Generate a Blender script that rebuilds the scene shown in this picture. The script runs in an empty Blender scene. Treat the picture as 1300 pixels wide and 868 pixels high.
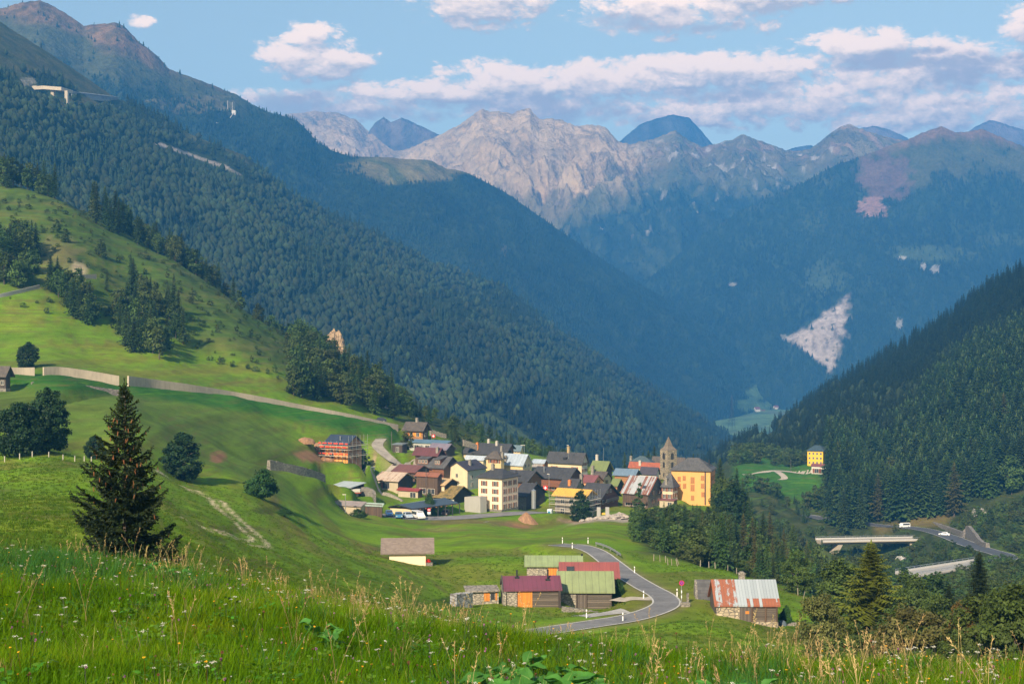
import bpy, math, random
import numpy as np
from mathutils import Vector, Matrix

R = math.radians
random.seed(11)
rng = np.random.default_rng(11)
SC = bpy.context.scene
COL = SC.collection
F, CX, CY = 1700.0, 650.0, 434.0          # focal length and centre of the 1300x868 photograph, in its pixels


def P(px, py, d):
    """World point seen at photo pixel (px, py) at depth d metres; the camera stands at the origin and looks along +Y."""
    return np.array(((px - CX) / F * d, d, (CY - py) / F * d))


# ------------------------------------------------------------------ numpy noise
def _hash(ix, iy, seed):
    n = (ix.astype(np.int64) * 374761393 + iy.astype(np.int64) * 668265263 + seed * 1442695) & 0xFFFFFFFF
    n = ((n ^ (n >> 13)) * 1274126177) & 0xFFFFFFFF
    return (n ^ (n >> 16)) / 4294967296.0


def gnoise(x, y, seed=0):
    x = np.asarray(x, float); y = np.asarray(y, float)
    x0 = np.floor(x); y0 = np.floor(y)
    fx = x - x0; fy = y - y0
    u = fx * fx * fx * (fx * (fx * 6 - 15) + 10); v = fy * fy * fy * (fy * (fy * 6 - 15) + 10)

    def g(i, j):
        a = _hash(x0 + i, y0 + j, seed) * 2 * np.pi
        return np.cos(a) * (fx - i) + np.sin(a) * (fy - j)
    a = g(0, 0) * (1 - u) + g(1, 0) * u
    b = g(0, 1) * (1 - u) + g(1, 1) * u
    return (a * (1 - v) + b * v) * 1.5


def fbm(x, y, octv=4, seed=0, gain=.5):
    s = 0; a = 1; f = 1; t = 0
    for k in range(octv):
        s = s + a * gnoise(x * f, y * f, seed + k * 17); t += a; a *= gain; f *= 2.03
    return s / t


def ridged(x, y, octv=4, seed=0, gain=.5):
    s = 0; a = 1; f = 1; t = 0
    for k in range(octv):
        s = s + a * (1 - 2 * np.abs(gnoise(x * f, y * f, seed + k * 17))); t += a; a *= gain; f *= 2.03
    return s / t


def sst(a, b, x):
    t = np.clip((x - a) / (b - a), 0, 1)
    return t * t * (3 - 2 * t)


def mixc(c, c2, m):
    m = np.clip(m, 0, 1)[..., None]
    return c * (1 - m) + np.asarray(c2, float) * m


# ------------------------------------------------------------------ objects
def setp(o, label=None, cat=None, group=None, kind=None):
    for k, v in (('label', label), ('category', cat), ('group', group), ('kind', kind)):
        if v: o[k] = v
    return o


def empty(name, loc=(0, 0, 0), rz=0.0, label=None, cat=None, group=None):
    o = bpy.data.objects.new(name, None); COL.objects.link(o)
    o.empty_display_size = .3
    o.location = loc; o.rotation_euler = (0, 0, rz)
    return setp(o, label, cat, group)


def np_mesh(name, verts, faces, col=None, mats=(), midx=None, smooth=False):
    """faces: (n,k) int array or list of such arrays (k may differ)."""
    me = bpy.data.meshes.new(name)
    fl = faces if isinstance(faces, list) else [faces]
    fl = [np.asarray(f, np.int32) for f in fl if len(f)]
    verts = np.asarray(verts, np.float32)
    me.vertices.add(len(verts)); me.vertices.foreach_set('co', verts.ravel())
    nl = sum(f.size for f in fl); nf = sum(len(f) for f in fl)
    me.loops.add(nl); me.polygons.add(nf)
    me.loops.foreach_set('vertex_index', np.concatenate([f.ravel() for f in fl]))
    tot = np.concatenate([np.full(len(f), f.shape[1], np.int32) for f in fl])
    st = np.concatenate([[0], np.cumsum(tot)[:-1]]).astype(np.int32)
    me.polygons.foreach_set('loop_start', st); me.polygons.foreach_set('loop_total', tot)
    for m in mats: me.materials.append(m)
    if midx is not None: me.polygons.foreach_set('material_index', np.asarray(midx, np.int32))
    me.polygons.foreach_set('use_smooth', np.full(nf, bool(smooth)))
    me.update(calc_edges=True)
    if col is not None:
        a = me.attributes.new('Col', 'FLOAT_COLOR', 'POINT')
        c = np.ones((len(verts), 4), np.float32); c[:, :3] = col
        a.data.foreach_set('color', c.ravel())
    return me


def np_obj(name, verts, faces, col=None, mats=(), midx=None, smooth=False, parent=None):
    o = bpy.data.objects.new(name, np_mesh(name, verts, faces, col, mats, midx, smooth))
    COL.objects.link(o)
    if parent is not None: o.parent = parent
    return o


def grid_faces(nu, nv):
    i = np.arange(nu * nv).reshape(nu, nv)
    return np.stack([i[:-1, :-1], i[1:, :-1], i[1:, 1:], i[:-1, 1:]], -1).reshape(-1, 4)


class MB:
    """collects shapes, then links them as ONE mesh object"""
    def __init__(s): s.v = []; s.f = []; s.m = []

    def poly(s, pts, faces, m=0):
        b = len(s.v); s.v += [tuple(p) for p in pts]
        for f in faces: s.f.append([b + i for i in f]); s.m.append(m)
        return s

    def box(s, x0, x1, y0, y1, z0, z1, m=0, rz=0, c=(0, 0)):
        p = [(x, y, z) for z in (z0, z1) for x, y in ((x0, y0), (x1, y0), (x1, y1), (x0, y1))]
        if rz:
            q, w = math.cos(rz), math.sin(rz)
            p = [((x - c[0]) * q - (y - c[1]) * w + c[0], (x - c[0]) * w + (y - c[1]) * q + c[1], z) for x, y, z in p]
        return s.poly(p, [(3, 2, 1, 0), (4, 5, 6, 7), (0, 1, 5, 4), (1, 2, 6, 5), (2, 3, 7, 6), (3, 0, 4, 7)], m)

    def prism_x(s, sec, x0, x1, m=0, mcap=None):
        """closed (y,z) section (counter-clockwise seen from +X) extruded along X"""
        n = len(sec)
        p = [(x0, y, z) for y, z in sec] + [(x1, y, z) for y, z in sec]
        b = len(s.v); s.v += p
        for i in range(n):
            j = (i + 1) % n
            s.f.append([b + i, b + j, b + n + j, b + n + i]); s.m.append(m)
        mc = m if mcap is None else mcap
        s.f.append([b + i for i in range(n)][::-1]); s.m.append(mc)
        s.f.append([b + n + i for i in range(n)]); s.m.append(mc)
        return s

    def tube(s, pts, r, n=6, m=0, r2=None):
        pts = [Vector(p) for p in pts]; rings = []
        for k, p in enumerate(pts):
            t = (pts[min(k + 1, len(pts) - 1)] - pts[max(k - 1, 0)]).normalized()
            a = t.cross(Vector((0, 0, 1)))
            if a.length < 1e-3: a = Vector((1, 0, 0))
            a.normalize(); b = t.cross(a)
            rr = r if r2 is None else r + (r2 - r) * k / max(1, len(pts) - 1)
            rings.append([p + (a * math.cos(2 * math.pi * i / n) + b * math.sin(2 * math.pi * i / n)) * rr for i in range(n)])
        base = len(s.v)
        for rg in rings: s.v += [tuple(q) for q in rg]
        for k in range(len(rings) - 1):
            for i in range(n):
                j = (i + 1) % n; o = base + k * n
                s.f.append([o + i, o + j, o + n + j, o + n + i]); s.m.append(m)
        s.f.append([base + i for i in range(n)][::-1]); s.m.append(m)
        e = base + (len(rings) - 1) * n
        s.f.append([e + i for i in range(n)]); s.m.append(m)
        return s

    def build(s, name, mats, parent=None, bevel=0, smooth=False):
        me = bpy.data.meshes.new(name)
        me.from_pydata(s.v, [], s.f)
        for m in (mats if isinstance(mats, (list, tuple)) else [mats]): me.materials.append(m)
        me.polygons.foreach_set('material_index', s.m)
        if smooth: me.polygons.foreach_set('use_smooth', [True] * len(s.f))
        me.update()
        o = bpy.data.objects.new(name, me); COL.objects.link(o)
        if parent is not None: o.parent = parent
        if bevel:
            b = o.modifiers.new('bevel', 'BEVEL'); b.width = bevel; b.segments = 2
        return o


def copy_tree(o, parent=None):
    c = o.copy(); COL.objects.link(c)
    if parent is not None: c.parent = parent
    for ch in list(o.children): copy_tree(ch, c)
    return c


# ------------------------------------------------------------------ materials
_M = {}


class NT:
    def __init__(s, name):
        s.mat = bpy.data.materials.new(name); s.mat.use_nodes = True
        s.nt = s.mat.node_tree; s.n = s.nt.nodes; s.l = s.nt.links
        s.b = s.n['Principled BSDF']; s.out = s.n['Material Output']

    def add(s, t, **kw):
        nd = s.n.new(t)
        for k, v in kw.items():
            if k in nd.inputs: nd.inputs[k].default_value = v
            else: setattr(nd, k, v)
        return nd

    def link(s, a, b): s.l.new(a, b)

    def math(s, op, a, b=None, clamp=False):
        nd = s.n.new('ShaderNodeMath'); nd.operation = op; nd.use_clamp = clamp
        for i, v in enumerate((a, b)):
            if v is None: continue
            if isinstance(v, (int, float)): nd.inputs[i].default_value = v
            else: s.link(v, nd.inputs[i])
        return nd.outputs[0]

    def mix(s, fac, a, b, mode='MIX'):
        nd = s.n.new('ShaderNodeMix'); nd.data_type = 'RGBA'; nd.blend_type = mode
        for i, v in ((0, fac), (6, a), (7, b)):
            if isinstance(v, (int, float)): nd.inputs[i].default_value = v
            elif isinstance(v, (tuple, list)): nd.inputs[i].default_value = (*v[:3], 1)
            else: s.link(v, nd.inputs[i])
        return nd.outputs[2]

    def ramp(s, fac, stops):
        nd = s.n.new('ShaderNodeValToRGB'); e = nd.color_ramp.elements
        while len(e) < len(stops): e.new(.5)
        for el, (p, c) in zip(e, stops):
            el.position = p; el.color = (*c, 1) if isinstance(c, (tuple, list)) else (c, c, c, 1)
        s.link(fac, nd.inputs[0]); return nd.outputs[0]

    def noise(s, scale, vec=None, detail=4, rough=.55, dist=0):
        nd = s.add('ShaderNodeTexNoise', Scale=scale, Detail=detail, Roughness=rough, Distortion=dist)
        if vec is not None: s.link(vec, nd.inputs['Vector'])
        return nd.outputs['Fac']

    def coords(s, scale=(1, 1, 1), which='Object'):
        tc = s.n.new('ShaderNodeTexCoord'); mp = s.n.new('ShaderNodeMapping')
        mp.inputs['Scale'].default_value = scale
        s.link(tc.outputs[which], mp.inputs['Vector']); return mp.outputs[0]

    def bump(s, h, strength=.3, dist=.05):
        nd = s.add('ShaderNodeBump', Strength=strength, Distance=dist)
        s.link(h, nd.inputs['Height']); s.link(nd.outputs[0], s.b.inputs['Normal'])


def plaster(name, c, c2=None, scale=.6, amount=.5, rough=.9):
    if name in _M: return _M[name]
    t = NT(name); c2 = c2 or tuple(v * .62 for v in c)
    v = t.coords(); n1 = t.noise(scale, v, 6, .65); n2 = t.noise(scale * 7, v, 3)
    st = t.noise(1.6, t.coords((1.4, 1.4, .18)), 4, .6)
    f = t.math('MULTIPLY', t.math('ADD', t.math('MULTIPLY', n1, .6), t.math('MULTIPLY', st, .6)), amount * 1.1)
    t.link(t.mix(t.ramp(f, [(.22, 0.), (.75, 1.)]), c, c2), t.b.inputs['Base Color'])
    t.b.inputs['Roughness'].default_value = rough
    t.bump(n2, .25, .03)
    _M[name] = t.mat; return t.mat


def planks(name, c, c2, vertical=True, pitch=.22, rough=.8):
    """timber boards; pattern runs in object space"""
    if name in _M: return _M[name]
    t = NT(name)
    tc = t.n.new('ShaderNodeTexCoord'); sp = t.n.new('ShaderNodeSeparateXYZ'); t.link(tc.outputs['Object'], sp.inputs[0])
    if vertical: q = t.math('ADD', sp.outputs['X'], sp.outputs['Y'])
    else: q = sp.outputs['Z']
    k = t.math('DIVIDE', q, pitch); fl = t.math('FLOOR', k); fr = t.math('FRACT', k)
    wn = t.n.new('ShaderNodeTexWhiteNoise'); wn.noise_dimensions = '1D'; t.link(fl, wn.inputs['W'])
    gap = t.math('LESS_THAN', t.math('ABSOLUTE', t.math('SUBTRACT', fr, .5)), .43)
    n1 = t.noise(1.3, t.coords((.5, .5, 3) if not vertical else (3, 3, .4)), 5, .65)
    f = t.math('ADD', t.math('MULTIPLY', wn.outputs['Value'], .5), t.math('MULTIPLY', n1, .6))
    base = t.mix(t.ramp(f, [(.2, 0.), (.85, 1.)]), c, c2)
    t.link(t.mix(gap, tuple(v * .22 for v in c2), base), t.b.inputs['Base Color'])
    t.b.inputs['Roughness'].default_value = rough
    t.bump(t.math('ADD', gap, t.math('MULTIPLY', n1, .3)), .5, .04)
    _M[name] = t.mat; return t.mat


def stone(name, c, c2, joint=(.12, .11, .10), scale=2.2, rough=.95):
    if name in _M: return _M[name]
    t = NT(name); v = t.coords((1, 1, 1.7))
    vo = t.add('ShaderNodeTexVoronoi', Scale=scale); t.link(v, vo.inputs['Vector'])
    ve = t.add('ShaderNodeTexVoronoi', Scale=scale, feature='DISTANCE_TO_EDGE'); t.link(v, ve.inputs['Vector'])
    sx = t.n.new('ShaderNodeSeparateColor'); t.link(vo.outputs['Color'], sx.inputs[0])
    n1 = t.noise(.35, v, 5, .7)
    col = t.mix(t.math('ADD', t.math('MULTIPLY', sx.outputs[0], .7), t.math('MULTIPLY', n1, .4), True), c, c2)
    e = t.ramp(ve.outputs['Distance'], [(.02, 0.), (.1, 1.)])
    t.link(t.mix(e, joint, col), t.b.inputs['Base Color'])
    t.b.inputs['Roughness'].default_value = rough
    t.bump(t.math('ADD', e, t.math('MULTIPLY', t.noise(9, v), .5)), .7, .06)
    _M[name] = t.mat; return t.mat


def slate(name, c, c2, row=.35, stain=None, rough=.75):
    """roof covering laid in courses; broken by weather"""
    if name in _M: return _M[name]
    t = NT(name)
    tc = t.n.new('ShaderNodeTexCoord'); sp = t.n.new('ShaderNodeSeparateXYZ'); t.link(tc.outputs['Object'], sp.inputs[0])
    k = t.math('DIVIDE', sp.outputs['Z'], row); fr = t.math('FRACT', k); fl = t.math('FLOOR', k)
    kx = t.math('FLOOR', t.math('ADD', t.math('DIVIDE', sp.outputs['X'], .4), t.math('MULTIPLY', fl, .5)))
    cb = t.n.new('ShaderNodeCombineXYZ'); t.link(kx, cb.inputs[0]); t.link(fl, cb.inputs[1])
    wn = t.n.new('ShaderNodeTexWhiteNoise'); wn.noise_dimensions = '2D'; t.link(cb.outputs[0], wn.inputs['Vector'])
    n1 = t.noise(.5, t.coords((1, 1, 1)), 6, .7)
    f = t.math('ADD', t.math('MULTIPLY', wn.outputs['Value'], .45), t.math('MULTIPLY', n1, .65))
    base = t.mix(t.ramp(f, [(.25, 0.), (.8, 1.)]), c, c2)
    edge = t.math('LESS_THAN', fr, .14)
    base = t.mix(t.math('MULTIPLY', edge, .55), base, tuple(v * .4 for v in c))
    if stain:
        base = t.mix(t.ramp(t.noise(.8, t.coords((1, 1, .5)), 6, .75), [(.5, 0.), (.62, 1.)]), base, stain)
    t.link(base, t.b.inputs['Base Color'])
    t.b.inputs['Roughness'].default_value = rough
    t.bump(t.math('ADD', fr, wn.outputs['Value']), .4, .04)
    _M[name] = t.mat; return t.mat


def sheet_metal(name, c, c2=None, rust=None, amount=.0, pitch=.5, stripes=0, rough=.45, metallic=.0, patch=1.2):
    """seamed or corrugated sheets (pitch = sheet width along the ridge); rust in patches, or in whole strips"""
    if name in _M: return _M[name]
    t = NT(name); c2 = c2 or tuple(v * .8 for v in c)
    tc = t.n.new('ShaderNodeTexCoord'); sp = t.n.new('ShaderNodeSeparateXYZ'); t.link(tc.outputs['Object'], sp.inputs[0])
    k = t.math('DIVIDE', sp.outputs['X'], pitch); fr = t.math('FRACT', k); fl = t.math('FLOOR', k)
    wn = t.n.new('ShaderNodeTexWhiteNoise'); wn.noise_dimensions = '1D'; t.link(fl, wn.inputs['W'])
    n1 = t.noise(.8, t.coords(), 6, .7)
    base = t.mix(t.math('ADD', t.math('MULTIPLY', wn.outputs['Value'], .45), t.math('MULTIPLY', n1, .55)), c, c2)
    if rust:
        nr = t.noise(patch, t.coords((1.2, .5, .5)), 7, .78)
        m = t.math('ADD', nr, t.math('MULTIPLY', t.math('SUBTRACT', wn.outputs['Value'], .5), stripes))
        msk = t.ramp(m, [(.62 - amount * .4, 0.), (.70 - amount * .4, 1.)])
        rc = t.mix(t.noise(3.5, t.coords(), 5, .7), rust, tuple(v * .5 for v in rust))
        base = t.mix(msk, base, rc)
        t.link(t.mix(msk, (rough,) * 3, (.92,) * 3), t.b.inputs['Roughness'])
    else:
        t.b.inputs['Roughness'].default_value = rough
    gr = t.math('ADD', t.math('MULTIPLY', t.noise(1.0, t.coords((2.6, .5, .5)), 6, .7), .6), t.math('MULTIPLY', t.noise(.45, t.coords(), 5, .65), .5))
    base = t.mix(t.math('MULTIPLY', t.ramp(gr, [(.46, 0.), (.72, 1.)]), .5), base, tuple(v * .35 + .02 for v in c))
    seam = t.math('LESS_THAN', t.math('ABSOLUTE', t.math('SUBTRACT', fr, .5)), .465)
    t.link(t.mix(seam, t.mix(.45, base, (.02, .02, .02)), base), t.b.inputs['Base Color'])
    t.b.inputs['Metallic'].default_value = metallic
    t.bump(t.math('ADD', seam, t.math('MULTIPLY', n1, .4)), .35, .03)
    _M[name] = t.mat; return t.mat


def plain(name, c, rough=.6, metallic=0., var=.25, scale=4):
    if name in _M: return _M[name]
    t = NT(name)
    t.link(t.mix(t.noise(scale, t.coords(), 5, .65), tuple(min(1, v * (1 + var)) for v in c), tuple(v * (1 - var) for v in c)), t.b.inputs['Base Color'])
    t.b.inputs['Roughness'].default_value = rough; t.b.inputs['Metallic'].default_value = metallic
    _M[name] = t.mat; return t.mat


def terrain_mat(name, scale=1.0, detail=.35, bump=.5, bdist=.3, rough=1.0, fine=None, streak=0):
    t = NT(name)
    a = t.n.new('ShaderNodeAttribute'); a.attribute_name = 'Col'
    g = t.n.new('ShaderNodeNewGeometry')
    n1 = t.noise(scale, g.outputs['Position'], 8, .68)
    n2 = t.noise(scale * (fine or 9), g.outputs['Position'], 4, .6)
    k = t.math('ADD', t.math('MULTIPLY', n1, .6), t.math('MULTIPLY', n2, .4))
    lo = 1 - detail * 1.6; hi = 1 + detail * 1.6
    v = t.n.new('ShaderNodeMapRange'); v.inputs[1].default_value = .25; v.inputs[2].default_value = .75
    v.inputs[3].default_value = lo; v.inputs[4].default_value = hi; t.link(k, v.inputs[0])
    mx = t.n.new('ShaderNodeVectorMath'); mx.operation = 'SCALE'
    t.link(a.outputs['Color'], mx.inputs[0]); t.link(v.outputs[0], mx.inputs['Scale'])
    colr = mx.outputs[0]
    if streak:                                             # narrow contour terraces trodden by cattle, and drier spots
        mp = t.n.new('ShaderNodeMapping'); mp.inputs['Scale'].default_value = (.035, .05, 1.5); t.link(g.outputs['Position'], mp.inputs[0])
        n3 = t.noise(1.0, mp.outputs[0], 5, .7, .4); n4 = t.noise(.055, g.outputs['Position'], 5, .7)
        f3 = t.math('MULTIPLY', t.ramp(n3, [(.50, 0.), (.68, 1.)]), t.ramp(n4, [(.40, 0.), (.60, 1.)]))
        colr = t.mix(t.math('MULTIPLY', f3, streak), colr, (.115, .105, .030))
        colr = t.mix(t.math('MULTIPLY', t.ramp(n3, [(.28, 1.), (.44, 0.)]), streak * .6), colr, (.135, .235, .012))
    t.link(colr, t.b.inputs['Base Color'])
    t.b.inputs['Roughness'].default_value = rough
    t.b.inputs['Specular IOR Level'].default_value = .1
    t.bump(k, bump, bdist)
    return t.mat


def leaf_mat(name, c, var=.35, hue=.03, trans=.3, rough=.65, tint=None, attr=True, patch=0):
    """foliage: differs from plant to plant and leaf clump to leaf clump"""
    if name in _M: return _M[name]
    t = NT(name)
    oi = t.n.new('ShaderNodeObjectInfo')
    hs = t.n.new('ShaderNodeHueSaturation'); hs.inputs['Color'].default_value = (*c, 1)
    rnd = oi.outputs['Random']
    t.link(t.math('ADD', t.math('MULTIPLY', rnd, hue * 2), .5 - hue), hs.inputs['Hue'])
    r2 = t.math('FRACT', t.math('MULTIPLY', rnd, 7.31))
    val = t.math('ADD', t.math('MULTIPLY', r2, 2 * var), 1 - var)
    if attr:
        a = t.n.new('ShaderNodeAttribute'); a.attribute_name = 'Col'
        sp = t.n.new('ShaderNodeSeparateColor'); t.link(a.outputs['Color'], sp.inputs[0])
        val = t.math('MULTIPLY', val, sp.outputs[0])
    if patch:                                              # stands of lighter and darker wood
        nz = t.noise(patch, oi.outputs['Location'], 4, .6); val = t.math('MULTIPLY', val, t.ramp(nz, [(.32, .55), (.68, 1.6)]))
    t.link(val, hs.inputs['Value'])
    colr = hs.outputs[0]
    if tint:
        colr = t.mix(t.math('MULTIPLY', t.math('GREATER_THAN', t.math('FRACT', t.math('MULTIPLY', rnd, 13.7)), .72), .65), colr, tint)
    t.link(colr, t.b.inputs['Base Color'])
    t.b.inputs['Roughness'].default_value = rough
    t.b.inputs['Specular IOR Level'].default_value = .25
    if trans:
        tr = t.n.new('ShaderNodeBsdfTranslucent'); t.link(colr, tr.inputs['Color'])
        mx = t.n.new('ShaderNodeMixShader'); mx.inputs[0].default_value = trans
        t.link(t.b.outputs[0], mx.inputs[1]); t.link(tr.outputs[0], mx.inputs[2]); t.link(mx.outputs[0], t.out.inputs[0])
    _M[name] = t.mat; return t.mat
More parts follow.
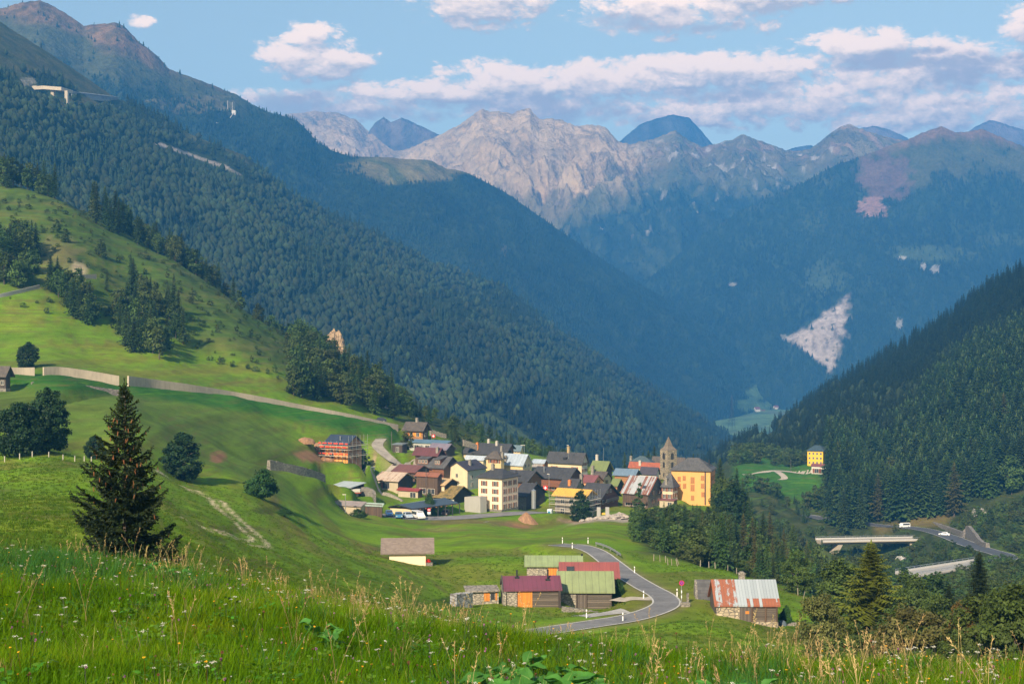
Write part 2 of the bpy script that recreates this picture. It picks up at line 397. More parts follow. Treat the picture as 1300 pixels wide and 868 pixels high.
# ------------------------------------------------------------------ the houses, read off the photograph
# x1: left end of front eave, c: near eave corner (px,py), x2: far end of the right eave, a: ridge py, b: base py, d: depth, y: yaw, g: where the gable is
# L: label; f/k/r: front wall, gable wall and roof covering; w: windows; ch: chimneys (u along ridge, v across, height)
HOUSES = [
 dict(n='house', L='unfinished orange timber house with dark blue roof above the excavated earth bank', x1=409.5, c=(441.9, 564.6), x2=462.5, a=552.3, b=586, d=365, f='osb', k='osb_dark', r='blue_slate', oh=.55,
      w=[('F', 1, 1, 1.5, 2.1, .28, .28, .1, .1, 0), ('F', 3, 1, .9, .9, .3, .8, 2.6, 2.6, 0), ('R', 2, 2, .9, 1.0, .3, .7, .9, 3.2, 0)], ch=[(.1, -.55, .9, 'steel')]),
 dict(n='house', L='highest timber chalet of the village with orange shutters below the wooded slope', x1=509.6, c=(537.6, 547), x2=548.4, a=535.8, b=559, d=425, f='wood_orange', k='wood_dark', r='brown_slate', oh=.9,
      w=[('F', 2, 1, 1.1, 1.1, .35, .72, 1.2, 1.2, 'orange'), ('R', 1, 1, .9, 1., .5, .5, 1.2, 1.2, 0)], ch=[(0, .1, 1.3, 'stone')]),
 dict(n='garage', L='long flat blue roofed garage right under the highest chalet', x1=514, c=(567, 563), x2=572, a=559, b=574, d=410, g='S', f='plaster_grey', k='plaster_grey', r='blue_metal', oh=.35, w=[('F', 3, 1, 1.4, 1.6, .25, .8, .3, .3, 0)]),
 dict(n='shed', L='small dark flat roofed shed beside the track below the highest chalet', x1=497, c=(511, 564.2), x2=516, a=562, b=574.5, d=402, g='S', f='wood_black', k='wood_black', r='grey_metal', oh=.25, w=[('F', 1, 1, .9, 1.4, .5, .5, .2, .2, 0)]),
 dict(n='barn', L='barn with violet grey sheet roof behind the maroon roofed barn', x1=542, c=(567, 571), x2=580, a=563, b=580, d=405, f='wood_dark', k='wood_black', r='violet_metal', oh=.5, w=[]),
 dict(n='barn', L='maroon roofed timber barn with gable turned to the lane, above the dormered house', x1=522.5, c=(556, 578.7), x2=567, a=568.6, b=586.5, d=395, f='wood_dark', k='wood_black', r='maroon_metal', oh=.8, w=[('R', 1, 1, .9, 1.3, .5, .5, 1.6, 1.6, 0)], ch=[(.8, -.5, 1.2, 'stone')]),
 dict(n='house', L='grey slate roofed house with a wide white dormer over red timber walls', x1=527, c=(564, 594.3), x2=586, a=579.5, b=609, d=390, f='wood_red', k='wood_dark', r='grey_slate', oh=.5,
      w=[('F', 2, 1, .9, .9, .55, .85, .5, .5, 0)], dorm=[(-.62, 3.4, 3), (.38, 1.9, 2)]),
 dict(n='barn', L='rust red sheet roofed barn in front of the dormered house', x1=496, c=(527.4, 599.4), x2=549, a=590.5, b=611, d=380, f='wood_dark', k='wood_black', r='rust_maroon', oh=.7, w=[('R', 1, 1, .8, 1., .5, .5, 1., 1., 0)]),
 dict(n='barn', L='stone barn with pale flaking rusty roof and black timber gable', x1=473, c=(506, 610.6), x2=528.5, a=599.6, b=623, d=371, f='plaster_sand', k='wood_black', r='rust_white', oh=.7, w=[('F', 1, 1, 2.9, 1.7, .42, .42, .5, .5, 0), ('F', 1, 1, 1.1, 1.4, .15, .15, .6, .6, 'brown')]),
 dict(n='shed', L='open timber shed under a low orange rust roof', x1=526, c=(556, 605), x2=563, a=600.3, b=616, d=371, f='wood_dark', k='wood_dark', r='rust_orange', oh=.4, w=[('F', 2, 1, 2.2, 1.4, .3, .7, .4, .4, 0)]),
 dict(n='house', L='cream house whose plain gable faces the lane under a dark violet roof', x1=564, c=(594, 597.2), x2=619, a=586, b=622, d=390, g='L', f='plaster_grey', k='plaster_cream', r='violet_slate', oh=.45,
      w=[('L', 1, 1, .75, 1.1, .5, .5, 3.6, 3.6, 0), ('L', 1, 1, .6, 1.2, .55, .55, 1.4, 1.4, 0), ('F', 2, 2, .9, 1.1, .25, .75, .9, 3.1, 0)], ch=[(-.2, -.5, 1.4, 'stone')]),
 dict(n='barn', L='small barn with yellow tan rusty roof beside the cream gabled house', x1=541.5, c=(565, 615.7), x2=584, a=607.2, b=625.5, d=372, f='plaster_cream', k='wood_black', r='rust_tan', oh=.6, w=[('F', 1, 1, 2.3, 1.5, .5, .5, .1, .1, 0)]),
 dict(n='shed', L='tiny white shed with flat grey roof under the dense dark tree', x1=453, c=(461.5, 597.3), x2=477, a=592.6, b=605.5, d=383, g='S', y=52, f='plaster_white', k='plaster_white', r='grey_metal', oh=.25, w=[('F', 1, 1, 1.1, 1.4, .5, .5, .05, .05, 'orange')]),
 dict(n='barn', L='dark timber barn with mossy ochre shingle roof behind the long carport', x1=549, c=(575, 632), x2=603, a=616.8, b=640, d=368, f='wood_dark', k='wood_black', r='moss_ochre', oh=.7, w=[('F', 1, 1, 2., 1.1, .72, .72, .5, .5, 'white')]),
 dict(n='shed', L='low plaster shed with red sheet roof below the flaking roofed barn', x1=503, c=(531, 623), x2=538, a=619.8, b=632, d=366, f='plaster_sand', k='wood_dark', r='red_metal', oh=.4, w=[('F', 1, 1, 1.8, 1.4, .75, .75, .1, .1, 0)]),
 dict(n='house', L='yellow hip roofed house just behind the hotel', x1=614.5, c=(636.7, 582.5), x2=641, a=572.3, b=598, d=415, g='H', f='plaster_yellow', k='plaster_yellow', r='brown_slate', oh=.5, w=[('F', 3, 1, 1., 1.1, .35, .75, 2.5, 2.5, 'brown')], ch=[(.9, -.2, 1.5, 'stone')]),
 dict(n='house', L='cream house with shiny pale blue sheet roof dotted white', x1=633, c=(664.3, 591), x2=677.4, a=576.4, b=604, d=418, f='plaster_yellow', k='plaster_cream', r='pale_blue_metal', oh=.5,
      w=[('F', 2, 1, .8, 1., .62, .82, .9, .9, 'orange'), ('R', 2, 2, .8, .9, .3, .7, .8, 2.6, 0)], ch=[(-.55, -.7, 1.6, 'stone')]),
 dict(n='house', L='low house with white blue sheet roof between two chimneys', x1=588, c=(614, 584), x2=622, a=578.6, b=596, d=425, f='plaster_cream', k='plaster_cream', r='pale_blue_metal2', oh=.4, w=[]),
 dict(n='house', L='long dark slate roofed house with one orange chimney', x1=585.5, c=(642, 578), x2=652, a=569.8, b=590, d=442, f='plaster_cream', k='wood_dark', r='dark_slate', oh=.6, w=[], ch=[(-.4, -.25, 2., 'orange'), (.7, -.3, 1.4, 'stone')]),
 dict(n='house', L='topmost dark slate roof with brown timber gable at the village rear', x1=605, c=(646, 570.5), x2=655.5, a=563.4, b=581, d=458, f='plaster_cream', k='wood_brown', r='dark_slate', oh=.7, w=[], ch=[(-.5, .1, 1.3, 'plaster'), (.1, -.3, 1.2, 'plaster')]),
 dict(n='house', L='small yellow house with teal roof peeking from behind the brown timber gable', x1=646, c=(661, 572.5), x2=664, a=565, b=584, d=468, f='plaster_yellow', k='plaster_yellow', r='teal_metal', oh=.4, w=[('F', 2, 1, .7, .7, .5, .8, 3., 3., 0)]),
 dict(n='shed', L='rust striped sheet metal shed between two large roofs', x1=674, c=(691, 588), x2=695, a=583, b=596, d=426, f='rust_wall', k='rust_wall', r='pale_blue_metal', oh=.2, w=[]),
 dict(n='house', L='timber house with ochre gable behind the right corner of the hotel', x1=636, c=(669.8, 611.5), x2=692, a=597.3, b=624, d=388, f='wood_brown', k='wood_ochre', r='dark_slate', oh=.8, w=[('R', 2, 1, .8, .9, .35, .65, 1.4, 1.4, 0)], ch=[(-.2, -.5, 1.3, 'dark')]),
 dict(n='barn', L='stone and black timber barn beside the steel silo', x1=650, c=(669, 630), x2=695.4, a=613.2, b=647, d=372, f='stone_grey', k='wood_black', r='dark_slate', oh=.6, w=[('R', 1, 1, .9, 1., .3, .3, 1.2, 1.2, 0)]),
 dict(n='house', L='big cream house with broad dark roof, one chimney and tall aerial', x1=692, c=(739.4, 589), x2=749, a=574.6, b=604, d=437, f='plaster_cream', k='plaster_white', r='dark_slate', oh=.6,
      w=[('F', 2, 1, 1.1, 1.1, .2, .8, 1.7, 1.7, 'brown'), ('R', 3, 2, .7, .9, .2, .75, 1.3, 3.3, 'brown')], ch=[(.05, .05, 1.8, 'ochre')], dorm=[(0, 1.0, 0)]),
 dict(n='house', L='house with bright moss green sheet roof beside the big cream house', x1=747, c=(769.3, 598), x2=780, a=585.2, b=610, d=424, f='plaster_white', k='wood_black', r='green_metal', oh=.6, w=[], ch=[(-.6, .2, 2.2, 'plaster')]),
 dict(n='house', L='dark slate house with a long brown timber balcony and white stair wall', x1=672, c=(723, 608), x2=741.6, a=593.9, b=626, d=408, f='wood_red', k='wood_dark', r='dark_slate', oh=.8, w=[('F', 4, 1, .8, 1.1, .4, .92, .8, .8, 0)], balc=1, ch=[(-.45, -.5, 1.6, 'steel')]),
 dict(n='house', L='low dark roofed house with white stone gable and two tall chimneys', x1=708, c=(731, 621), x2=743.5, a=607.6, b=630, d=399, f='stone_pale', k='stone_pale', r='dark_slate', oh=.4, w=[], ch=[(.9, .3, 2., 'stone'), (.1, -.6, 1.2, 'orange')]),
 dict(n='house', L='narrow peach house with dull maroon roof in the middle of the village', x1=731, c=(754, 612.6), x2=767, a=603, b=622, d=412, f='plaster_peach', k='plaster_peach', r='dull_maroon', oh=.3, w=[('R', 1, 1, .8, 1.6, .5, .5, 1.2, 1.2, 'brown')]),
 dict(n='house', L='cream gabled house with brown roof behind the peach house', x1=748, c=(766, 608.5), x2=778, a=598.4, b=620, d=420, f='plaster_cream', k='plaster_cream', r='brown_slate', oh=.5, w=[('R', 1, 2, .8, 1.1, .5, .5, 1.4, 3.8, 'brown')], ch=[(-.9, -.4, 2.4, 'stone')]),
 dict(n='house', L='house under renovation with bare yellow boarded roof wrapped in scaffolding', x1=699.7, c=(744.6, 631.3), x2=759.6, a=621.3, b=657, d=364, f='block_grey', k='block_grey', r='yellow_board', oh=.8, w=[('F', 3, 1, 1.1, 1.1, .25, .8, 3.5, 3.5, 0), ('R', 1, 1, .9, 1.1, .5, .5, 4, 4, 0), ('F', 1, 1, 1.2, 2., .25, .25, .1, .1, 0)]),
 dict(n='house', L='large brown timber chalet with wide gable and balcony behind the rubble', x1=731, c=(762.6, 635.2), x2=797.8, a=613.8, b=647, d=374, f='wood_brown', k='wood_brown', r='dark_slate', oh=.9,
      w=[('R', 2, 1, .8, .9, .42, .6, 4.2, 4.2, 0), ('R', 3, 1, .9, 1., .2, .75, 1.4, 1.4, 0)], gbalc=1, sky=[(.0, .55)]),
 dict(n='barn', L='timber barn with solar panels in rows on its roof', x1=777, c=(806.8, 604), x2=815.4, a=595.4, b=615, d=412, f='wood_orange', k='wood_brown', r='solar', oh=.6, w=[]),
 dict(n='house', L='slate blue roofed house between the solar roof and the stone tower', x1=811, c=(834, 602.6), x2=837.5, a=593, b=612, d=420, f='plaster_white', k='plaster_white', r='violet_slate', oh=.4, w=[]),
 dict(n='shed', L='small shed with moss green roof and orange boards beside the striped roof', x1=774, c=(784.3, 616.6), x2=793, a=607.4, b=625, d=396, f='wood_orange', k='wood_black', r='green_metal', oh=.4, w=[]),
 dict(n='barn', L='large stone barn with silver and rust striped sheet roof', x1=787, c=(824, 627.4), x2=846, a=604.8, b=646, d=382, f='wood_dark', k='stone_grey', r='striped_rust', oh=.6, w=[('R', 2, 2, .8, 1., .35, .7, 1.4, 3.8, 'brown'), ('F', 3, 1, 1.5, 1.3, .2, .8, .7, .7, 0)], balc=1, sky=[(.45, .62)]),
 dict(n='house', L='house with teal blue hipped roof behind the orange red roof', x1=797, c=(829, 588), x2=833, a=578.6, b=600, d=446, g='H', f='plaster_cream', k='plaster_cream', r='teal_slate', oh=.5, w=[], ch=[(-.9, .1, 1.5, 'stone')]),
 dict(n='house', L='house with vivid orange red tiled roof left of the stone tower', x1=797, c=(838, 595), x2=841.5, a=587.4, b=607, d=433, f='plaster_cream', k='plaster_cream', r='orange_tile', oh=.4, w=[], ch=[(-.3, -.4, 1., 'plaster')]),
 dict(n='house', L='grey roofed house peeking out behind the stone tower', x1=826, c=(868, 590.5), x2=872, a=580.6, b=602, d=448, f='plaster_white', k='plaster_white', r='brown_slate', oh=.5, w=[]),
 dict(n='house', L='white shuttered house with grey hipped roof squeezed against the orange hotel', x1=838, c=(855, 618.4), x2=863.3, a=600.6, b=635, d=386, g='H', f='plaster_cream', k='plaster_white', r='grey_slate', oh=.5,
      w=[('F', 2, 2, .8, 1.1, .2, .7, .6, 2.6, 'brown'), ('R', 2, 2, .7, 1.1, .3, .75, .8, 2.7, 'brown')], ch=[(-.2, -.7, 1.2, 'stone')]),
 dict(n='shed', L='low stone shed with flat maroon roof below the white shuttered house', x1=835.5, c=(856, 635), x2=860, a=633.3, b=645, d=377, g='S', f='plaster_sand', k='stone_grey', r='dull_maroon', oh=.3, w=[('F', 1, 1, 1., 1.6, .7, .7, .1, .1, 0)]),
 dict(n='house', L='large orange house with grey hipped roof above the wooded bank', x1=849.4, c=(904, 597.6), x2=911, a=580.6, b=642, d=390, y=18, g='H', f='plaster_orange', k='plaster_orange2', r='grey_slate', oh=.6, rl=.25,
      w=[('F', 1, 2, .95, 1.3, .2, .2, 7.0, 5.0, 'rust'), ('F', 1, 1, .95, 1.3, .33, .33, 7.3, 7.3, 'rust'), ('F', 1, 1, .95, 1.3, .34, .34, 5.0, 5.0, 'rust'), ('F', 1, 2, .95, 1.3, .80, .80, 5.2, 7.5, 'rust'), ('F', 1, 1, .95, 1.3, .81, .81, 2.7, 2.7, 'rust'), ('F', 1, 2, 1.2, 1.8, .545, .545, 4.3, 6.5, 'rust'), ('F', 1, 1, .95, 1.3, .545, .545, 1.6, 1.6, 'rust'),
         ('R', 4, 3, .8, 1.2, .15, .85, 2.4, 7.3, 'rust')], ch=[(.75, -.15, 1.6, 'dark')], pipe=.87),
 dict(n='hotel', L='tall cream hotel with four storeys of brown shuttered windows', x1=603.5, c=(637.8, 607.3), x2=661.5, a=594.2, b=650.3, d=356, y=31, g='H', f='plaster_hotel', k='plaster_hotel2', r='dark_slate', oh=.6, rl=.35,
      w=[('F', 2, 4, .9, 1.25, .25, .73, .8, 6.9, 'brown'), ('R', 3, 4, .75, 1.25, .2, .8, .8, 6.9, 'brown')], ch=[(-.3, -.15, 1.3, 'stone')], plinth='stone_grey'),
 # ---- the barns near the road
 dict(n='barn', L='low hut with purple sheet roof, two stove pipes and orange plank door', x1=639.2, c=(714, 747.7), x2=714.6, a=729.8, b=770, d=175, y=-4, f='logs_grey', k='boards_grey', r='purple_metal', oh=.35,
      w=[], custom='purple'),
 dict(n='barn', L='log barn with light green sheet roof standing on a stone wall by the road bend', x1=707, c=(781, 751), x2=781.5, a=724.5, b=773, d=179, y=1, f='logs_grey', k='boards_grey', r='moss_sheet', oh=.4, w=[], custom='green'),
 dict(n='barn', L='barn with dull red sheet roof and one skylight between two green roofs', x1=709.8, c=(787.6, 733), x2=788, a=713, b=752, d=189, y=1, f='boards_grey', k='boards_grey', r='dullred_sheet', oh=.4, w=[], sky=[(-.62, .45)]),
 dict(n='barn', L='rear stone barn with pale green sheet roof dug into the grass bank', x1=665.5, c=(741, 718), x2=741.5, a=704.6, b=731, d=203, y=1, f='stone_pale', k='boards_grey', r='moss_sheet2', oh=.4, w=[], custom='rear'),
 dict(n='house', L='small cream chalet with brown shingle roof half sunk in the meadow slope', x1=483, c=(551.5, 701.5), x2=552, a=682, b=718, d=214, y=-4, f='plaster_hotel', k='plaster_hotel', r='grey_shingle', oh=.55, ohx=1.4, w=[]),
 dict(n='barn', L='stone and log barn with half rusted silver sheet roof and stone chimney', x1=907, c=(991, 768), x2=991.5, a=735, b=797, d=166, y=0.5, f='logs_grey', k='boards_grey', r='silver_rust', oh=.3, w=[], custom='rusty', ch=[(-.02, .25, 1.2, 'stone')]),
 # ---- across the gorge and far away
 dict(n='house', L='bright yellow three storey house with slate blue hipped roof beyond the gorge', x1=1023.5, c=(1046, 572.3), x2=1051.5, a=565, b=591, d=660, y=22, g='H', f='plaster_vivid', k='plaster_vivid', r='teal_slate', oh=.5, rl=.3,
      w=[('F', 4, 3, .8, 1.0, .14, .86, .9, 5.4, 0)]),
 dict(n='house', L='low white house with red roof in front of the bright yellow house', x1=1029, c=(1052.5, 592.2), x2=1055, a=589, b=602, d=640, f='plaster_white', k='plaster_white', r='dull_maroon', oh=.4, w=[('F', 2, 1, 1.9, 2.1, .3, .7, .4, .4, 'brown')]),
 dict(n='house', L='distant pink white house on the small meadow beyond the village', x1=958, c=(967, 573.3), x2=971, a=569, b=579, d=830, f='plaster_white', k='plaster_white', r='dull_maroon', oh=.4, w=[('F', 2, 1, .8, .9, .3, .7, .8, .8, 0)]),
 dict(n='house', L='distant grey stone house at the right end of the small far meadow', x1=985, c=(991, 572), x2=995, a=568.5, b=577, d=840, f='stone_pale', k='stone_pale', r='grey_slate', oh=.4, w=[]),
 dict(n='chalet', L='dark timber chalet at the left edge of the photo on a stone base', x1=-16, c=(7.5, 478), x2=12, a=464.5, b=497, d=318, y=24, f='wood_black', k='wood_black', r='brown_slate', oh=.8, w=[('F', 1, 1, .9, 1., .75, .75, 1.6, 1.6, 0)], plinth='stone_grey'),
]
# ------------------------------------------------------------------ the ground: one sheet through points read off the photograph
C3 = []                                                   # (px, py, d)


def cz(px, d, z): C3.append((px, CY - F * z / d, d))


for px, dc, pc in [(-600, 28, 640), (-200, 28, 690), (0, 26, 712), (150, 24, 722), (300, 23, 746), (450, 21, 782), (650, 18, 822), (850, 16, 850), (1050, 15, 866), (1300, 15, 862), (1600, 16, 850), (2000, 18, 840)]:
    dc *= 1.38
    C3.append((px, pc, dc))
    zc = (CY - pc) / F * dc
    for d, z in ((1.7, -2.35), (4, -2.5)): cz(px, d, z)
    for d in (8, 13, 18):
        t = (d - 4) / (dc - 4)
        cz(px, d, -2.5 + (zc + 2.5) * t + .15 * math.sin(math.pi * t))
COLUMNS = {
 -700: [(45, 700), (70, 650), (140, 560), (230, 480), (330, 400), (450, 320), (560, 150), (640, 140), (900, 260)],
 -300: [(45, 715), (70, 672), (140, 600), (230, 520), (330, 450), (450, 380), (560, 200), (640, 190), (900, 330)],
 0: [(58, 722), (72, 698), (100, 660), (140, 622), (190, 588), (212, 572), (260, 532), (300, 505), (325, 494), (345, 478), (390, 440), (440, 365), (500, 300), (570, 248), (620, 235), (720, 290), (900, 400)],
 150: [(56, 736), (72, 712), (100, 670), (140, 632), (190, 600), (235, 566), (280, 530), (315, 506), (345, 491), (375, 470), (420, 430), (460, 390), (520, 330), (600, 292), (640, 310), (750, 390), (900, 450)],
 300: [(52, 772), (80, 748), (110, 722), (150, 688), (190, 650), (230, 622), (270, 597), (310, 570), (350, 530), (378, 501), (420, 478), (450, 440), (500, 405), (565, 388), (610, 410), (720, 470), (900, 520)],
 400: [(45, 800), (80, 770), (115, 747), (155, 720), (200, 690), (245, 664), (290, 640), (325, 615), (350, 588), (380, 550), (408, 520), (440, 500), (480, 478), (540, 450), (600, 480), (720, 540), (900, 580)],
 500: [(45, 826), (80, 796), (118, 770), (158, 748), (205, 715), (250, 690), (290, 670), (325, 660), (350, 646), (368, 622), (385, 585), (400, 574), (430, 541), (470, 525), (520, 507), (570, 520), (720, 590), (900, 640)],
 600: [(45, 850), (80, 822), (120, 797), (160, 774), (185, 757), (215, 716), (250, 690), (300, 670), (330, 662), (350, 654), (440, 588), (500, 558), (540, 548), (590, 575), (720, 640), (900, 690)],
 750: [(45, 874), (90, 848), (130, 815), (155, 796), (172, 776), (192, 752), (210, 726), (235, 696), (270, 680), (310, 666), (345, 660), (400, 630), (450, 606), (520, 596), (570, 594), (620, 620), (750, 680), (900, 700)],
 850: [(45, 882), (90, 854), (130, 817), (152, 797), (172, 769), (190, 747), (210, 722), (235, 706), (265, 700), (310, 680), (345, 658), (390, 642), (450, 612), (520, 634), (620, 660), (750, 690), (900, 710)],
 920: [(45, 889), (90, 858), (130, 822), (150, 803), (168, 779), (185, 752), (205, 730), (218, 720), (250, 742), (285, 722), (320, 690), (360, 660), (400, 645), (440, 650), (500, 660), (560, 640), (640, 614), (700, 596), (800, 586), (900, 600)],
 1000: [(45, 895), (90, 865), (130, 832), (160, 802), (180, 780), (205, 754), (222, 746), (260, 768), (320, 726), (380, 700), (420, 700), (470, 698), (520, 690), (570, 650), (625, 615), (670, 598), (720, 590), (830, 578), (900, 570)],
 1045: [(45, 896), (90, 867), (125, 838), (160, 805), (190, 775), (215, 762), (260, 772), (330, 735), (395, 702), (415, 694), (450, 720), (500, 724), (560, 668), (600, 640), (640, 606), (665, 592), (720, 580)],
 1110: [(45, 896), (90, 868), (120, 847), (150, 832), (200, 802), (260, 790), (350, 752), (430, 738), (480, 735), (520, 728), (548, 676), (580, 664), (610, 638), (640, 615), (720, 585), (900, 560)],
 1200: [(45, 890), (90, 864), (130, 842), (200, 802), (300, 767), (380, 742), (420, 730), (450, 712), (500, 696), (538, 676), (560, 660), (590, 630), (650, 570), (720, 525), (900, 480)],
 1300: [(45, 884), (90, 860), (130, 840), (200, 797), (300, 752), (400, 717), (440, 705), (480, 692), (510, 676), (560, 620), (590, 590), (650, 525), (720, 475), (900, 430)],
 1600: [(45, 876), (130, 832), (300, 742), (400, 690), (520, 560), (650, 450), (800, 380), (900, 350)],
 2100: [(45, 866), (130, 820), (300, 720), (400, 650), (520, 500), (650, 400), (800, 330), (900, 300)],
}
for px, l in COLUMNS.items():
    for d, py in l: C3.append((px, py, d))
C3 += [(345, 597, 308), (368, 602, 314), (385, 606, 319), (402, 611.5, 325), (424, 620, 334), (450, 668, 280), (450, 657, 312), (470, 664, 300), (430, 656, 300), (540, 673, 300), (420, 641, 322), (466, 655, 325), (487, 655, 333), (420, 617, 340), (470, 630, 346), (550, 655, 350), (580, 654, 356), (488, 640, 350), (505, 545, 433), (440, 530, 415), (385, 520, 405), (80, 358, 460), (120, 353, 472), (0, 380, 432), (50, 367, 447), (60, 574, 205), (232, 608, 232), (125, 588, 240), (332, 633, 232), (442, 587, 365), (451, 629, 345), (345, 586, 310), (430, 614, 335), (515, 655, 343), (638, 651, 356), (667, 662, 352), (640, 668, 335),
       (702, 770, 175), (780, 774, 179), (640, 764, 176), (588, 766, 174), (910, 779, 169), (988, 798, 166), (538, 718, 214), (490, 709, 215), (860, 768, 170), (800, 785, 164), (720, 797, 156),
       (737, 660, 358), (800, 655, 362), (460, 578, 378), (478, 566, 400), (455, 606, 380), (500, 624, 366), (480, 624, 366), (330, 509, 392), (163, 491, 350), (60, 474, 332), (440, 535, 405), (350, 470, 440), (250, 440, 445), (100, 420, 420), (205, 400, 455), (330, 440, 480),
       (70, 256, 590), (221, 336, 585), (295, 382, 570), (368, 434, 545), (75, 517, 290), (150, 506, 330), (1147, 668, 556), (1178, 673, 545), (1222, 688, 490), (1250, 699, 455), (1277, 707, 425), (1240, 714, 415), (1150, 745, 410), (1270, 706, 440), (1040, 640, 605), (1052, 601, 640), (1035, 600, 650)]
for h in HOUSES:
    C3.append((h['c'][0], h['b'], h['d'] + 1))
_seen = {}
for p in C3: _seen[(round(p[0] / 4), round(math.log(p[2]) * 60))] = p
C3 = np.array(list(_seen.values()))
U = lambda px: px / 130.0
V = lambda d: np.log(d) * 3.2
_cu, _cv = U(C3[:, 0]), V(C3[:, 2])


def _tk(r2): return np.where(r2 > 1e-12, r2 * np.log(np.maximum(r2, 1e-12)) * .5, 0)


_n = len(C3)
_A = np.zeros((_n + 3, _n + 3))
_A[:_n, :_n] = _tk((_cu[:, None] - _cu[None]) ** 2 + (_cv[:, None] - _cv[None]) ** 2) + np.eye(_n) * .012
_A[:_n, _n:] = np.stack([np.ones(_n), _cu, _cv], 1); _A[_n:, :_n] = _A[:_n, _n:].T
# interpolate height * (1 + near term): the tangent z/d, tamed close to the camera
_w = np.linalg.solve(_A, np.concatenate([(C3[:, 1] - CY) / F * np.minimum(C3[:, 2], 20) / 20, np.zeros(3)]))
GPX = np.arange(-900, 2201, 5.0)
GLD = np.arange(math.log(1.7), math.log(905), .0115)
NU, NV = len(GPX), len(GLD)
GX, GL = np.meshgrid(GPX, GLD, indexing='ij')
GD = np.exp(GL)
_T = np.zeros(GX.size); _gu = U(GX).ravel(); _gv = V(GD).ravel()
for s in range(0, GX.size, 20000):
    e = slice(s, s + 20000)
    _T[e] = _tk((_gu[e, None] - _cu) ** 2 + (_gv[e, None] - _cv) ** 2) @ _w[:_n] + _w[_n] + _w[_n + 1] * _gu[e] + _w[_n + 2] * _gv[e]
GZ = -(_T.reshape(GX.shape)) * 20 / np.minimum(GD, 20) * GD
WX, WY = (GX - CX) / F * GD, GD
# unevenness
_ed = sst(60, 120, GD)
GZ += _ed * (1 - .5 * sst(380, 420, GD)) * (fbm(WX / 26, WY / 30, 3, 5) * 1.0 + fbm(WX / 8, WY / 9, 2, 6) * .22)
GZ += (1 - _ed) * sst(3, 8, GD) * fbm(WX / 3.2, WY / 3.2, 3, 8) * .16
GZ += sst(430, 480, GD) * (ridged(WX / 45, WY / 60, 4, 9)) * 2.2 * (1 - sst(700, 1000, GX))
# the old farming terraces on the pasture
_tm = sst(90, 130, GD) * (1 - sst(330, 360, GD)) * (1 - sst(380, 520, GX))
GZ += _tm * .13 * np.sin(GZ * 1.9 + fbm(WX / 40, WY / 40, 2, 21) * 5)


def smooth_path(pts, n=14):
    """Catmull-Rom through (px,py,d) -> world points"""
    q = np.array([P(*p) for p in pts]); q = np.vstack([2 * q[0] - q[1], q, 2 * q[-1] - q[-2]])
    out = []
    for i in range(1, len(q) - 2):
        for t in np.linspace(0, 1, n, endpoint=False):
            a, b, c, e = q[i - 1:i + 3]
            out.append(.5 * (2 * b + (c - a) * t + (2 * a - 5 * b + 4 * c - e) * t * t + (3 * b - a - 3 * c + e) * t ** 3))
    out.append(q[-2]); return np.array(out)


def near_path(path, w, ext):
    """for ground points within w+ext of a path: weight and path height"""
    x0, y0 = path[:, :2].min(0) - w - ext; x1, y1 = path[:, :2].max(0) + w + ext
    m = np.where((WX > x0) & (WX < x1) & (WY > y0) & (WY < y1))
    gx, gy = WX[m], WY[m]
    best = np.full(gx.shape, 1e9); zz = np.zeros(gx.shape)
    for a, b in zip(path[:-1], path[1:]):
        ab = b[:2] - a[:2]; L = max(ab @ ab, 1e-9)
        t = np.clip(((gx - a[0]) * ab[0] + (gy - a[1]) * ab[1]) / L, 0, 1)
        dd = np.hypot(gx - a[0] - ab[0] * t, gy - a[1] - ab[1] * t)
        k = dd < best; best[k] = dd[k]; zz[k] = (a[2] + (b[2] - a[2]) * t)[k]
    return m, best, zz


def carve(path, w, ext):
    m, dd, zz = near_path(path, w, ext)
    k = 1 - sst(w, w + ext, dd)
    GZ[m] = GZ[m] * (1 - k) + zz * k
    return m, dd


ROAD = smooth_path([(706, 691.5, 236), (722, 692.5, 233), (738, 694, 231), (757, 701, 224), (776, 715, 213), (797, 731, 200), (820, 745, 188), (840, 756, 179), (846, 766, 172), (832, 775, 167), (800, 784.5, 162), (760, 791, 158), (720, 797, 154), (660, 806, 148), (600, 814, 142)])
TRACK = smooth_path([(484, 557, 408), (479, 565, 400), (486, 574, 394), (498, 584, 390), (505, 590, 389), (499, 596, 387), (482, 605, 383), (467, 613, 377), (452, 620, 367)])
TRACK2 = smooth_path([(505, 590, 389), (522, 591.5, 397), (540, 592, 404)])
VROAD = smooth_path([(486, 654, 338), (510, 656.5, 339), (540, 658, 341), (580, 657, 344), (620, 654, 350), (660, 651, 353), (690, 650, 362), (705, 652, 372)])
LANE = smooth_path([(462, 621, 366), (474, 628, 366), (484, 634, 366), (494, 640, 367)])
PATH = smooth_path([(20, 521, 283), (75, 516, 298), (115, 511, 314), (150, 505.5, 330), (160, 502, 338)])
VALLEY = smooth_path([(1018, 654, 588), (1040, 657.5, 583), (1085, 663, 575), (1120, 667.5, 565), (1150, 669, 554), (1180, 673.5, 540), (1205, 681, 512), (1230, 691, 480), (1252, 698, 455), (1270, 703, 438), (1277, 707, 424), (1268, 711, 415), (1245, 714.5, 410)])
FARLANE = smooth_path([(945, 604, 660), (968, 600, 665), (985, 597.5, 668), (1005, 599, 662), (1030, 602.5, 650)])
FARLANE2 = smooth_path([(985, 597.5, 668), (992, 602, 655), (996, 607, 645), (990, 609.5, 640)])
for pth, w, e in ((ROAD, 3.4, 6), (TRACK, 1.8, 3), (TRACK2, 1.8, 3), (VROAD, 5, 5), (LANE, 1.8, 3), (PATH, 1.2, 2.5), (VALLEY, 5, 7), (FARLANE, 2.5, 4), (FARLANE2, 2, 3)):
    carve(pth, w, e)
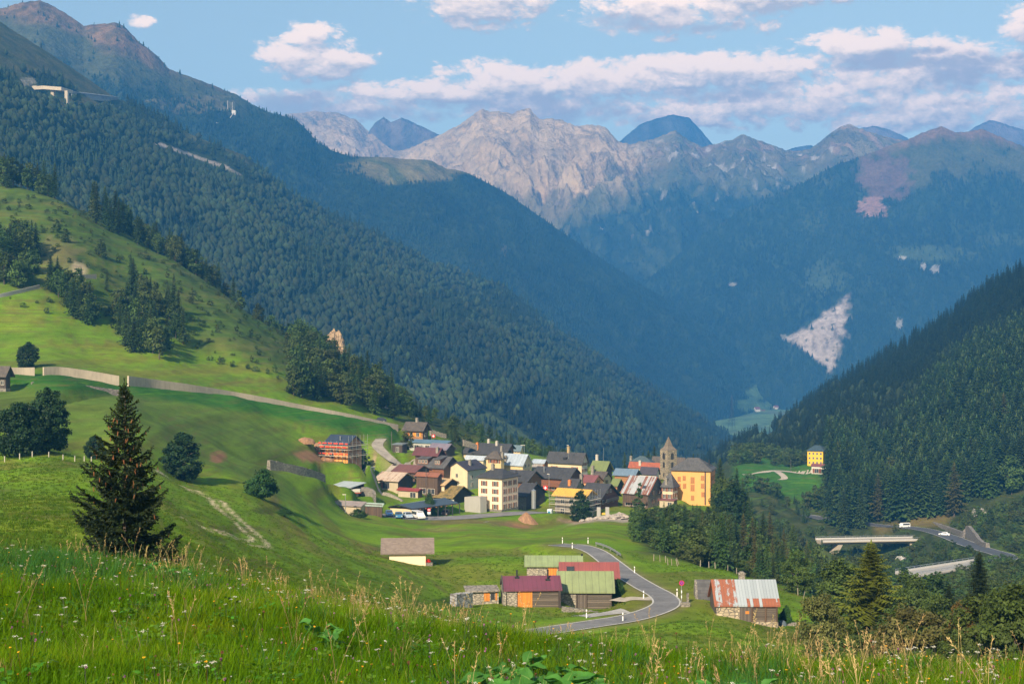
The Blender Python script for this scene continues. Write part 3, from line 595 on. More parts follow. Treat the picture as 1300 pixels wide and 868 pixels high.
CW = {'a': [(9, 466.2, 334), (28, 466.5, 336), (44, 466.3, 337)], 'b': [(55, 466, 336), (66, 465.6, 338), (78, 465.8, 340), (110, 470, 344), (151, 477, 348)],
      'c': [(162.5, 477, 350), (195, 481.5, 360), (242, 488, 371), (290, 496, 384), (330, 503, 392), (385, 514, 404), (440, 524.5, 414), (505, 539, 432)],
      'd': [(80, 354, 455), (88, 351.5, 458), (100, 349, 462), (122, 348, 470)], 'e': [(-30, 379, 425), (0, 373, 430), (25, 367.5, 437), (50, 361.5, 445)]}
for k_, h_ in (('a', 1.6), ('b', 2.3), ('c', 1.9), ('d', 1.6), ('e', 1.2)):
    p_ = smooth_path(CW[k_]); hh_ = np.full(len(p_), h_)
    if k_ == 'c': hh_ = np.linspace(2.7, .8, len(p_))
    p_[:, 2] -= hh_; carve(p_, 1.0, 7)
for q_, h_ in (([(341, 584, 308), (352, 585.5, 311), (368, 589.5, 315), (385, 593, 320), (402, 598.5, 326), (424, 607, 335)], 2.3), ([(546, 545, 436), (556, 548, 438), (566, 551, 440)], 1.4), ([(588, 558, 446), (598, 561, 448), (607, 565.5, 450)], 1.4), ([(600, 664.5, 337), (620, 661.3, 342), (642, 656.8, 347), (661, 651.5, 352)], .1)):
    p_ = smooth_path(q_); p_[:, 2] -= h_; carve(p_, 1.5, 12 if q_[0][0] == 341 else 5)


def pad(px, py, d, r, ext=5, dx=0, dy=0):
    """level ground under a building"""
    c = P(px, py, d); dd = np.hypot(WX - c[0] - dx, WY - c[1] - dy); k = 1 - sst(r, r + ext, dd); GZ[:] = GZ * (1 - k) + (c[2] - .05) * k


for h in sorted(HOUSES, key=lambda h: -h['d']):
    if h['L'].startswith(('rear stone', 'small cream chalet', 'stone and log', 'distant')): continue
    w_ = (h['c'][0] - h['x1']) / F * h['d']; g_ = max(3, (h['x2'] - h['c'][0]) / F * h['d'] * 1.8)
    if h['d'] < 195: pad(h['c'][0], h['b'], h['d'], 3.6, 2.5, -w_ / 2, 3.0); continue
    pad(h['c'][0], h['b'], h['d'], max(.58 * math.hypot(w_ * 1.15, g_), 3.5), 4, -w_ * .45 + g_ * .25, 2.5)
for a_ in ((441, 630, 347, 6.2), (447, 655.3, 323, 5.), (474, 655, 333, 3.), (505, 656, 343, 4), (524, 656, 345, 5), (545, 655.5, 348, 5), (568, 655, 352, 5)): pad(*a_, 3)
for pth, w, e in ((ROAD, 2.6, 3), (TRACK, 1.8, 2), (VROAD, 4, 3), (PATH, 1.2, 3)): carve(pth, w, e)
GPY = CY - F * GZ / GD


def gz(x, y):
    x = np.asarray(x, float); y = np.maximum(np.asarray(y, float), 1.71)
    u = np.clip((CX + F * x / y - GPX[0]) / 5.0, 0, NU - 1.001); v = np.clip((np.log(y) - GLD[0]) / .0115, 0, NV - 1.001)
    i = u.astype(int); j = v.astype(int); a = u - i; b = v - j
    return GZ[i, j] * (1 - a) * (1 - b) + GZ[i + 1, j] * a * (1 - b) + GZ[i, j + 1] * (1 - a) * b + GZ[i + 1, j + 1] * a * b


def on_ground(px, d):
    x = (px - CX) / F * d
    return np.array((x, d, float(gz(x, d))))


def hit(px, py, dmin=30, dmax=900):
    """first ground point met by the sight line through a photo pixel"""
    dd = np.exp(np.linspace(math.log(dmin), math.log(dmax), 900))
    x = (px - CX) / F * dd; z = gz(x, dd); zl = (CY - py) / F * dd
    k = np.argmax(z > zl)
    if not (z > zl).any(): k = len(dd) - 1
    return np.array((x[k], dd[k], z[k]))


# ---- what grows or lies on the ground, as its own colour
g_bright, g_mid, g_olive, g_dark, g_brown = (np.array(c) for c in ((.142, .242, .006), (.102, .188, .007), (.150, .160, .020), (.028, .070, .008), (.105, .075, .026)))
n1 = fbm(WX / 34, WY / 22, 4, 31); n2 = fbm(WX / 70, GZ / 1.7, 3, 33); n3 = fbm(WX / 9, WY / 9, 4, 35); n4 = fbm(WX / 110, WY / 80, 3, 37)
GC = np.ones(GX.shape + (3,)) * g_mid
GC = mixc(GC, g_bright, sst(-.25, .35, n1 + .4 * n4))
GC = mixc(GC, g_olive, sst(-.05, .35, n2 + .5 * n1) * .85)
n5 = fbm(WX / 55, GZ / .8 + WX / 60, 4, 39)
GC = mixc(GC, g_brown, sst(.10, .45, n5 + n3 * .3) * .55 * sst(60, 90, GD))
GC = mixc(GC, g_bright, sst(.12, .4, -n5 + .3 * n3) * .5)
GC = mixc(GC, g_dark, sst(.25, .55, -n1 + n3 * .3) * .18)
# upper pasture: duller and darker than the mown terrace
up = sst(430, 455, GD) * (1 - sst(560, 700, GX))
GC = mixc(GC, mixc(mixc(np.ones(GC.shape) * (.060, .105, .012), (.100, .115, .022), sst(-.1, .35, n2 + n1 * .5)), (.033, .062, .010), sst(.05, .4, n3 + n1)), up)
# pasture between the spruce and the long wall
mid = sst(240, 270, GD) * (1 - sst(330, 400, GD)) * (1 - sst(330, 420, GX))
GC = mixc(GC, mixc(np.ones(GC.shape) * (.080, .128, .018), (.058, .090, .014), sst(-.1, .3, n2)), mid * .8)
# deep green field under the long wall
wl = np.interp(GPX, [-400, 60, 160, 330, 500, 560], [470, 492, 500, 523, 560, 570])[:, None] + n1 * 6
fld = (1 - sst(wl - 2, wl + 6, GPY)) * sst(270, 300, GD) * (1 - sst(-1, 2, GD - np.interp(GPX, [0, 160, 330, 505], [336, 350, 392, 432])[:, None])) * (1 - sst(500, 530, GX))
GC = mixc(GC, np.where(n4[..., None] > 0, (.030, .118, .006), (.024, .092, .006)), fld)
# dry bank behind the crest
GC = mixc(GC, (.075, .080, .014), (1 - sst(60, 85, GD)) * sst(30, 40, GD) * .6)
# woodland floor
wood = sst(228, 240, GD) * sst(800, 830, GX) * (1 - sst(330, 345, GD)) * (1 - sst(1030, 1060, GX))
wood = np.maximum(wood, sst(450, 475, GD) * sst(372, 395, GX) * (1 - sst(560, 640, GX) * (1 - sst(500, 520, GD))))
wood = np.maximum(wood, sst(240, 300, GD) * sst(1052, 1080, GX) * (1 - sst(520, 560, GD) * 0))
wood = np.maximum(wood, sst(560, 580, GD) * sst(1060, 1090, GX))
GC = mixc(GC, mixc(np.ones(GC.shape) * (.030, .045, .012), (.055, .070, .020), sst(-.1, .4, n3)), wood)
# the bright fields across the gorge, the grass bank by the bridge, the grass inside the hairpin
GC = mixc(GC, (.042, .130, .012), sst(595, 605, GD) * sst(925, 940, GX) * (1 - sst(1030, 1060, GX)))
GC = mixc(GC, (.085, .115, .020), sst(360, 380, GD) * (1 - sst(425, 440, GD)) * sst(1020, 1030, GX) * (1 - sst(1075, 1085, GX)))
GC = mixc(GC, (.090, .130, .018), sst(385, 395, GD) * (1 - sst(500, 530, GD)) * sst(1255, 1275, GX))
GC = mixc(GC, (.150, .115, .040), sst(548, 556, GD) * (1 - sst(566, 574, GD)) * sst(1105, 1115, GX) * (1 - sst(1200, 1215, GX)))


def patch(px, py, rx, ry, c, d0, d1, k=1., nz=.5):
    global GC
    q = np.sqrt(((GX - px) / rx) ** 2 + ((GPY - py) / ry) ** 2) + nz * (fbm(GX / (rx * .5), GPY / (ry * .5), 3, int(px) % 97))
    GC = mixc(GC, c, (1 - sst(.75, 1.05, q)) * k * (GD > d0) * (GD < d1))


earth = (.25, .135, .065)
for a in [(412, 580, 36, 9, earth, 345, 375), (386, 577, 12, 6, earth, 345, 380), (470, 586, 18, 4, (.30, .21, .13), 366, 392), (277, 580, 11, 9, (.21, .11, .06), 225, 330), (655, 668, 22, 8, earth, 330, 350),
          (760, 668, 44, 10, (.30, .23, .16), 330, 366), (775, 660, 32, 8, (.34, .29, .23), 335, 366), (718, 661, 18, 3, (.30, .2, .13), 335, 366), (600, 663, 60, 6, (.16, .11, .05), 325, 345, .7), (560, 672, 40, 3, (.20, .15, .06), 250, 330, .5),
          (345, 715, 75, 12, (.075, .070, .018), 95, 135, .75), (45, 655, 60, 6, (.10, .085, .02), 95, 120, .6), (300, 672, 42, 6, (.085, .075, .022), 150, 190, .7), (70, 590, 60, 5, (.11, .09, .025), 160, 200, .5),
          (470, 690, 16, 14, (.12, .085, .03), 205, 235, .8), (355, 648, 40, 5, (.06, .07, .015), 200, 240, .8), (580, 762, 30, 7, (.05, .09, .012), 160, 185), (70, 322, 45, 22, (.16, .13, .06), 430, 540, .55, .9), (100, 345, 12, 14, (.36, .29, .19), 430, 540, .8, .9),
          (365, 375, 55, 10, (.10, .085, .03), 400, 600, .3, .9), (545, 640, 40, 5, (.11, .105, .04), 325, 345, .6)]:
    patch(*a)
# the two wheel ruts of the farm track
RUT = smooth_path([(205, 622, 222), (232, 630, 214), (262, 643, 203), (285, 658, 190), (312, 671, 177), (330, 681, 167), (318, 689, 160), (285, 695, 154), (240, 700, 150)])
m, dd, _z = near_path(RUT, 3, 1)
_rn = fbm(WX[m] / 3, WY[m] / 3, 3, 44)
_r = np.exp(-((dd - .95) / .34) ** 2) * sst(-.5, .1, _rn + .2)
_c = GC[m]; GC[m] = mixc(_c, (.60, .49, .31), np.clip(_r * 1.4, 0, 1))
m, dd, _z = near_path(ROAD, 4, 3)
GC[m] = mixc(GC[m], (.17, .14, .07), (1 - sst(2.2, 3.6, dd)) * .6)
m, dd, _z = near_path(TRACK, 4, 3)
GC[m] = mixc(GC[m], (.20, .17, .09), (1 - sst(1.6, 3.2, dd)) * .7)

_v = np.stack([WX, WY, GZ], -1).reshape(-1, 3)
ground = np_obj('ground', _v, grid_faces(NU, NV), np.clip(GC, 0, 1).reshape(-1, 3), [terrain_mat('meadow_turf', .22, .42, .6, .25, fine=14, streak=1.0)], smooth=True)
setp(ground, 'rolling green alpine meadow with olive streaks and bare earth patches', kind='structure')


def ribbon(name, path, w, mats, lift=.06, left=None, right=None, n=4):
    """a strip lying on the ground along a path, edges following the ground"""
    t = np.gradient(path[:, :2], axis=0); t /= np.linalg.norm(t, axis=1)[:, None]
    nrm = np.stack([t[:, 1], -t[:, 0]], 1)                 # to the right of travel
    a, b = (-w, w) if left is None else (left, right)
    off = np.linspace(a, b, n)
    xy = path[:, None, :2] + nrm[:, None, :] * off[None, :, None]
    z = np.maximum(path[:, None, 2] + 0 * off, gz(xy[..., 0], xy[..., 1])) + lift
    v = np.concatenate([xy, z[..., None]], -1).reshape(-1, 3)
    f = grid_faces(len(path), n)[:, ::-1]
    return setp(np_obj(name, v, f, None, mats, smooth=True), kind='structure')


def asphalt(name, c):
    if name in _M: return _M[name]
    t = NT(name); g = t.n.new('ShaderNodeNewGeometry')
    a = t.noise(.35, g.outputs['Position'], 6, .7); b = t.noise(2.5, g.outputs['Position'], 4, .6)
    t.link(t.mix(t.ramp(t.math('ADD', t.math('MULTIPLY', a, .7), t.math('MULTIPLY', b, .3)), [(.3, 0.), (.72, 1.)]), tuple(v * .58 for v in c), tuple(v * 1.5 for v in c)), t.b.inputs['Base Color'])
    t.b.inputs['Roughness'].default_value = .85
    _M[name] = t.mat; return t.mat


white_line = plain('worn_white_paint', (.46, .44, .40), .85, var=.55, scale=1.2)
setp(ribbon('road', ROAD, 1.85, [asphalt('asphalt_pale', (.155, .15, .15))], .07), 'narrow grey asphalt road bending past the barns')
for s in (-1, 1):
    setp(ribbon('road_edge_line', ROAD, 0, [white_line], .09, *sorted((s * 1.62, s * 1.85)), n=2), 'worn white edge line of the bending road')
setp(ribbon('track', TRACK, 1.7, [asphalt('gravel', (.30, .26, .21))], .08), 'pale gravel track climbing past the chalets')
setp(ribbon('track', TRACK2, 1.7, [asphalt('gravel', (.30, .26, .21))], .10), 'short pale gravel branch towards the dormered house')
setp(ribbon('road', VROAD, 3.6, [asphalt('asphalt_village', (.19, .18, .175))], .08), 'grey village road and parking in front of the carport')
setp(ribbon('path', LANE, 1.5, [asphalt('gravel', (.30, .26, .21))], .08), 'pale lane between stone walls beside the truck shelter')
setp(ribbon('path', PATH, .9, [asphalt('gravel_pale', (.42, .36, .28))], .08), 'thin pale path crossing the green field')
setp(ribbon('road', VALLEY, 4.0, [asphalt('asphalt_dark', (.07, .075, .085))], .10), 'dark valley road curving below the stone wall')
for s in (-1, 1):
    setp(ribbon('road_edge_line', VALLEY, 0, [white_line], .13, *sorted((s * 3.5, s * 3.8)), n=2), 'white edge line of the dark valley road')
setp(ribbon('road', FARLANE, 2.2, [asphalt('gravel_pale', (.42, .36, .28))], .12), 'pale lane to the yellow house beyond the gorge')
setp(ribbon('road', FARLANE2, 1.6, [asphalt('gravel_pale', (.42, .36, .28))], .14), 'pale spur lane bending into the bright field')
# gravel lay-by inside the bend
LAYBY = smooth_path([(838, 757.5, 178), (822, 762, 176), (800, 762, 177), (780, 760, 178.5)])
setp(ribbon('road', LAYBY, 1.3, [asphalt('gravel_pale', (.42, .36, .28))], .055), 'pale gravel lay-by branching off the road bend')
YARD = smooth_path([(735, 787, 163), (758, 784, 165), (780, 780, 166.5), (795, 779, 167)])
setp(ribbon('yard', YARD, 1.8, [asphalt('concrete_yard', (.36, .34, .31))], .055), 'pale concrete yard below the log barn')
# ------------------------------------------------------------------ the mountains: each a surface from its foot to its ridge and down behind
def sheet(name, label, ridge, foot, nu, nv, mat, colour, shape=1.15, amp=30, freq=6, jag=1.5, behind=.35, seed=1, along=2.2, bumps=0, top_calm=.25, lean_=.15, iso=.15):
    ridge = np.array(ridge, float); foot = np.array(foot, float)
    px = np.linspace(ridge[0, 0], ridge[-1, 0], nu)
    rd = np.interp(px, ridge[:, 0], ridge[:, 2]); rp = np.interp(px, ridge[:, 0], ridge[:, 1])
    rp = rp + jag * (fbm(px / 14, px * 0, 4, seed + 3, .6) + .3 * ridged(px / 5, px * 0 + .5, 2, seed + 4))
    rz = (CY - rp) / F * rd
    fd = np.interp(px, foot[:, 0], foot[:, 1]); fz = np.interp(px, foot[:, 0], foot[:, 2])
    s = np.concatenate([np.linspace(0, 1, nv), 1 + np.linspace(0, 1, nv // 6 + 2)[1:]])
    Sg = np.repeat(s[None], nu, 0); Pg = np.repeat(px[:, None], len(s), 1)
    front = np.clip(Sg, 0, 1); back = np.clip(Sg - 1, 0, 1)
    D = fd[:, None] + (rd - fd)[:, None] * front + rd[:, None] * behind * back
    sh = shape if np.isscalar(shape) else np.interp(px, *zip(*shape))[:, None]
    Z = fz[:, None] + (rz - fz)[:, None] * front ** sh - np.maximum(rz - fz, 150)[:, None] * .9 * back
    X = (Pg - CX) / F * D
    u = X / (rd.mean() / freq); w = D / (rd.mean() / freq)
    calm = np.sin(np.pi * np.clip(front, 0, 1)) ** .8 * (1 - back) + top_calm * back * sst(0, .3, back)
    wx = u + .35 * fbm(u * 1.3, w * 1.3, 2, seed + 8)
    lean = front * lean_ + .25 * fbm(u * 2, front * 3, 3, seed + 6)
    gul = ridged((wx + lean) * along, front * 1.6 + w * .3, 5, seed, .55)
    Z = Z + amp * calm * (gul * .7 + fbm(u, w, 4, seed + 1) * .8 + iso * ridged(wx * 4.2, w * 4.2, 6, seed + 9, .58))
    if bumps: Z = Z + bumps * calm * fbm(u * 9, w * 9, 3, seed + 2)
    cap = (rz / rd)[:, None] * D
    Z = np.where(front < .999, np.minimum(Z, cap - .002 * (rd[:, None] - D)), Z)
    PY = CY - F * Z / D
    gs = np.gradient(Z, axis=0) / np.maximum(np.gradient(X, axis=0), 1e-3)
    c = colour(Pg, PY, Sg, gul, gs, u, w, Z)
    v = np.stack([X, D, Z], -1)
    o = np_obj(name, v.reshape(-1, 3), grid_faces(nu, len(s)), np.clip(c, 0, 1).reshape(-1, 3), [mat], smooth=True)
    setp(o, label, kind='structure')
    return dict(o=o, v=v, px=Pg, py=PY, s=Sg, c=c, gul=gul)


OPEN = {}


def sheet_at(S, px, py, lift=0.0):
    """the point of a mountain seen at a photo pixel"""
    n = S['s'].shape[1]; k = (S['s'][0] <= 1).sum()
    q = (S['px'][:, :k] - px) ** 2 + ((S['py'][:, :k] - py) * 1.0) ** 2
    i, j = np.unravel_index(np.argmin(q), q.shape); d = S['v'][i, j, 1] - lift
    return P(px, py, d)


C_ = lambda sh, c: np.ones(sh + (3,)) * np.array(c)
m_forest = terrain_mat('wooded_slope', .05, .38, .9, 6, fine=6)
m_far = terrain_mat('distant_slope', .012, .40, .8, 14, fine=8)
m_rock = terrain_mat('bare_rock_slope', .006, .42, 1.0, 55, fine=6)


def blob(PX, PY, px, py, rx, ry, sd=0, nz=.5, f=2.2):
    q = np.sqrt(((PX - px) / rx) ** 2 + ((PY - py) / ry) ** 2) + nz * fbm(PX / rx * f, PY / ry * f, 4, sd)
    return 1 - sst(.7, 1.05, q)


def line_mask(PX, PY, pts, w, sd=0):
    best = np.full(PX.shape, 1e9)
    for (x0, y0), (x1, y1) in zip(pts[:-1], pts[1:]):
        L = (x1 - x0) ** 2 + (y1 - y0) ** 2
        t = np.clip(((PX - x0) * (x1 - x0) + (PY - y0) * (y1 - y0)) / L, 0, 1)
        best = np.minimum(best, np.hypot(PX - x0 - t * (x1 - x0), PY - y0 - t * (y1 - y0)))
    return 1 - sst(w * .6, w * 1.1, best + w * .5 * fbm(PX / 6, PY / 6, 3, sd))


RB = [(-700, -260, 1500), (-300, -120, 1550), (-100, -22, 1600), (0, 28, 1650), (60, 66, 1660), (100, 92, 1670), (140, 120, 1680), (152, 127, 1690), (170, 132, 1700), (215, 152, 1720), (240, 170, 1740), (310, 197, 1800), (350, 227, 1840), (380, 252, 1870), (430, 274, 1920),
      (500, 305, 1990), (545, 334, 2040), (600, 350, 2110), (640, 361, 2160), (700, 412, 2230), (780, 462, 2330), (850, 503, 2430), (900, 533, 2520), (935, 556, 2600), (985, 590, 2700), (1040, 640, 2800)]


def colB(PX, PY, s, gul, gs, u, w, Z):
    sh = PX.shape
    c = mixc(C_(sh, (.026, .040, .015)), (.040, .056, .018), sst(-.2, .35, fbm(u * 5, w * 5, 4, 71)))
    # open slopes near the top left and along the gallery road
    g = sst(.15, -.1, (PY - np.interp(PX, [-700, 0, 75, 150, 160, 230, 330, 420, 470, 560], [-150, 88, 108, 132, 128, 158, 212, 262, 282, 300])) / 30 + .5 * fbm(u * 6, w * 6, 4, 72))
    c = mixc(c, mixc(C_(sh, (.085, .080, .030)), (.050, .060, .022), sst(-.2, .3, fbm(u * 14, w * 14, 3, 73))), g)
    o1 = blob(PX, PY, 280, 172, 55, 12, 74); o2 = blob(PX, PY, 100, 132, 30, 10, 75)
    OPEN['B'] = np.clip(g + o1 * .85 + o2 * .6 + 1.2 * line_mask(PX, PY, [(180, 176), (210, 188), (240, 198), (262, 206), (300, 221)], 7, 76) + line_mask(PX, PY, [(612, 527), (650, 548), (690, 572)], 8, 78) + 1.3 * line_mask(PX, PY, [(28, 104), (60, 124), (100, 124), (155, 128)], 9, 70) + .5 * sst(.32, .45, fbm(u * 11, w * 11, 4, 700)), 0, 1)
    c = mixc(c, (.110, .105, .035), o1 * .8)
    c = mixc(c, (.11, .10, .040), o2 * .7)
    c = mixc(c, (.33, .28, .24), np.maximum(line_mask(PX, PY, [(188, 179), (210, 186), (240, 196), (262, 204), (288, 213)], 2.4, 76), line_mask(PX, PY, [(288, 213), (305, 222)], 2.0, 76) * .6))
    c = mixc(c, (.30, .27, .22), blob(PX, PY, 35, 104, 12, 6, 77) * .7)
    # small clearings and the meadow behind the village
    c = mixc(c, (.090, .120, .035), line_mask(PX, PY, [(618, 530), (650, 548), (690, 572)], 7, 78))
    c = mixc(c, (.10, .055, .040), blob(PX, PY, 738, 503, 12, 12, 79, .8) * .3)
    return c


SB = sheet('mountain', 'long dark wooded mountainside falling to the village from the left', RB, [(-700, 700, -60), (0, 690, -20), (300, 720, -90), (500, 800, -110), (700, 900, -130), (900, 1150, -165), (1040, 1500, -185)], 520, 260, m_forest, colB, shape=1.05, amp=34, freq=5, jag=1.2, seed=41, along=1.6, bumps=3)

RC = [(-700, -260, 2700), (-300, -110, 2850), (-60, -20, 2950), (0, 11, 3000), (25, 4, 3010), (50, 0, 3020), (70, 9, 3030), (85, 18, 3040), (107, 33, 3050), (118, 31, 3060), (147, 29, 3070), (158, 33, 3080), (175, 52, 3090), (200, 71, 3110), (215, 88, 3120), (235, 95, 3150), (270, 108, 3190), (300, 120, 3240), (325, 135, 3290), (340, 142, 3310), (375, 152, 3370),
      (390, 165, 3400), (402, 180, 3430), (420, 190, 3460), (445, 199, 3500), (480, 199, 3560), (520, 202, 3640), (545, 203, 3680), (565, 213, 3720), (590, 218, 3770), (640, 243, 3870), (700, 285, 3990), (760, 326, 4110), (830, 371, 4270), (900, 410, 4450), (960, 440, 4620), (1020, 466, 4800), (1050, 478, 4900), (1070, 492, 4960), (1110, 520, 5050)]


def colC(PX, PY, s, gul, gs, u, w, Z):
    sh = PX.shape
    c = mixc(C_(sh, (.020, .034, .016)), (.034, .050, .022), sst(-.2, .3, fbm(u * 7, w * 7, 4, 81)))
    n = fbm(u * 8, w * 8, 4, 82)
    # bare ground above the tree line, browner towards the summits
    tl = np.interp(PX, [-700, 0, 100, 200, 260, 310, 350, 420], [120, 55, 88, 118, 128, 140, 128, 150])
    hi = sst(22, -12, PY - tl + 26 * n); alp = blob(PX, PY, 520, 214, 88, 22, 85, .35)
    OPEN['C'] = np.clip(hi * .95 + alp + 1.2 * blob(PX, PY, 1000, 500, 54, 30, 87, .5) + blob(PX, PY, 948, 514, 16, 9, 88) + .5 * sst(.3, .45, fbm(u * 10, w * 10, 4, 701)), 0, 1)
    c = mixc(c, (.075, .080, .035), hi)
    tl2 = np.interp(PX, [-700, 0, 60, 110, 120, 180, 230, 280, 310], [60, 22, 28, 45, 62, 78, 92, 112, 110])
    c = mixc(c, mixc(C_(sh, (.20, .125, .070)), (.115, .085, .050), sst(-.2, .3, fbm(u * 22, w * 22, 3, 83))), sst(10, -8, PY - tl2 + 14 * n))
    c = mixc(c, (.15, .125, .060), blob(PX, PY, 245, 132, 60, 12, 84, .7) * .7)
    # the alp: pale terrace
    c = mixc(c, mixc(C_(sh, (.185, .150, .060)), (.095, .105, .036), sst(-.1, .35, n)), alp)
    c = mixc(c, (.20, .17, .14), blob(PX, PY, 640, 318, 6, 10, 86) * .25)
    # fields at the foot, far down the valley
    c = mixc(c, (.150, .235, .085), np.clip(blob(PX, PY, 1000, 500, 54, 30, 87, .5) * .85 + blob(PX, PY, 948, 514, 16, 9, 88) * .7, 0, 1))
    return c


near_ = lambda d: 2000 + (d - 2000) * .72
SCs = sheet('mountain', 'blue hazy mountainside with two brown summits behind the wooded slope', [(a, b, near_(d)) for a, b, d in RC], [(-700, 2000, 100), (0, 2050, 80), (400, 2150, -60), (700, 2500, -140), (900, 3000, -180), (1000, 3500, -205), (1110, 3950, -210)], 560, 260, m_far, colC, shape=1.12, amp=75, freq=5, jag=2.0, seed=51, along=1.9, bumps=6, top_calm=.1)

# far valley floor
vx = np.linspace(760, 1240, 60); vd = np.linspace(2400, 4700, 60)
VX, VD = np.meshgrid(vx, vd, indexing='ij')
VZ = np.interp(VD, [2400, 3000, 3500, 4200, 4700], [-200, -182, -172, -172, -180]) + 5 * fbm(VX / 60, VD / 300, 3, 90)
vc = mixc(mixc(C_(VX.shape, (.150, .235, .085)), (.08, .13, .05), sst(.0, .3, fbm(VX / 18, VD / 90, 3, 91))), (.15, .17, .075), sst(.1, .4, fbm(VX / 25, VD / 130, 3, 92)))
setp(np_obj('valley_floor', np.stack([(VX - CX) / F * VD, VD, VZ], -1).reshape(-1, 3), grid_faces(60, 60), vc.reshape(-1, 3), [m_far], smooth=True), 'hazy green fields on the distant valley floor', kind='structure')

RI = [(840, 640, 1650), (880, 600, 1600), (915, 580, 1560), (940, 566, 1530), (965, 556, 1500), (1000, 536, 1450), (1050, 500, 1380), (1100, 470, 1320), (1150, 440, 1260), (1200, 412, 1200), (1250, 374, 1150), (1300, 348, 1110), (1340, 320, 1080), (1500, 220, 1000), (1800, 60, 950), (2100, -60, 950)]


def colI(PX, PY, s, gul, gs, u, w, Z):
    c = mixc(C_(PX.shape, (.018, .028, .010)), (.034, .046, .016), sst(-.2, .3, fbm(u * 7, w * 7, 4, 95)))
    c = mixc(c, (.105, .135, .040), blob(PX, PY, 972, 560, 16, 12, 96, .4))
    return c


SI = sheet('mountain', 'dark conifer covered slope rising to the right edge', RI, [(840, 1150, -120), (960, 800, -75), (1050, 700, -62), (1200, 690, -48), (1400, 680, -20), (2100, 700, 60)], 260, 150, m_forest, colI, shape=1.0, amp=12, freq=4, jag=.8, seed=61, bumps=2)

RE = [(300, 150, 8600), (330, 148, 8600), (400, 141, 8600), (430, 143, 8500), (452, 152, 8450), (468, 166, 8400), (500, 192, 7600), (520, 188, 7500), (560, 170, 7300), (585, 157, 7200), (600, 146, 7150), (612, 137, 7100), (622, 143, 7080), (632, 141, 7060), (650, 144, 7020), (662, 139, 7000), (672, 137, 6990), (686, 152, 6970), (700, 150, 6960), (712, 152, 6950), (730, 159, 6930), (752, 158, 6910), (770, 162, 6900), (785, 179, 6890), (800, 183, 6890), (830, 176, 6900), (857, 165, 6900), (875, 178, 6890), (892, 186, 6880), (915, 181, 6900), (932, 176, 6900), (945, 169, 6900), (955, 176, 6900), (970, 180, 6900), (990, 188, 6900), (1010, 192, 6900), (1030, 188, 6900), (1050, 172, 6900), (1066, 161, 6900), (1076, 157, 6900), (1090, 162, 6900), (1104, 167, 6900), (1118, 172, 6900), (1150, 178, 6950), (1250, 190, 7000), (1500, 200, 7000)]


def colE(PX, PY, s, gul, gs, u, w, Z):
    sh = PX.shape
    n = fbm(u * 9, w * 9, 5, 101); n2 = fbm((u + 1.1 * s) * 24, s * 7, 5, 102)
    c = mixc(C_(sh, (.47, .315, .165)), (.245, .180, .105), sst(-.25, .3, n2 + .5 * n))
    c = mixc(c, (.62, .44, .255), sst(.05, .5, gul + n2 * .7) * .6)
    c = mixc(c, (.185, .150, .065), sst(-.1, .4, n - .5 * gul + (PY - 215) / 70) * .8)          # thin turf lower down
    c = mixc(c, (.14, .105, .065), sst(.08, .38, fbm((u + 1.1 * s) * 40, s * 9, 5, 107)) * .6)
    right = sst(770, 860, PX)
    c = mixc(c, mixc(C_(sh, (.165, .135, .060)), (.100, .100, .042), sst(-.2, .3, n)), right * .92 * sst(150, 172, PY))
    c = mixc(c, (.40, .24, .16), right * sst(.1, .45, n2 + n) * .6)
    c = mixc(c, (.56, .48, .41), right * sst(.22, .42, fbm(u * 16, w * 11, 5, 103) + .15 * n2) * sst(170, 195, PY) * sst(262, 235, PY))
    # tree line
    tl = np.interp(PX, [400, 640, 700, 760, 830, 900, 960, 1100], [340, 310, 305, 268, 244, 240, 244, 236])
    c = mixc(c, (.105, .110, .042), sst(-48, -6, PY - tl + 26 * n) * .8 * sst(640, 740, PX))
    fo = sst(-14, 12, PY - tl + 34 * fbm(u * 12, w * 12, 4, 104))
    c = mixc(c, mixc(C_(sh, (.026, .040, .020)), (.055, .070, .030), sst(-.1, .35, n2)), fo)
    c = mixc(c, (.52, .46, .40), fo * sst(.26, .40, fbm(u * 14, w * 9, 5, 105)) * sst(335, 270, PY) * sst(680, 740, PX))
    c = mixc(c, (.10, .12, .045), fo * sst(.2, .45, fbm(u * 6, w * 10, 4, 106)) * .8)
    return c


SE = sheet('mountain', 'sunlit pinkish rock mountains closing the valley', [(a, b, d * .76) for a, b, d in RE], [(300, 4400, -60), (700, 3750, -170), (900, 3700, -180), (1500, 4100, -160)], 620, 260, m_rock, colE, shape=[(300, 1.1), (700, .95), (1500, .9)], amp=112, freq=6, jag=3.0, seed=111, behind=.12, along=2.2, lean_=1.1, iso=1.05, bumps=14, top_calm=.1)

RG = [(690, 440, 5000), (740, 412, 5010), (800, 372, 5020), (850, 332, 5040), (900, 292, 5060), (940, 268, 5080), (960, 259, 5090), (1000, 240, 5110), (1020, 232, 5120), (1060, 210, 5140), (1100, 196, 5150), (1130, 184, 5160), (1150, 178, 5165), (1172, 168, 5170), (1196, 160, 5180), (1212, 168, 5180), (1230, 167, 5180), (1245, 163, 5180), (1262, 170, 5170), (1280, 178, 5150), (1310, 190, 5100), (1400, 205, 5050), (1600, 190, 5000)]


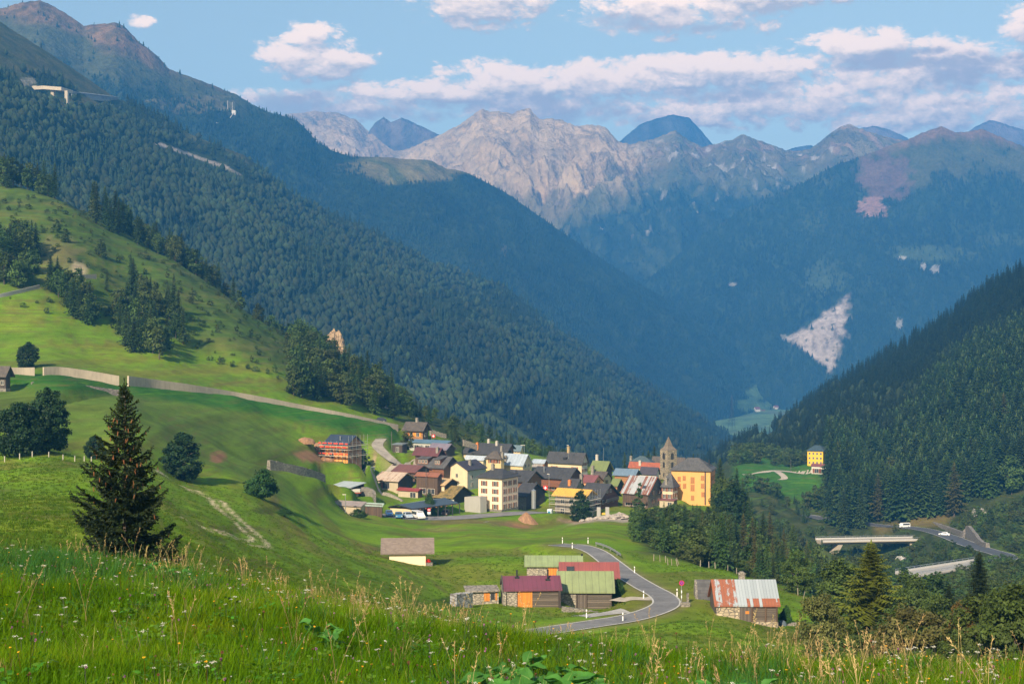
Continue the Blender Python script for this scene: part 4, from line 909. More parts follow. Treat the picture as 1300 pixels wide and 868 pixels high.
def colG(PX, PY, s, gul, gs, u, w, Z):
    sh = PX.shape
    n = fbm(u * 9, w * 9, 5, 121); n2 = fbm(u * 28, w * 14, 4, 122)
    c = mixc(C_(sh, (.020, .034, .017)), (.034, .052, .024), sst(-.2, .35, n2))
    tl = np.interp(PX, [700, 900, 1000, 1060, 1130, 1200, 1300, 1600], [380, 285, 235, 212, 222, 232, 228, 230])
    hi = sst(16, -14, PY - tl + 30 * n)
    c = mixc(c, mixc(C_(sh, (.085, .085, .036)), (.055, .065, .028), sst(-.2, .3, n)), hi)
    c = mixc(c, (.23, .135, .085), sst(12, -6, PY - np.interp(PX, [1050, 1130, 1196, 1245, 1300], [195, 186, 172, 174, 184]) + 12 * n2) * .85)
    c = mixc(c, (.17, .10, .085), blob(PX, PY, 1122, 226, 38, 34, 123, .6) * .8)
    c = mixc(c, (.34, .19, .155), blob(PX, PY, 1106, 263, 22, 13, 124, .9) * .8)
    c = mixc(c, (.070, .095, .040), blob(PX, PY, 1045, 354, 30, 26, 125, .9) * .6 + blob(PX, PY, 1180, 322, 60, 12, 126, .8) * .7)
    c = mixc(c, (.065, .085, .036), blob(PX, PY, 1270, 305, 40, 10, 127, .8) * .5 + blob(PX, PY, 1032, 282, 22, 18, 128, .9) * .5)
    # rock scar
    tri = np.minimum.reduce([(PX - np.interp(PY, [382, 430, 470], [1068, 1001, 1051])), np.interp(PY, [380, 430, 470], [1078, 1072, 1056]) - PX, (PY - 378) * 1., (470 - PY) * 1.])
    ct = .85 * sst(-5, 9, tri + 16 * fbm(PX / 14, PY / 14, 4, 129))
    c = mixc(c, mixc(C_(sh, (.52, .42, .36)), (.27, .215, .19), sst(.0, .5, fbm(PX / 7, PY / 12, 4, 130))), ct * sst(.5, .25, fbm(PX / 9, PY / 7, 4, 131)))
    c = mixc(c, (.55, .50, .46), np.clip(blob(PX, PY, 1142, 411, 5, 7, 132, .8) + blob(PX, PY, 1187, 342, 6, 5, 133, .9) + blob(PX, PY, 1172, 338, 4, 5, 134, .9) + blob(PX, PY, 995, 428, 5, 4, 135, .9) * .7 + blob(PX, PY, 1145, 327, 7, 2.5, 136, .5) + blob(PX, PY, 930, 361, 6, 2.5, 137, .5), 0, 1) * .5)
    return c


SG = sheet('mountain', 'great blue wooded mountain with a white rock scar on the right', [(a, b, d * .8) for a, b, d in RG], [(690, 3500, -185), (1000, 3450, -185), (1100, 3400, -180), (1600, 3250, -120)], 620, 320, m_far, colG, shape=[(690, 1.), (1600, .95)], amp=75, freq=5, jag=2.4, seed=141, along=2.0, bumps=8, top_calm=.1)


def colF(PX, PY, s, gul, gs, u, w, Z):
    return mixc(C_(PX.shape, (.060, .062, .058)), (.10, .095, .085), sst(-.2, .4, fbm(u * 12, w * 8, 4, 151)))


def colH(PX, PY, s, gul, gs, u, w, Z):
    return mixc(C_(PX.shape, (.20, .15, .12)), (.12, .10, .085), sst(-.2, .4, fbm(u * 14, w * 9, 4, 153)))


sheet('mountain', 'dark blue table topped peak behind the sunlit ridge', [(740, 230, 6700), (786, 180, 6700), (800, 168, 6700), (812, 158, 6700), (835, 150, 6700), (856, 145, 6700), (876, 150, 6700), (890, 166, 6700), (904, 182, 6700), (925, 196, 6700), (985, 195, 6700), (1010, 187, 6700), (1030, 184, 6700), (1060, 210, 6700)], [(740, 5800, -80), (1060, 5800, -80)], 160, 60, m_rock, colF, amp=70, jag=1.6, seed=155, behind=.12, top_calm=.1)
sheet('mountain', 'twin pointed pale peak far behind the valley', [(420, 260, 6300), (455, 185, 6300), (468, 168, 6300), (476, 156, 6300), (487, 148, 6300), (496, 155, 6300), (502, 153, 6300), (510, 149, 6300), (516, 151, 6300), (530, 158, 6300), (545, 165, 6300), (560, 172, 6300), (600, 240, 6300)], [(420, 5800, -80), (600, 5800, -80)], 120, 60, m_rock, colH, amp=60, jag=2, seed=157, behind=.12, top_calm=.1)
sheet('mountain', 'pale far peaks above the right mountain', [(1040, 230, 7000), (1085, 166, 7000), (1098, 161, 7000), (1112, 160, 7000), (1130, 165, 7000), (1150, 174, 7000), (1180, 190, 7000), (1215, 176, 7000), (1240, 160, 7000), (1256, 152, 7000), (1275, 157, 7000), (1300, 165, 7000), (1360, 180, 7000)], [(1040, 6000, -80), (1360, 6000, -80)], 150, 60, m_rock, colH, amp=70, jag=1.8, seed=159, behind=.12, top_calm=.1)
# ------------------------------------------------------------------ camera, light, sky, air
cam = bpy.data.cameras.new('camera'); cam.sensor_width = 36; cam.lens = 36 * F / 1300
cam.clip_start = .3; cam.clip_end = 60000
co = bpy.data.objects.new('camera', cam); COL.objects.link(co)
co.location = (0, 0, 0); co.rotation_euler = (R(90), 0, 0); SC.camera = co

SUN = Vector((-.31, -.73, .51)).normalized()
SUN_EL = math.asin(SUN.z); SUN_AZ = math.atan2(SUN.x, SUN.y)
sl = bpy.data.lights.new('sun', 'SUN'); sl.energy = 4.6; sl.angle = R(.6); sl.color = (1, .84, .63)
so = bpy.data.objects.new('sun', sl); COL.objects.link(so); so.rotation_euler = (-SUN).to_track_quat('-Z', 'Y').to_euler()

W = bpy.data.worlds.new('World'); SC.world = W; W.use_nodes = True
wn, wl_ = W.node_tree.nodes, W.node_tree.links
for n_ in list(wn): wn.remove(n_)


def wmath(nt, op, a, b=None, clamp=False):
    nd = nt.nodes.new('ShaderNodeMath'); nd.operation = op; nd.use_clamp = clamp
    for i, v in enumerate((a, b)):
        if v is None: continue
        if isinstance(v, (int, float)): nd.inputs[i].default_value = v
        else: nt.links.new(v, nd.inputs[i])
    return nd.outputs[0]


def cloud_group(name, blobs, warp, seed):
    """density of a bank of clouds over (azimuth, elevation): soft ellipses broken up by noise"""
    g = bpy.data.node_groups.new(name, 'ShaderNodeTree')
    g.interface.new_socket('P', in_out='INPUT', socket_type='NodeSocketVector')
    g.interface.new_socket('D', in_out='OUTPUT', socket_type='NodeSocketFloat'); g.interface.new_socket('A', in_out='OUTPUT', socket_type='NodeSocketFloat')
    gi = g.nodes.new('NodeGroupInput'); go = g.nodes.new('NodeGroupOutput')
    mp = g.nodes.new('ShaderNodeMapping'); mp.inputs['Scale'].default_value = (1, 1.9, 1); mp.inputs['Location'].default_value = (seed, seed * .7, 0)
    g.links.new(gi.outputs[0], mp.inputs[0])
    n1 = g.nodes.new('ShaderNodeTexNoise'); n1.inputs['Scale'].default_value = 19; n1.inputs['Detail'].default_value = 10; n1.inputs['Roughness'].default_value = .62
    n1.inputs['Distortion'].default_value = .2; g.links.new(mp.outputs[0], n1.inputs['Vector'])
    v1 = g.nodes.new('ShaderNodeTexVoronoi'); v1.inputs['Scale'].default_value = 52; v1.inputs['Detail'].default_value = 3; v1.inputs['Roughness'].default_value = .62
    ad = g.nodes.new('ShaderNodeMix'); ad.data_type = 'VECTOR'; ad.inputs[0].default_value = .03; g.links.new(mp.outputs[0], ad.inputs[4]); g.links.new(n1.outputs['Color'], ad.inputs[5])
    g.links.new(ad.outputs[1], v1.inputs['Vector'])
    acc = None
    for (x, y, rx, ry, k) in blobs:
        sb = g.nodes.new('ShaderNodeVectorMath'); sb.operation = 'SUBTRACT'; sb.inputs[1].default_value = ((x - CX) / F, (CY - y) / F, 0)
        g.links.new(gi.outputs[0], sb.inputs[0])
        ml = g.nodes.new('ShaderNodeVectorMath'); ml.operation = 'MULTIPLY'; ml.inputs[1].default_value = (F / rx, F / ry, 0)
        g.links.new(sb.outputs[0], ml.inputs[0])
        ln = g.nodes.new('ShaderNodeVectorMath'); ln.operation = 'DOT_PRODUCT'
        g.links.new(ml.outputs[0], ln.inputs[0]); g.links.new(ml.outputs[0], ln.inputs[1])
        v = wmath(g, 'SUBTRACT', k, wmath(g, 'MULTIPLY', ln.outputs['Value'], k))
        acc = v if acc is None else wmath(g, 'MAXIMUM', acc, v)
    acc = wmath(g, 'MAXIMUM', acc, -1.0)
    d = wmath(g, 'ADD', acc, wmath(g, 'MULTIPLY', wmath(g, 'SUBTRACT', n1.outputs['Fac'], .5), warp))
    d = wmath(g, 'ADD', d, wmath(g, 'MULTIPLY', wmath(g, 'SUBTRACT', .42, v1.outputs['Distance']), warp * .36))
    g.links.new(acc, go.inputs[1])
    g.links.new(d, go.inputs[0]); return g


BLOBS = [(402, 84, 74, 30, .75), (398, 62, 40, 22, .7), (610, 10, 92, 34, .8), (868, 26, 130, 34, .75), (970, 8, 150, 24, .7), (1290, 58, 48, 34, .8), (1320, 90, 60, 50, .7), (250, 0, 26, 6, .5), (1280, 2, 40, 10, .5),
         (560, 120, 150, 18, .6), (650, 108, 120, 26, .75), (770, 108, 130, 27, .75), (900, 100, 150, 27, .75), (1090, 78, 82, 24, .8), (1180, 112, 150, 38, .7), (930, 138, 230, 34, .65), (1200, 150, 190, 34, .65), (450, 140, 130, 16, .5), (380, 132, 80, 14, .6), (700, 138, 130, 20, .6), (190, 50, 14, 8, .4), (620, 38, 60, 8, .4)]
DARKS = [(385, 140, 90, 26, .8), (470, 148, 120, 12, .5), (690, 142, 110, 24, .8), (790, 150, 60, 16, .5), (780, 38, 48, 15, .8), (860, 46, 100, 9, .5), (900, 128, 130, 13, .6), (1120, 98, 76, 11, .9), (1200, 112, 70, 24, .8), (1270, 110, 60, 20, .55), (600, 134, 120, 9, .6), (1100, 152, 160, 9, .35), (1140, 88, 45, 9, .6)]
ga = cloud_group('cloud_field', BLOBS, 2.1, 3.1); gb = cloud_group('cloud_shade', DARKS, 1.7, 9.4)
nt = W.node_tree
tc = wn.new('ShaderNodeTexCoord'); sx = wn.new('ShaderNodeSeparateXYZ'); wl_.new(tc.outputs['Generated'], sx.inputs[0])
az = wmath(nt, 'ARCTAN2', sx.outputs[0], sx.outputs[1]); elv = wmath(nt, 'ARCSINE', sx.outputs[2])
cb = wn.new('ShaderNodeCombineXYZ'); wl_.new(az, cb.inputs[0]); wl_.new(elv, cb.inputs[1])


def call(g, off=None):
    nd = wn.new('ShaderNodeGroup'); nd.node_tree = g
    if off is None: wl_.new(cb.outputs[0], nd.inputs[0])
    else:
        a = wn.new('ShaderNodeVectorMath'); a.operation = 'ADD'; a.inputs[1].default_value = off
        wl_.new(cb.outputs[0], a.inputs[0]); wl_.new(a.outputs[0], nd.inputs[0])
    return nd.outputs


d0, a0 = call(ga); d1, a1 = call(ga, (-.0035, .0065, 0)); d2, _a2 = call(gb)
cov = wn.new('ShaderNodeMapRange'); cov.interpolation_type = 'SMOOTHSTEP'
for i, v in ((1, -.72), (2, -.14), (3, 0.), (4, 1.)): cov.inputs[i].default_value = v
wl_.new(d0, cov.inputs[0])
cov2 = wn.new('ShaderNodeMapRange'); cov2.interpolation_type = 'SMOOTHSTEP'
for i, v in ((1, -.55), (2, .35), (3, 0.), (4, .92)): cov2.inputs[i].default_value = v
wl_.new(d2, cov2.inputs[0])
lit = wmath(nt, 'ADD', wmath(nt, 'ADD', wmath(nt, 'MULTIPLY', wmath(nt, 'SUBTRACT', d0, d1), .55), wmath(nt, 'MULTIPLY', wmath(nt, 'SUBTRACT', a0, a1), .75)), .50, True)
rp = wn.new('ShaderNodeValToRGB'); e = rp.color_ramp.elements
e[0].position = .10; e[0].color = (.66, .56, .50, 1); e[1].position = .80; e[1].color = (1.72, 1.22, .84, 1)
e2 = rp.color_ramp.elements.new(.5); e2.color = (1.25, .94, .70, 1)
wl_.new(lit, rp.inputs[0])


def wmix(f, a, b):
    nd = wn.new('ShaderNodeMix'); nd.data_type = 'RGBA'
    for i, v in ((0, f), (6, a), (7, b)):
        if isinstance(v, (tuple, list)): nd.inputs[i].default_value = (*v, 1)
        else: wl_.new(v, nd.inputs[i])
    return nd.outputs[2]


ccol = wmix(cov2.outputs[0], rp.outputs[0], (.60, .50, .46))
sky = wn.new('ShaderNodeTexSky'); sky.sky_type = 'NISHITA'; sky.sun_disc = False
sky.sun_elevation = SUN_EL; sky.sun_rotation = SUN_AZ; sky.altitude = 1400; sky.air_density = 1.3; sky.dust_density = .6; sky.ozone_density = 1.2
CLOUD_GAIN = 8.0
sc_ = wn.new('ShaderNodeVectorMath'); sc_.operation = 'SCALE'; sc_.inputs['Scale'].default_value = CLOUD_GAIN; wl_.new(ccol, sc_.inputs[0])
covt = wmath(nt, 'MAXIMUM', cov.outputs[0], wmath(nt, 'MULTIPLY', cov2.outputs[0], .9))
tnt = wn.new('ShaderNodeVectorMath'); tnt.operation = 'MULTIPLY'; tnt.inputs[1].default_value = (1.5, 1.2, .86); wl_.new(sky.outputs[0], tnt.inputs[0])
skc = wmix(covt, tnt.outputs[0], sc_.outputs[0])
bg = wn.new('ShaderNodeBackground'); bg.inputs['Strength'].default_value = .092; wl_.new(skc, bg.inputs['Color'])
wo = wn.new('ShaderNodeOutputWorld'); wl_.new(bg.outputs[0], wo.inputs[0])

SC.view_settings.view_transform = 'Standard'; SC.view_settings.look = 'None'; SC.view_settings.gamma = 1; SC.view_settings.exposure = 0.80
SC.view_settings.use_curve_mapping = False
SC.render.engine = 'CYCLES'
cy = SC.cycles
cy.use_denoising = True; cy.denoiser = 'OPENIMAGEDENOISE'
try:
    cy.denoising_input_passes = 'RGB_ALBEDO_NORMAL'; cy.denoising_prefilter = 'ACCURATE'
except Exception: pass
cy.max_bounces = 5; cy.diffuse_bounces = 3; cy.glossy_bounces = 2; cy.transmission_bounces = 2; cy.volume_bounces = 1; cy.transparent_max_bounces = 8
cy.use_adaptive_sampling = True; cy.adaptive_threshold = .02
cy.sample_clamp_indirect = 6
SC.render.film_transparent = False
# ------------------------------------------------------------------ building materials
def build_mats():
    m = {}
    m['plaster_cream'] = plaster('plaster_cream', (.66, .52, .33)); m['plaster_hotel'] = plaster('plaster_hotel', (.78, .62, .42), amount=.3); m['plaster_hotel2'] = plaster('plaster_hotel_side', (.76, .59, .45), amount=.35)
    m['plaster_white'] = plaster('plaster_white', (.68, .62, .54)); m['plaster_grey'] = plaster('plaster_grey', (.42, .41, .37)); m['plaster_yellow'] = plaster('plaster_yellow', (.62, .47, .24))
    m['plaster_sand'] = plaster('plaster_sand', (.46, .38, .26)); m['plaster_orange'] = plaster('plaster_orange', (.70, .36, .115), amount=.4); m['plaster_orange2'] = plaster('plaster_orange_side', (.70, .33, .14), amount=.4)
    m['plaster_peach'] = plaster('plaster_peach', (.68, .34, .16)); m['plaster_vivid'] = plaster('plaster_vivid', (.80, .47, .03), amount=.2); m['block_grey'] = plaster('block_grey', (.36, .31, .25), (.20, .18, .15), 1.2, .8)
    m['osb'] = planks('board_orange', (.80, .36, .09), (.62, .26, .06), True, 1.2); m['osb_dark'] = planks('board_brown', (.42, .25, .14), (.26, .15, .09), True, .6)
    m['wood_orange'] = planks('timber_orange', (.42, .20, .075), (.28, .13, .05), False, .25); m['wood_dark'] = planks('timber_dark', (.135, .082, .050), (.068, .044, .030)); m['wood_black'] = planks('timber_black', (.085, .062, .050), (.045, .035, .030))
    m['wood_red'] = planks('timber_red', (.25, .095, .040), (.15, .060, .030), False, .25); m['wood_brown'] = planks('timber_brown', (.24, .10, .042), (.125, .056, .028), False, .3); m['wood_ochre'] = planks('timber_ochre', (.30, .14, .05), (.17, .08, .03))
    m['logs_grey'] = planks('logs_weathered', (.17, .135, .105), (.075, .060, .048), False, .24); m['boards_grey'] = planks('boards_weathered', (.12, .10, .085), (.06, .05, .045))
    m['door_orange'] = planks('door_orange', (.72, .26, .035), (.50, .17, .025), True, .16); m['door_grey'] = planks('door_weathered', (.15, .12, .10), (.075, .06, .05), True, .2)
    m['stone_grey'] = stone('stone_grey', (.30, .27, .22), (.15, .135, .115)); m['stone_pale'] = stone('stone_pale', (.46, .40, .31), (.25, .22, .175)); m['stone_barn'] = stone('stone_barn', (.58, .47, .32), (.28, .23, .165), scale=1.7)
    m['dark_slate'] = slate('slate_dark', (.060, .058, .060), (.034, .034, .037)); m['grey_slate'] = slate('slate_grey', (.105, .100, .098), (.060, .058, .058)); m['brown_slate'] = slate('slate_brown', (.110, .088, .072), (.060, .050, .045))
    m['blue_slate'] = slate('tiles_blue', (.030, .050, .085), (.022, .034, .056)); m['violet_slate'] = slate('slate_violet', (.055, .048, .066), (.036, .033, .046)); m['teal_slate'] = slate('slate_teal', (.060, .098, .115), (.036, .060, .075)); m['orange_tile'] = slate('tiles_orange', (.38, .095, .045), (.24, .07, .038))
    m['grey_shingle'] = slate('shingle_grey_brown', (.225, .175, .145), (.155, .120, .100), row=.16); m['moss_ochre'] = slate('shingle_moss', (.30, .20, .065), (.15, .115, .035), stain=(.07, .065, .03)); m['yellow_board'] = planks('roof_boards_yellow', (.72, .42, .07), (.60, .34, .06), True, .5)
    sm = sheet_metal
    m['blue_metal'] = sm('sheet_blue', (.115, .20, .27)); m['grey_metal'] = sm('sheet_grey', (.20, .22, .22)); m['violet_metal'] = sm('sheet_violet', (.23, .19, .23), rust=(.22, .12, .09), amount=.05); m['maroon_metal'] = sm('sheet_maroon', (.155, .050, .048), (.105, .038, .037), rust=(.36, .26, .2), amount=-.12)
    m['rust_maroon'] = sm('sheet_rust_maroon', (.22, .085, .060), (.14, .055, .045), rust=(.40, .26, .19), amount=-.06); m['rust_white'] = sm('sheet_flaking', (.60, .47, .36), (.48, .36, .27), rust=(.34, .135, .055), amount=.20, patch=.9); m['rust_orange'] = sm('sheet_rust_orange', (.34, .13, .065), (.24, .09, .05), rust=(.46, .26, .17), amount=.0)
    m['rust_tan'] = sm('sheet_rust_tan', (.60, .42, .22), (.48, .30, .13), rust=(.33, .15, .05), amount=.12); m['red_metal'] = sm('sheet_red', (.30, .050, .040)); m['pale_blue_metal'] = sm('sheet_pale_blue', (.34, .40, .47), (.42, .47, .52), pitch=1.1, rough=.35); m['pale_blue_metal2'] = sm('sheet_white_blue', (.50, .54, .58), (.42, .47, .53), pitch=1.)
    m['teal_metal'] = sm('sheet_teal', (.14, .20, .23)); m['green_metal'] = sm('sheet_moss_green', (.190, .225, .075), (.150, .18, .060)); m['dull_maroon'] = sm('sheet_dull_maroon', (.25, .085, .080), (.18, .065, .065)); m['rust_wall'] = sm('sheet_rust_wall', (.40, .36, .34), rust=(.33, .12, .05), amount=.15, stripes=.6, pitch=.9)
    m['striped_rust'] = sm('sheet_striped', (.42, .43, .43), (.33, .34, .35), rust=(.27, .075, .03), amount=.16, stripes=1.1, pitch=.42, patch=.35); m['solar'] = sm('sheet_solar', (.17, .235, .30), (.13, .19, .26), rough=.25)
    m['purple_metal'] = sm('sheet_purple', (.180, .052, .082), (.145, .042, .066), pitch=.6, rough=.5); m['moss_sheet'] = sm('sheet_light_green', (.250, .295, .140), (.205, .25, .11), rust=(.19, .22, .085), amount=.02, pitch=.9, rough=.7, patch=.6); m['moss_sheet2'] = sm('sheet_pale_green', (.250, .310, .150), (.205, .26, .12), rust=(.16, .19, .085), amount=.04, pitch=.9, rough=.7)
    m['dullred_sheet'] = sm('sheet_dull_red', (.300, .080, .070), (.25, .066, .06), pitch=.5, rough=.6); m['silver_rust'] = None
    m['brown'] = plain('shutter_brown', (.20, .065, .030), .7); m['rust'] = plain('shutter_rust', (.36, .145, .045), .7); m['orange'] = plain('shutter_orange', (.75, .25, .03), .7); m['white'] = plain('panel_white', (.62, .58, .52), .8)
    g = NT('window_glass'); g.b.inputs['Base Color'].default_value = (.045, .05, .055, 1); g.b.inputs['Roughness'].default_value = .12; m['glass'] = g.mat
    m['frame'] = plain('window_frame', (.62, .56, .48), .7); m['dark'] = plain('sheet_dark', (.03, .03, .033), .5); m['steel'] = plain('steel', (.45, .46, .47), .35, .7, .1); m['ochre'] = plaster('plaster_ochre', (.48, .33, .15)); m['stone'] = stone('stone_chimney', (.40, .35, .28), (.24, .21, .17), scale=4)
    m['plaster'] = plaster('plaster_chimney', (.50, .45, .38)); m['concrete'] = plaster('concrete', (.40, .38, .34), (.26, .25, .22), .5, .6); m['orange_ch'] = plain('chimney_orange', (.65, .2, .05), .8)
    m['black'] = plain('black_steel', (.02, .02, .022), .5)
    return m


MT = build_mats()


def silver_rust():
    """silver seamed sheets; the left strips and the lower edge have rusted"""
    t = NT('sheet_silver_rust'); tc = t.n.new('ShaderNodeTexCoord'); sp = t.n.new('ShaderNodeSeparateXYZ'); t.link(tc.outputs['Object'], sp.inputs[0])
    k = t.math('DIVIDE', sp.outputs['X'], .38); fr = t.math('FRACT', k); fl = t.math('FLOOR', k)
    w = t.n.new('ShaderNodeTexWhiteNoise'); w.noise_dimensions = '1D'; t.link(fl, w.inputs['W'])
    n1 = t.noise(1.1, t.coords((1, .7, .7)), 7, .75)
    left = t.math('LESS_THAN', sp.outputs['X'], -1.1); low = t.math('LESS_THAN', sp.outputs['Z'], 3.75)
    zone = t.math('MAXIMUM', left, low)
    m = t.math('ADD', t.math('MULTIPLY', zone, .43), t.math('ADD', t.math('MULTIPLY', n1, .9), t.math('MULTIPLY', t.math('SUBTRACT', w.outputs['Value'], .5), .42)))
    msk = t.ramp(m, [(.80, 0.), (.86, 1.)])
    silver = t.mix(t.math('ADD', t.math('MULTIPLY', w.outputs['Value'], .5), t.math('MULTIPLY', n1, .5)), (.36, .40, .43), (.24, .275, .30))
    rust = t.mix(t.noise(3, t.coords(), 6, .75), (.36, .115, .055), (.17, .06, .035))
    seam = t.math('LESS_THAN', t.math('ABSOLUTE', t.math('SUBTRACT', fr, .5)), .45)
    c = t.mix(msk, silver, rust)
    t.link(t.mix(seam, t.mix(.5, c, (.05, .05, .05)), c), t.b.inputs['Base Color'])
    t.link(t.mix(msk, (.42,) * 3, (.9,) * 3), t.b.inputs['Roughness'])
    t.bump(t.math('ADD', seam, n1), .4, .03); return t.mat


MT['silver_rust'] = silver_rust()
HI = {}


def dir_box(mb, o, t, n, u0, u1, z0, z1, d0, d1, m=0):
    """box on a wall: o wall origin (x,y), t along the wall, n outward"""
    pts = []
    for z in (z0, z1):
        for u, d in ((u0, d1), (u1, d1), (u1, d0), (u0, d0)):
            pts.append((o[0] + t[0] * u + n[0] * d, o[1] + t[1] * u + n[1] * d, z))
    mb.poly(pts, [(3, 2, 1, 0), (4, 5, 6, 7), (0, 1, 5, 4), (1, 2, 6, 5), (2, 3, 7, 6), (3, 0, 4, 7)], m)


def add_window(root, o, t, n, u, z, w, h, sh=None):
    mb = MB()
    if sh == 'rust':                                       # closed shutters
        for s in (-1, 1): dir_box(mb, o, t, n, min(u, u + s * w / 2) + (.02 if s > 0 else 0), max(u, u + s * w / 2) - (.02 if s < 0 else 0), z, z + h, -.05, .06, 0)
        dir_box(mb, o, t, n, u - w / 2 - .06, u + w / 2 + .06, z - .1, z - .02, -.05, .09, 0)
        return mb.build('window', [MT['rust']], root)
    dir_box(mb, o, t, n, u - w / 2, u + w / 2, z, z + h, -.05, .035, 0)
    fr = .07
    for a in (u - w / 2 - fr, u + w / 2): dir_box(mb, o, t, n, a, a + fr, z - fr, z + h + fr, -.05, .06, 1)
    for c in (z - fr, z + h): dir_box(mb, o, t, n, u - w / 2, u + w / 2, c, c + fr, -.05, .06, 1)
    dir_box(mb, o, t, n, u - .035, u + .035, z, z + h, 0, .05, 1)
    win = mb.build('window', [MT['glass'], MT['frame']], root)
    if sh:
        for s in (-1, 1):
            q = MB(); a = u + s * (w / 2 + fr + .02); b = a + s * w * .52
            dir_box(q, o, t, n, min(a, b), max(a, b), z - .04, z + h + .04, .002, .075, 0)
            q.build('shutter', MT[sh], root)
    return win


def roof_gable(mb, L, W, ze, zr, th=.2):
    mb.prism_x([(-W / 2, ze), (-W / 2, ze - th), (0, zr - th * 1.15), (W / 2, ze - th), (W / 2, ze), (0, zr)][::-1], -L / 2, L / 2)


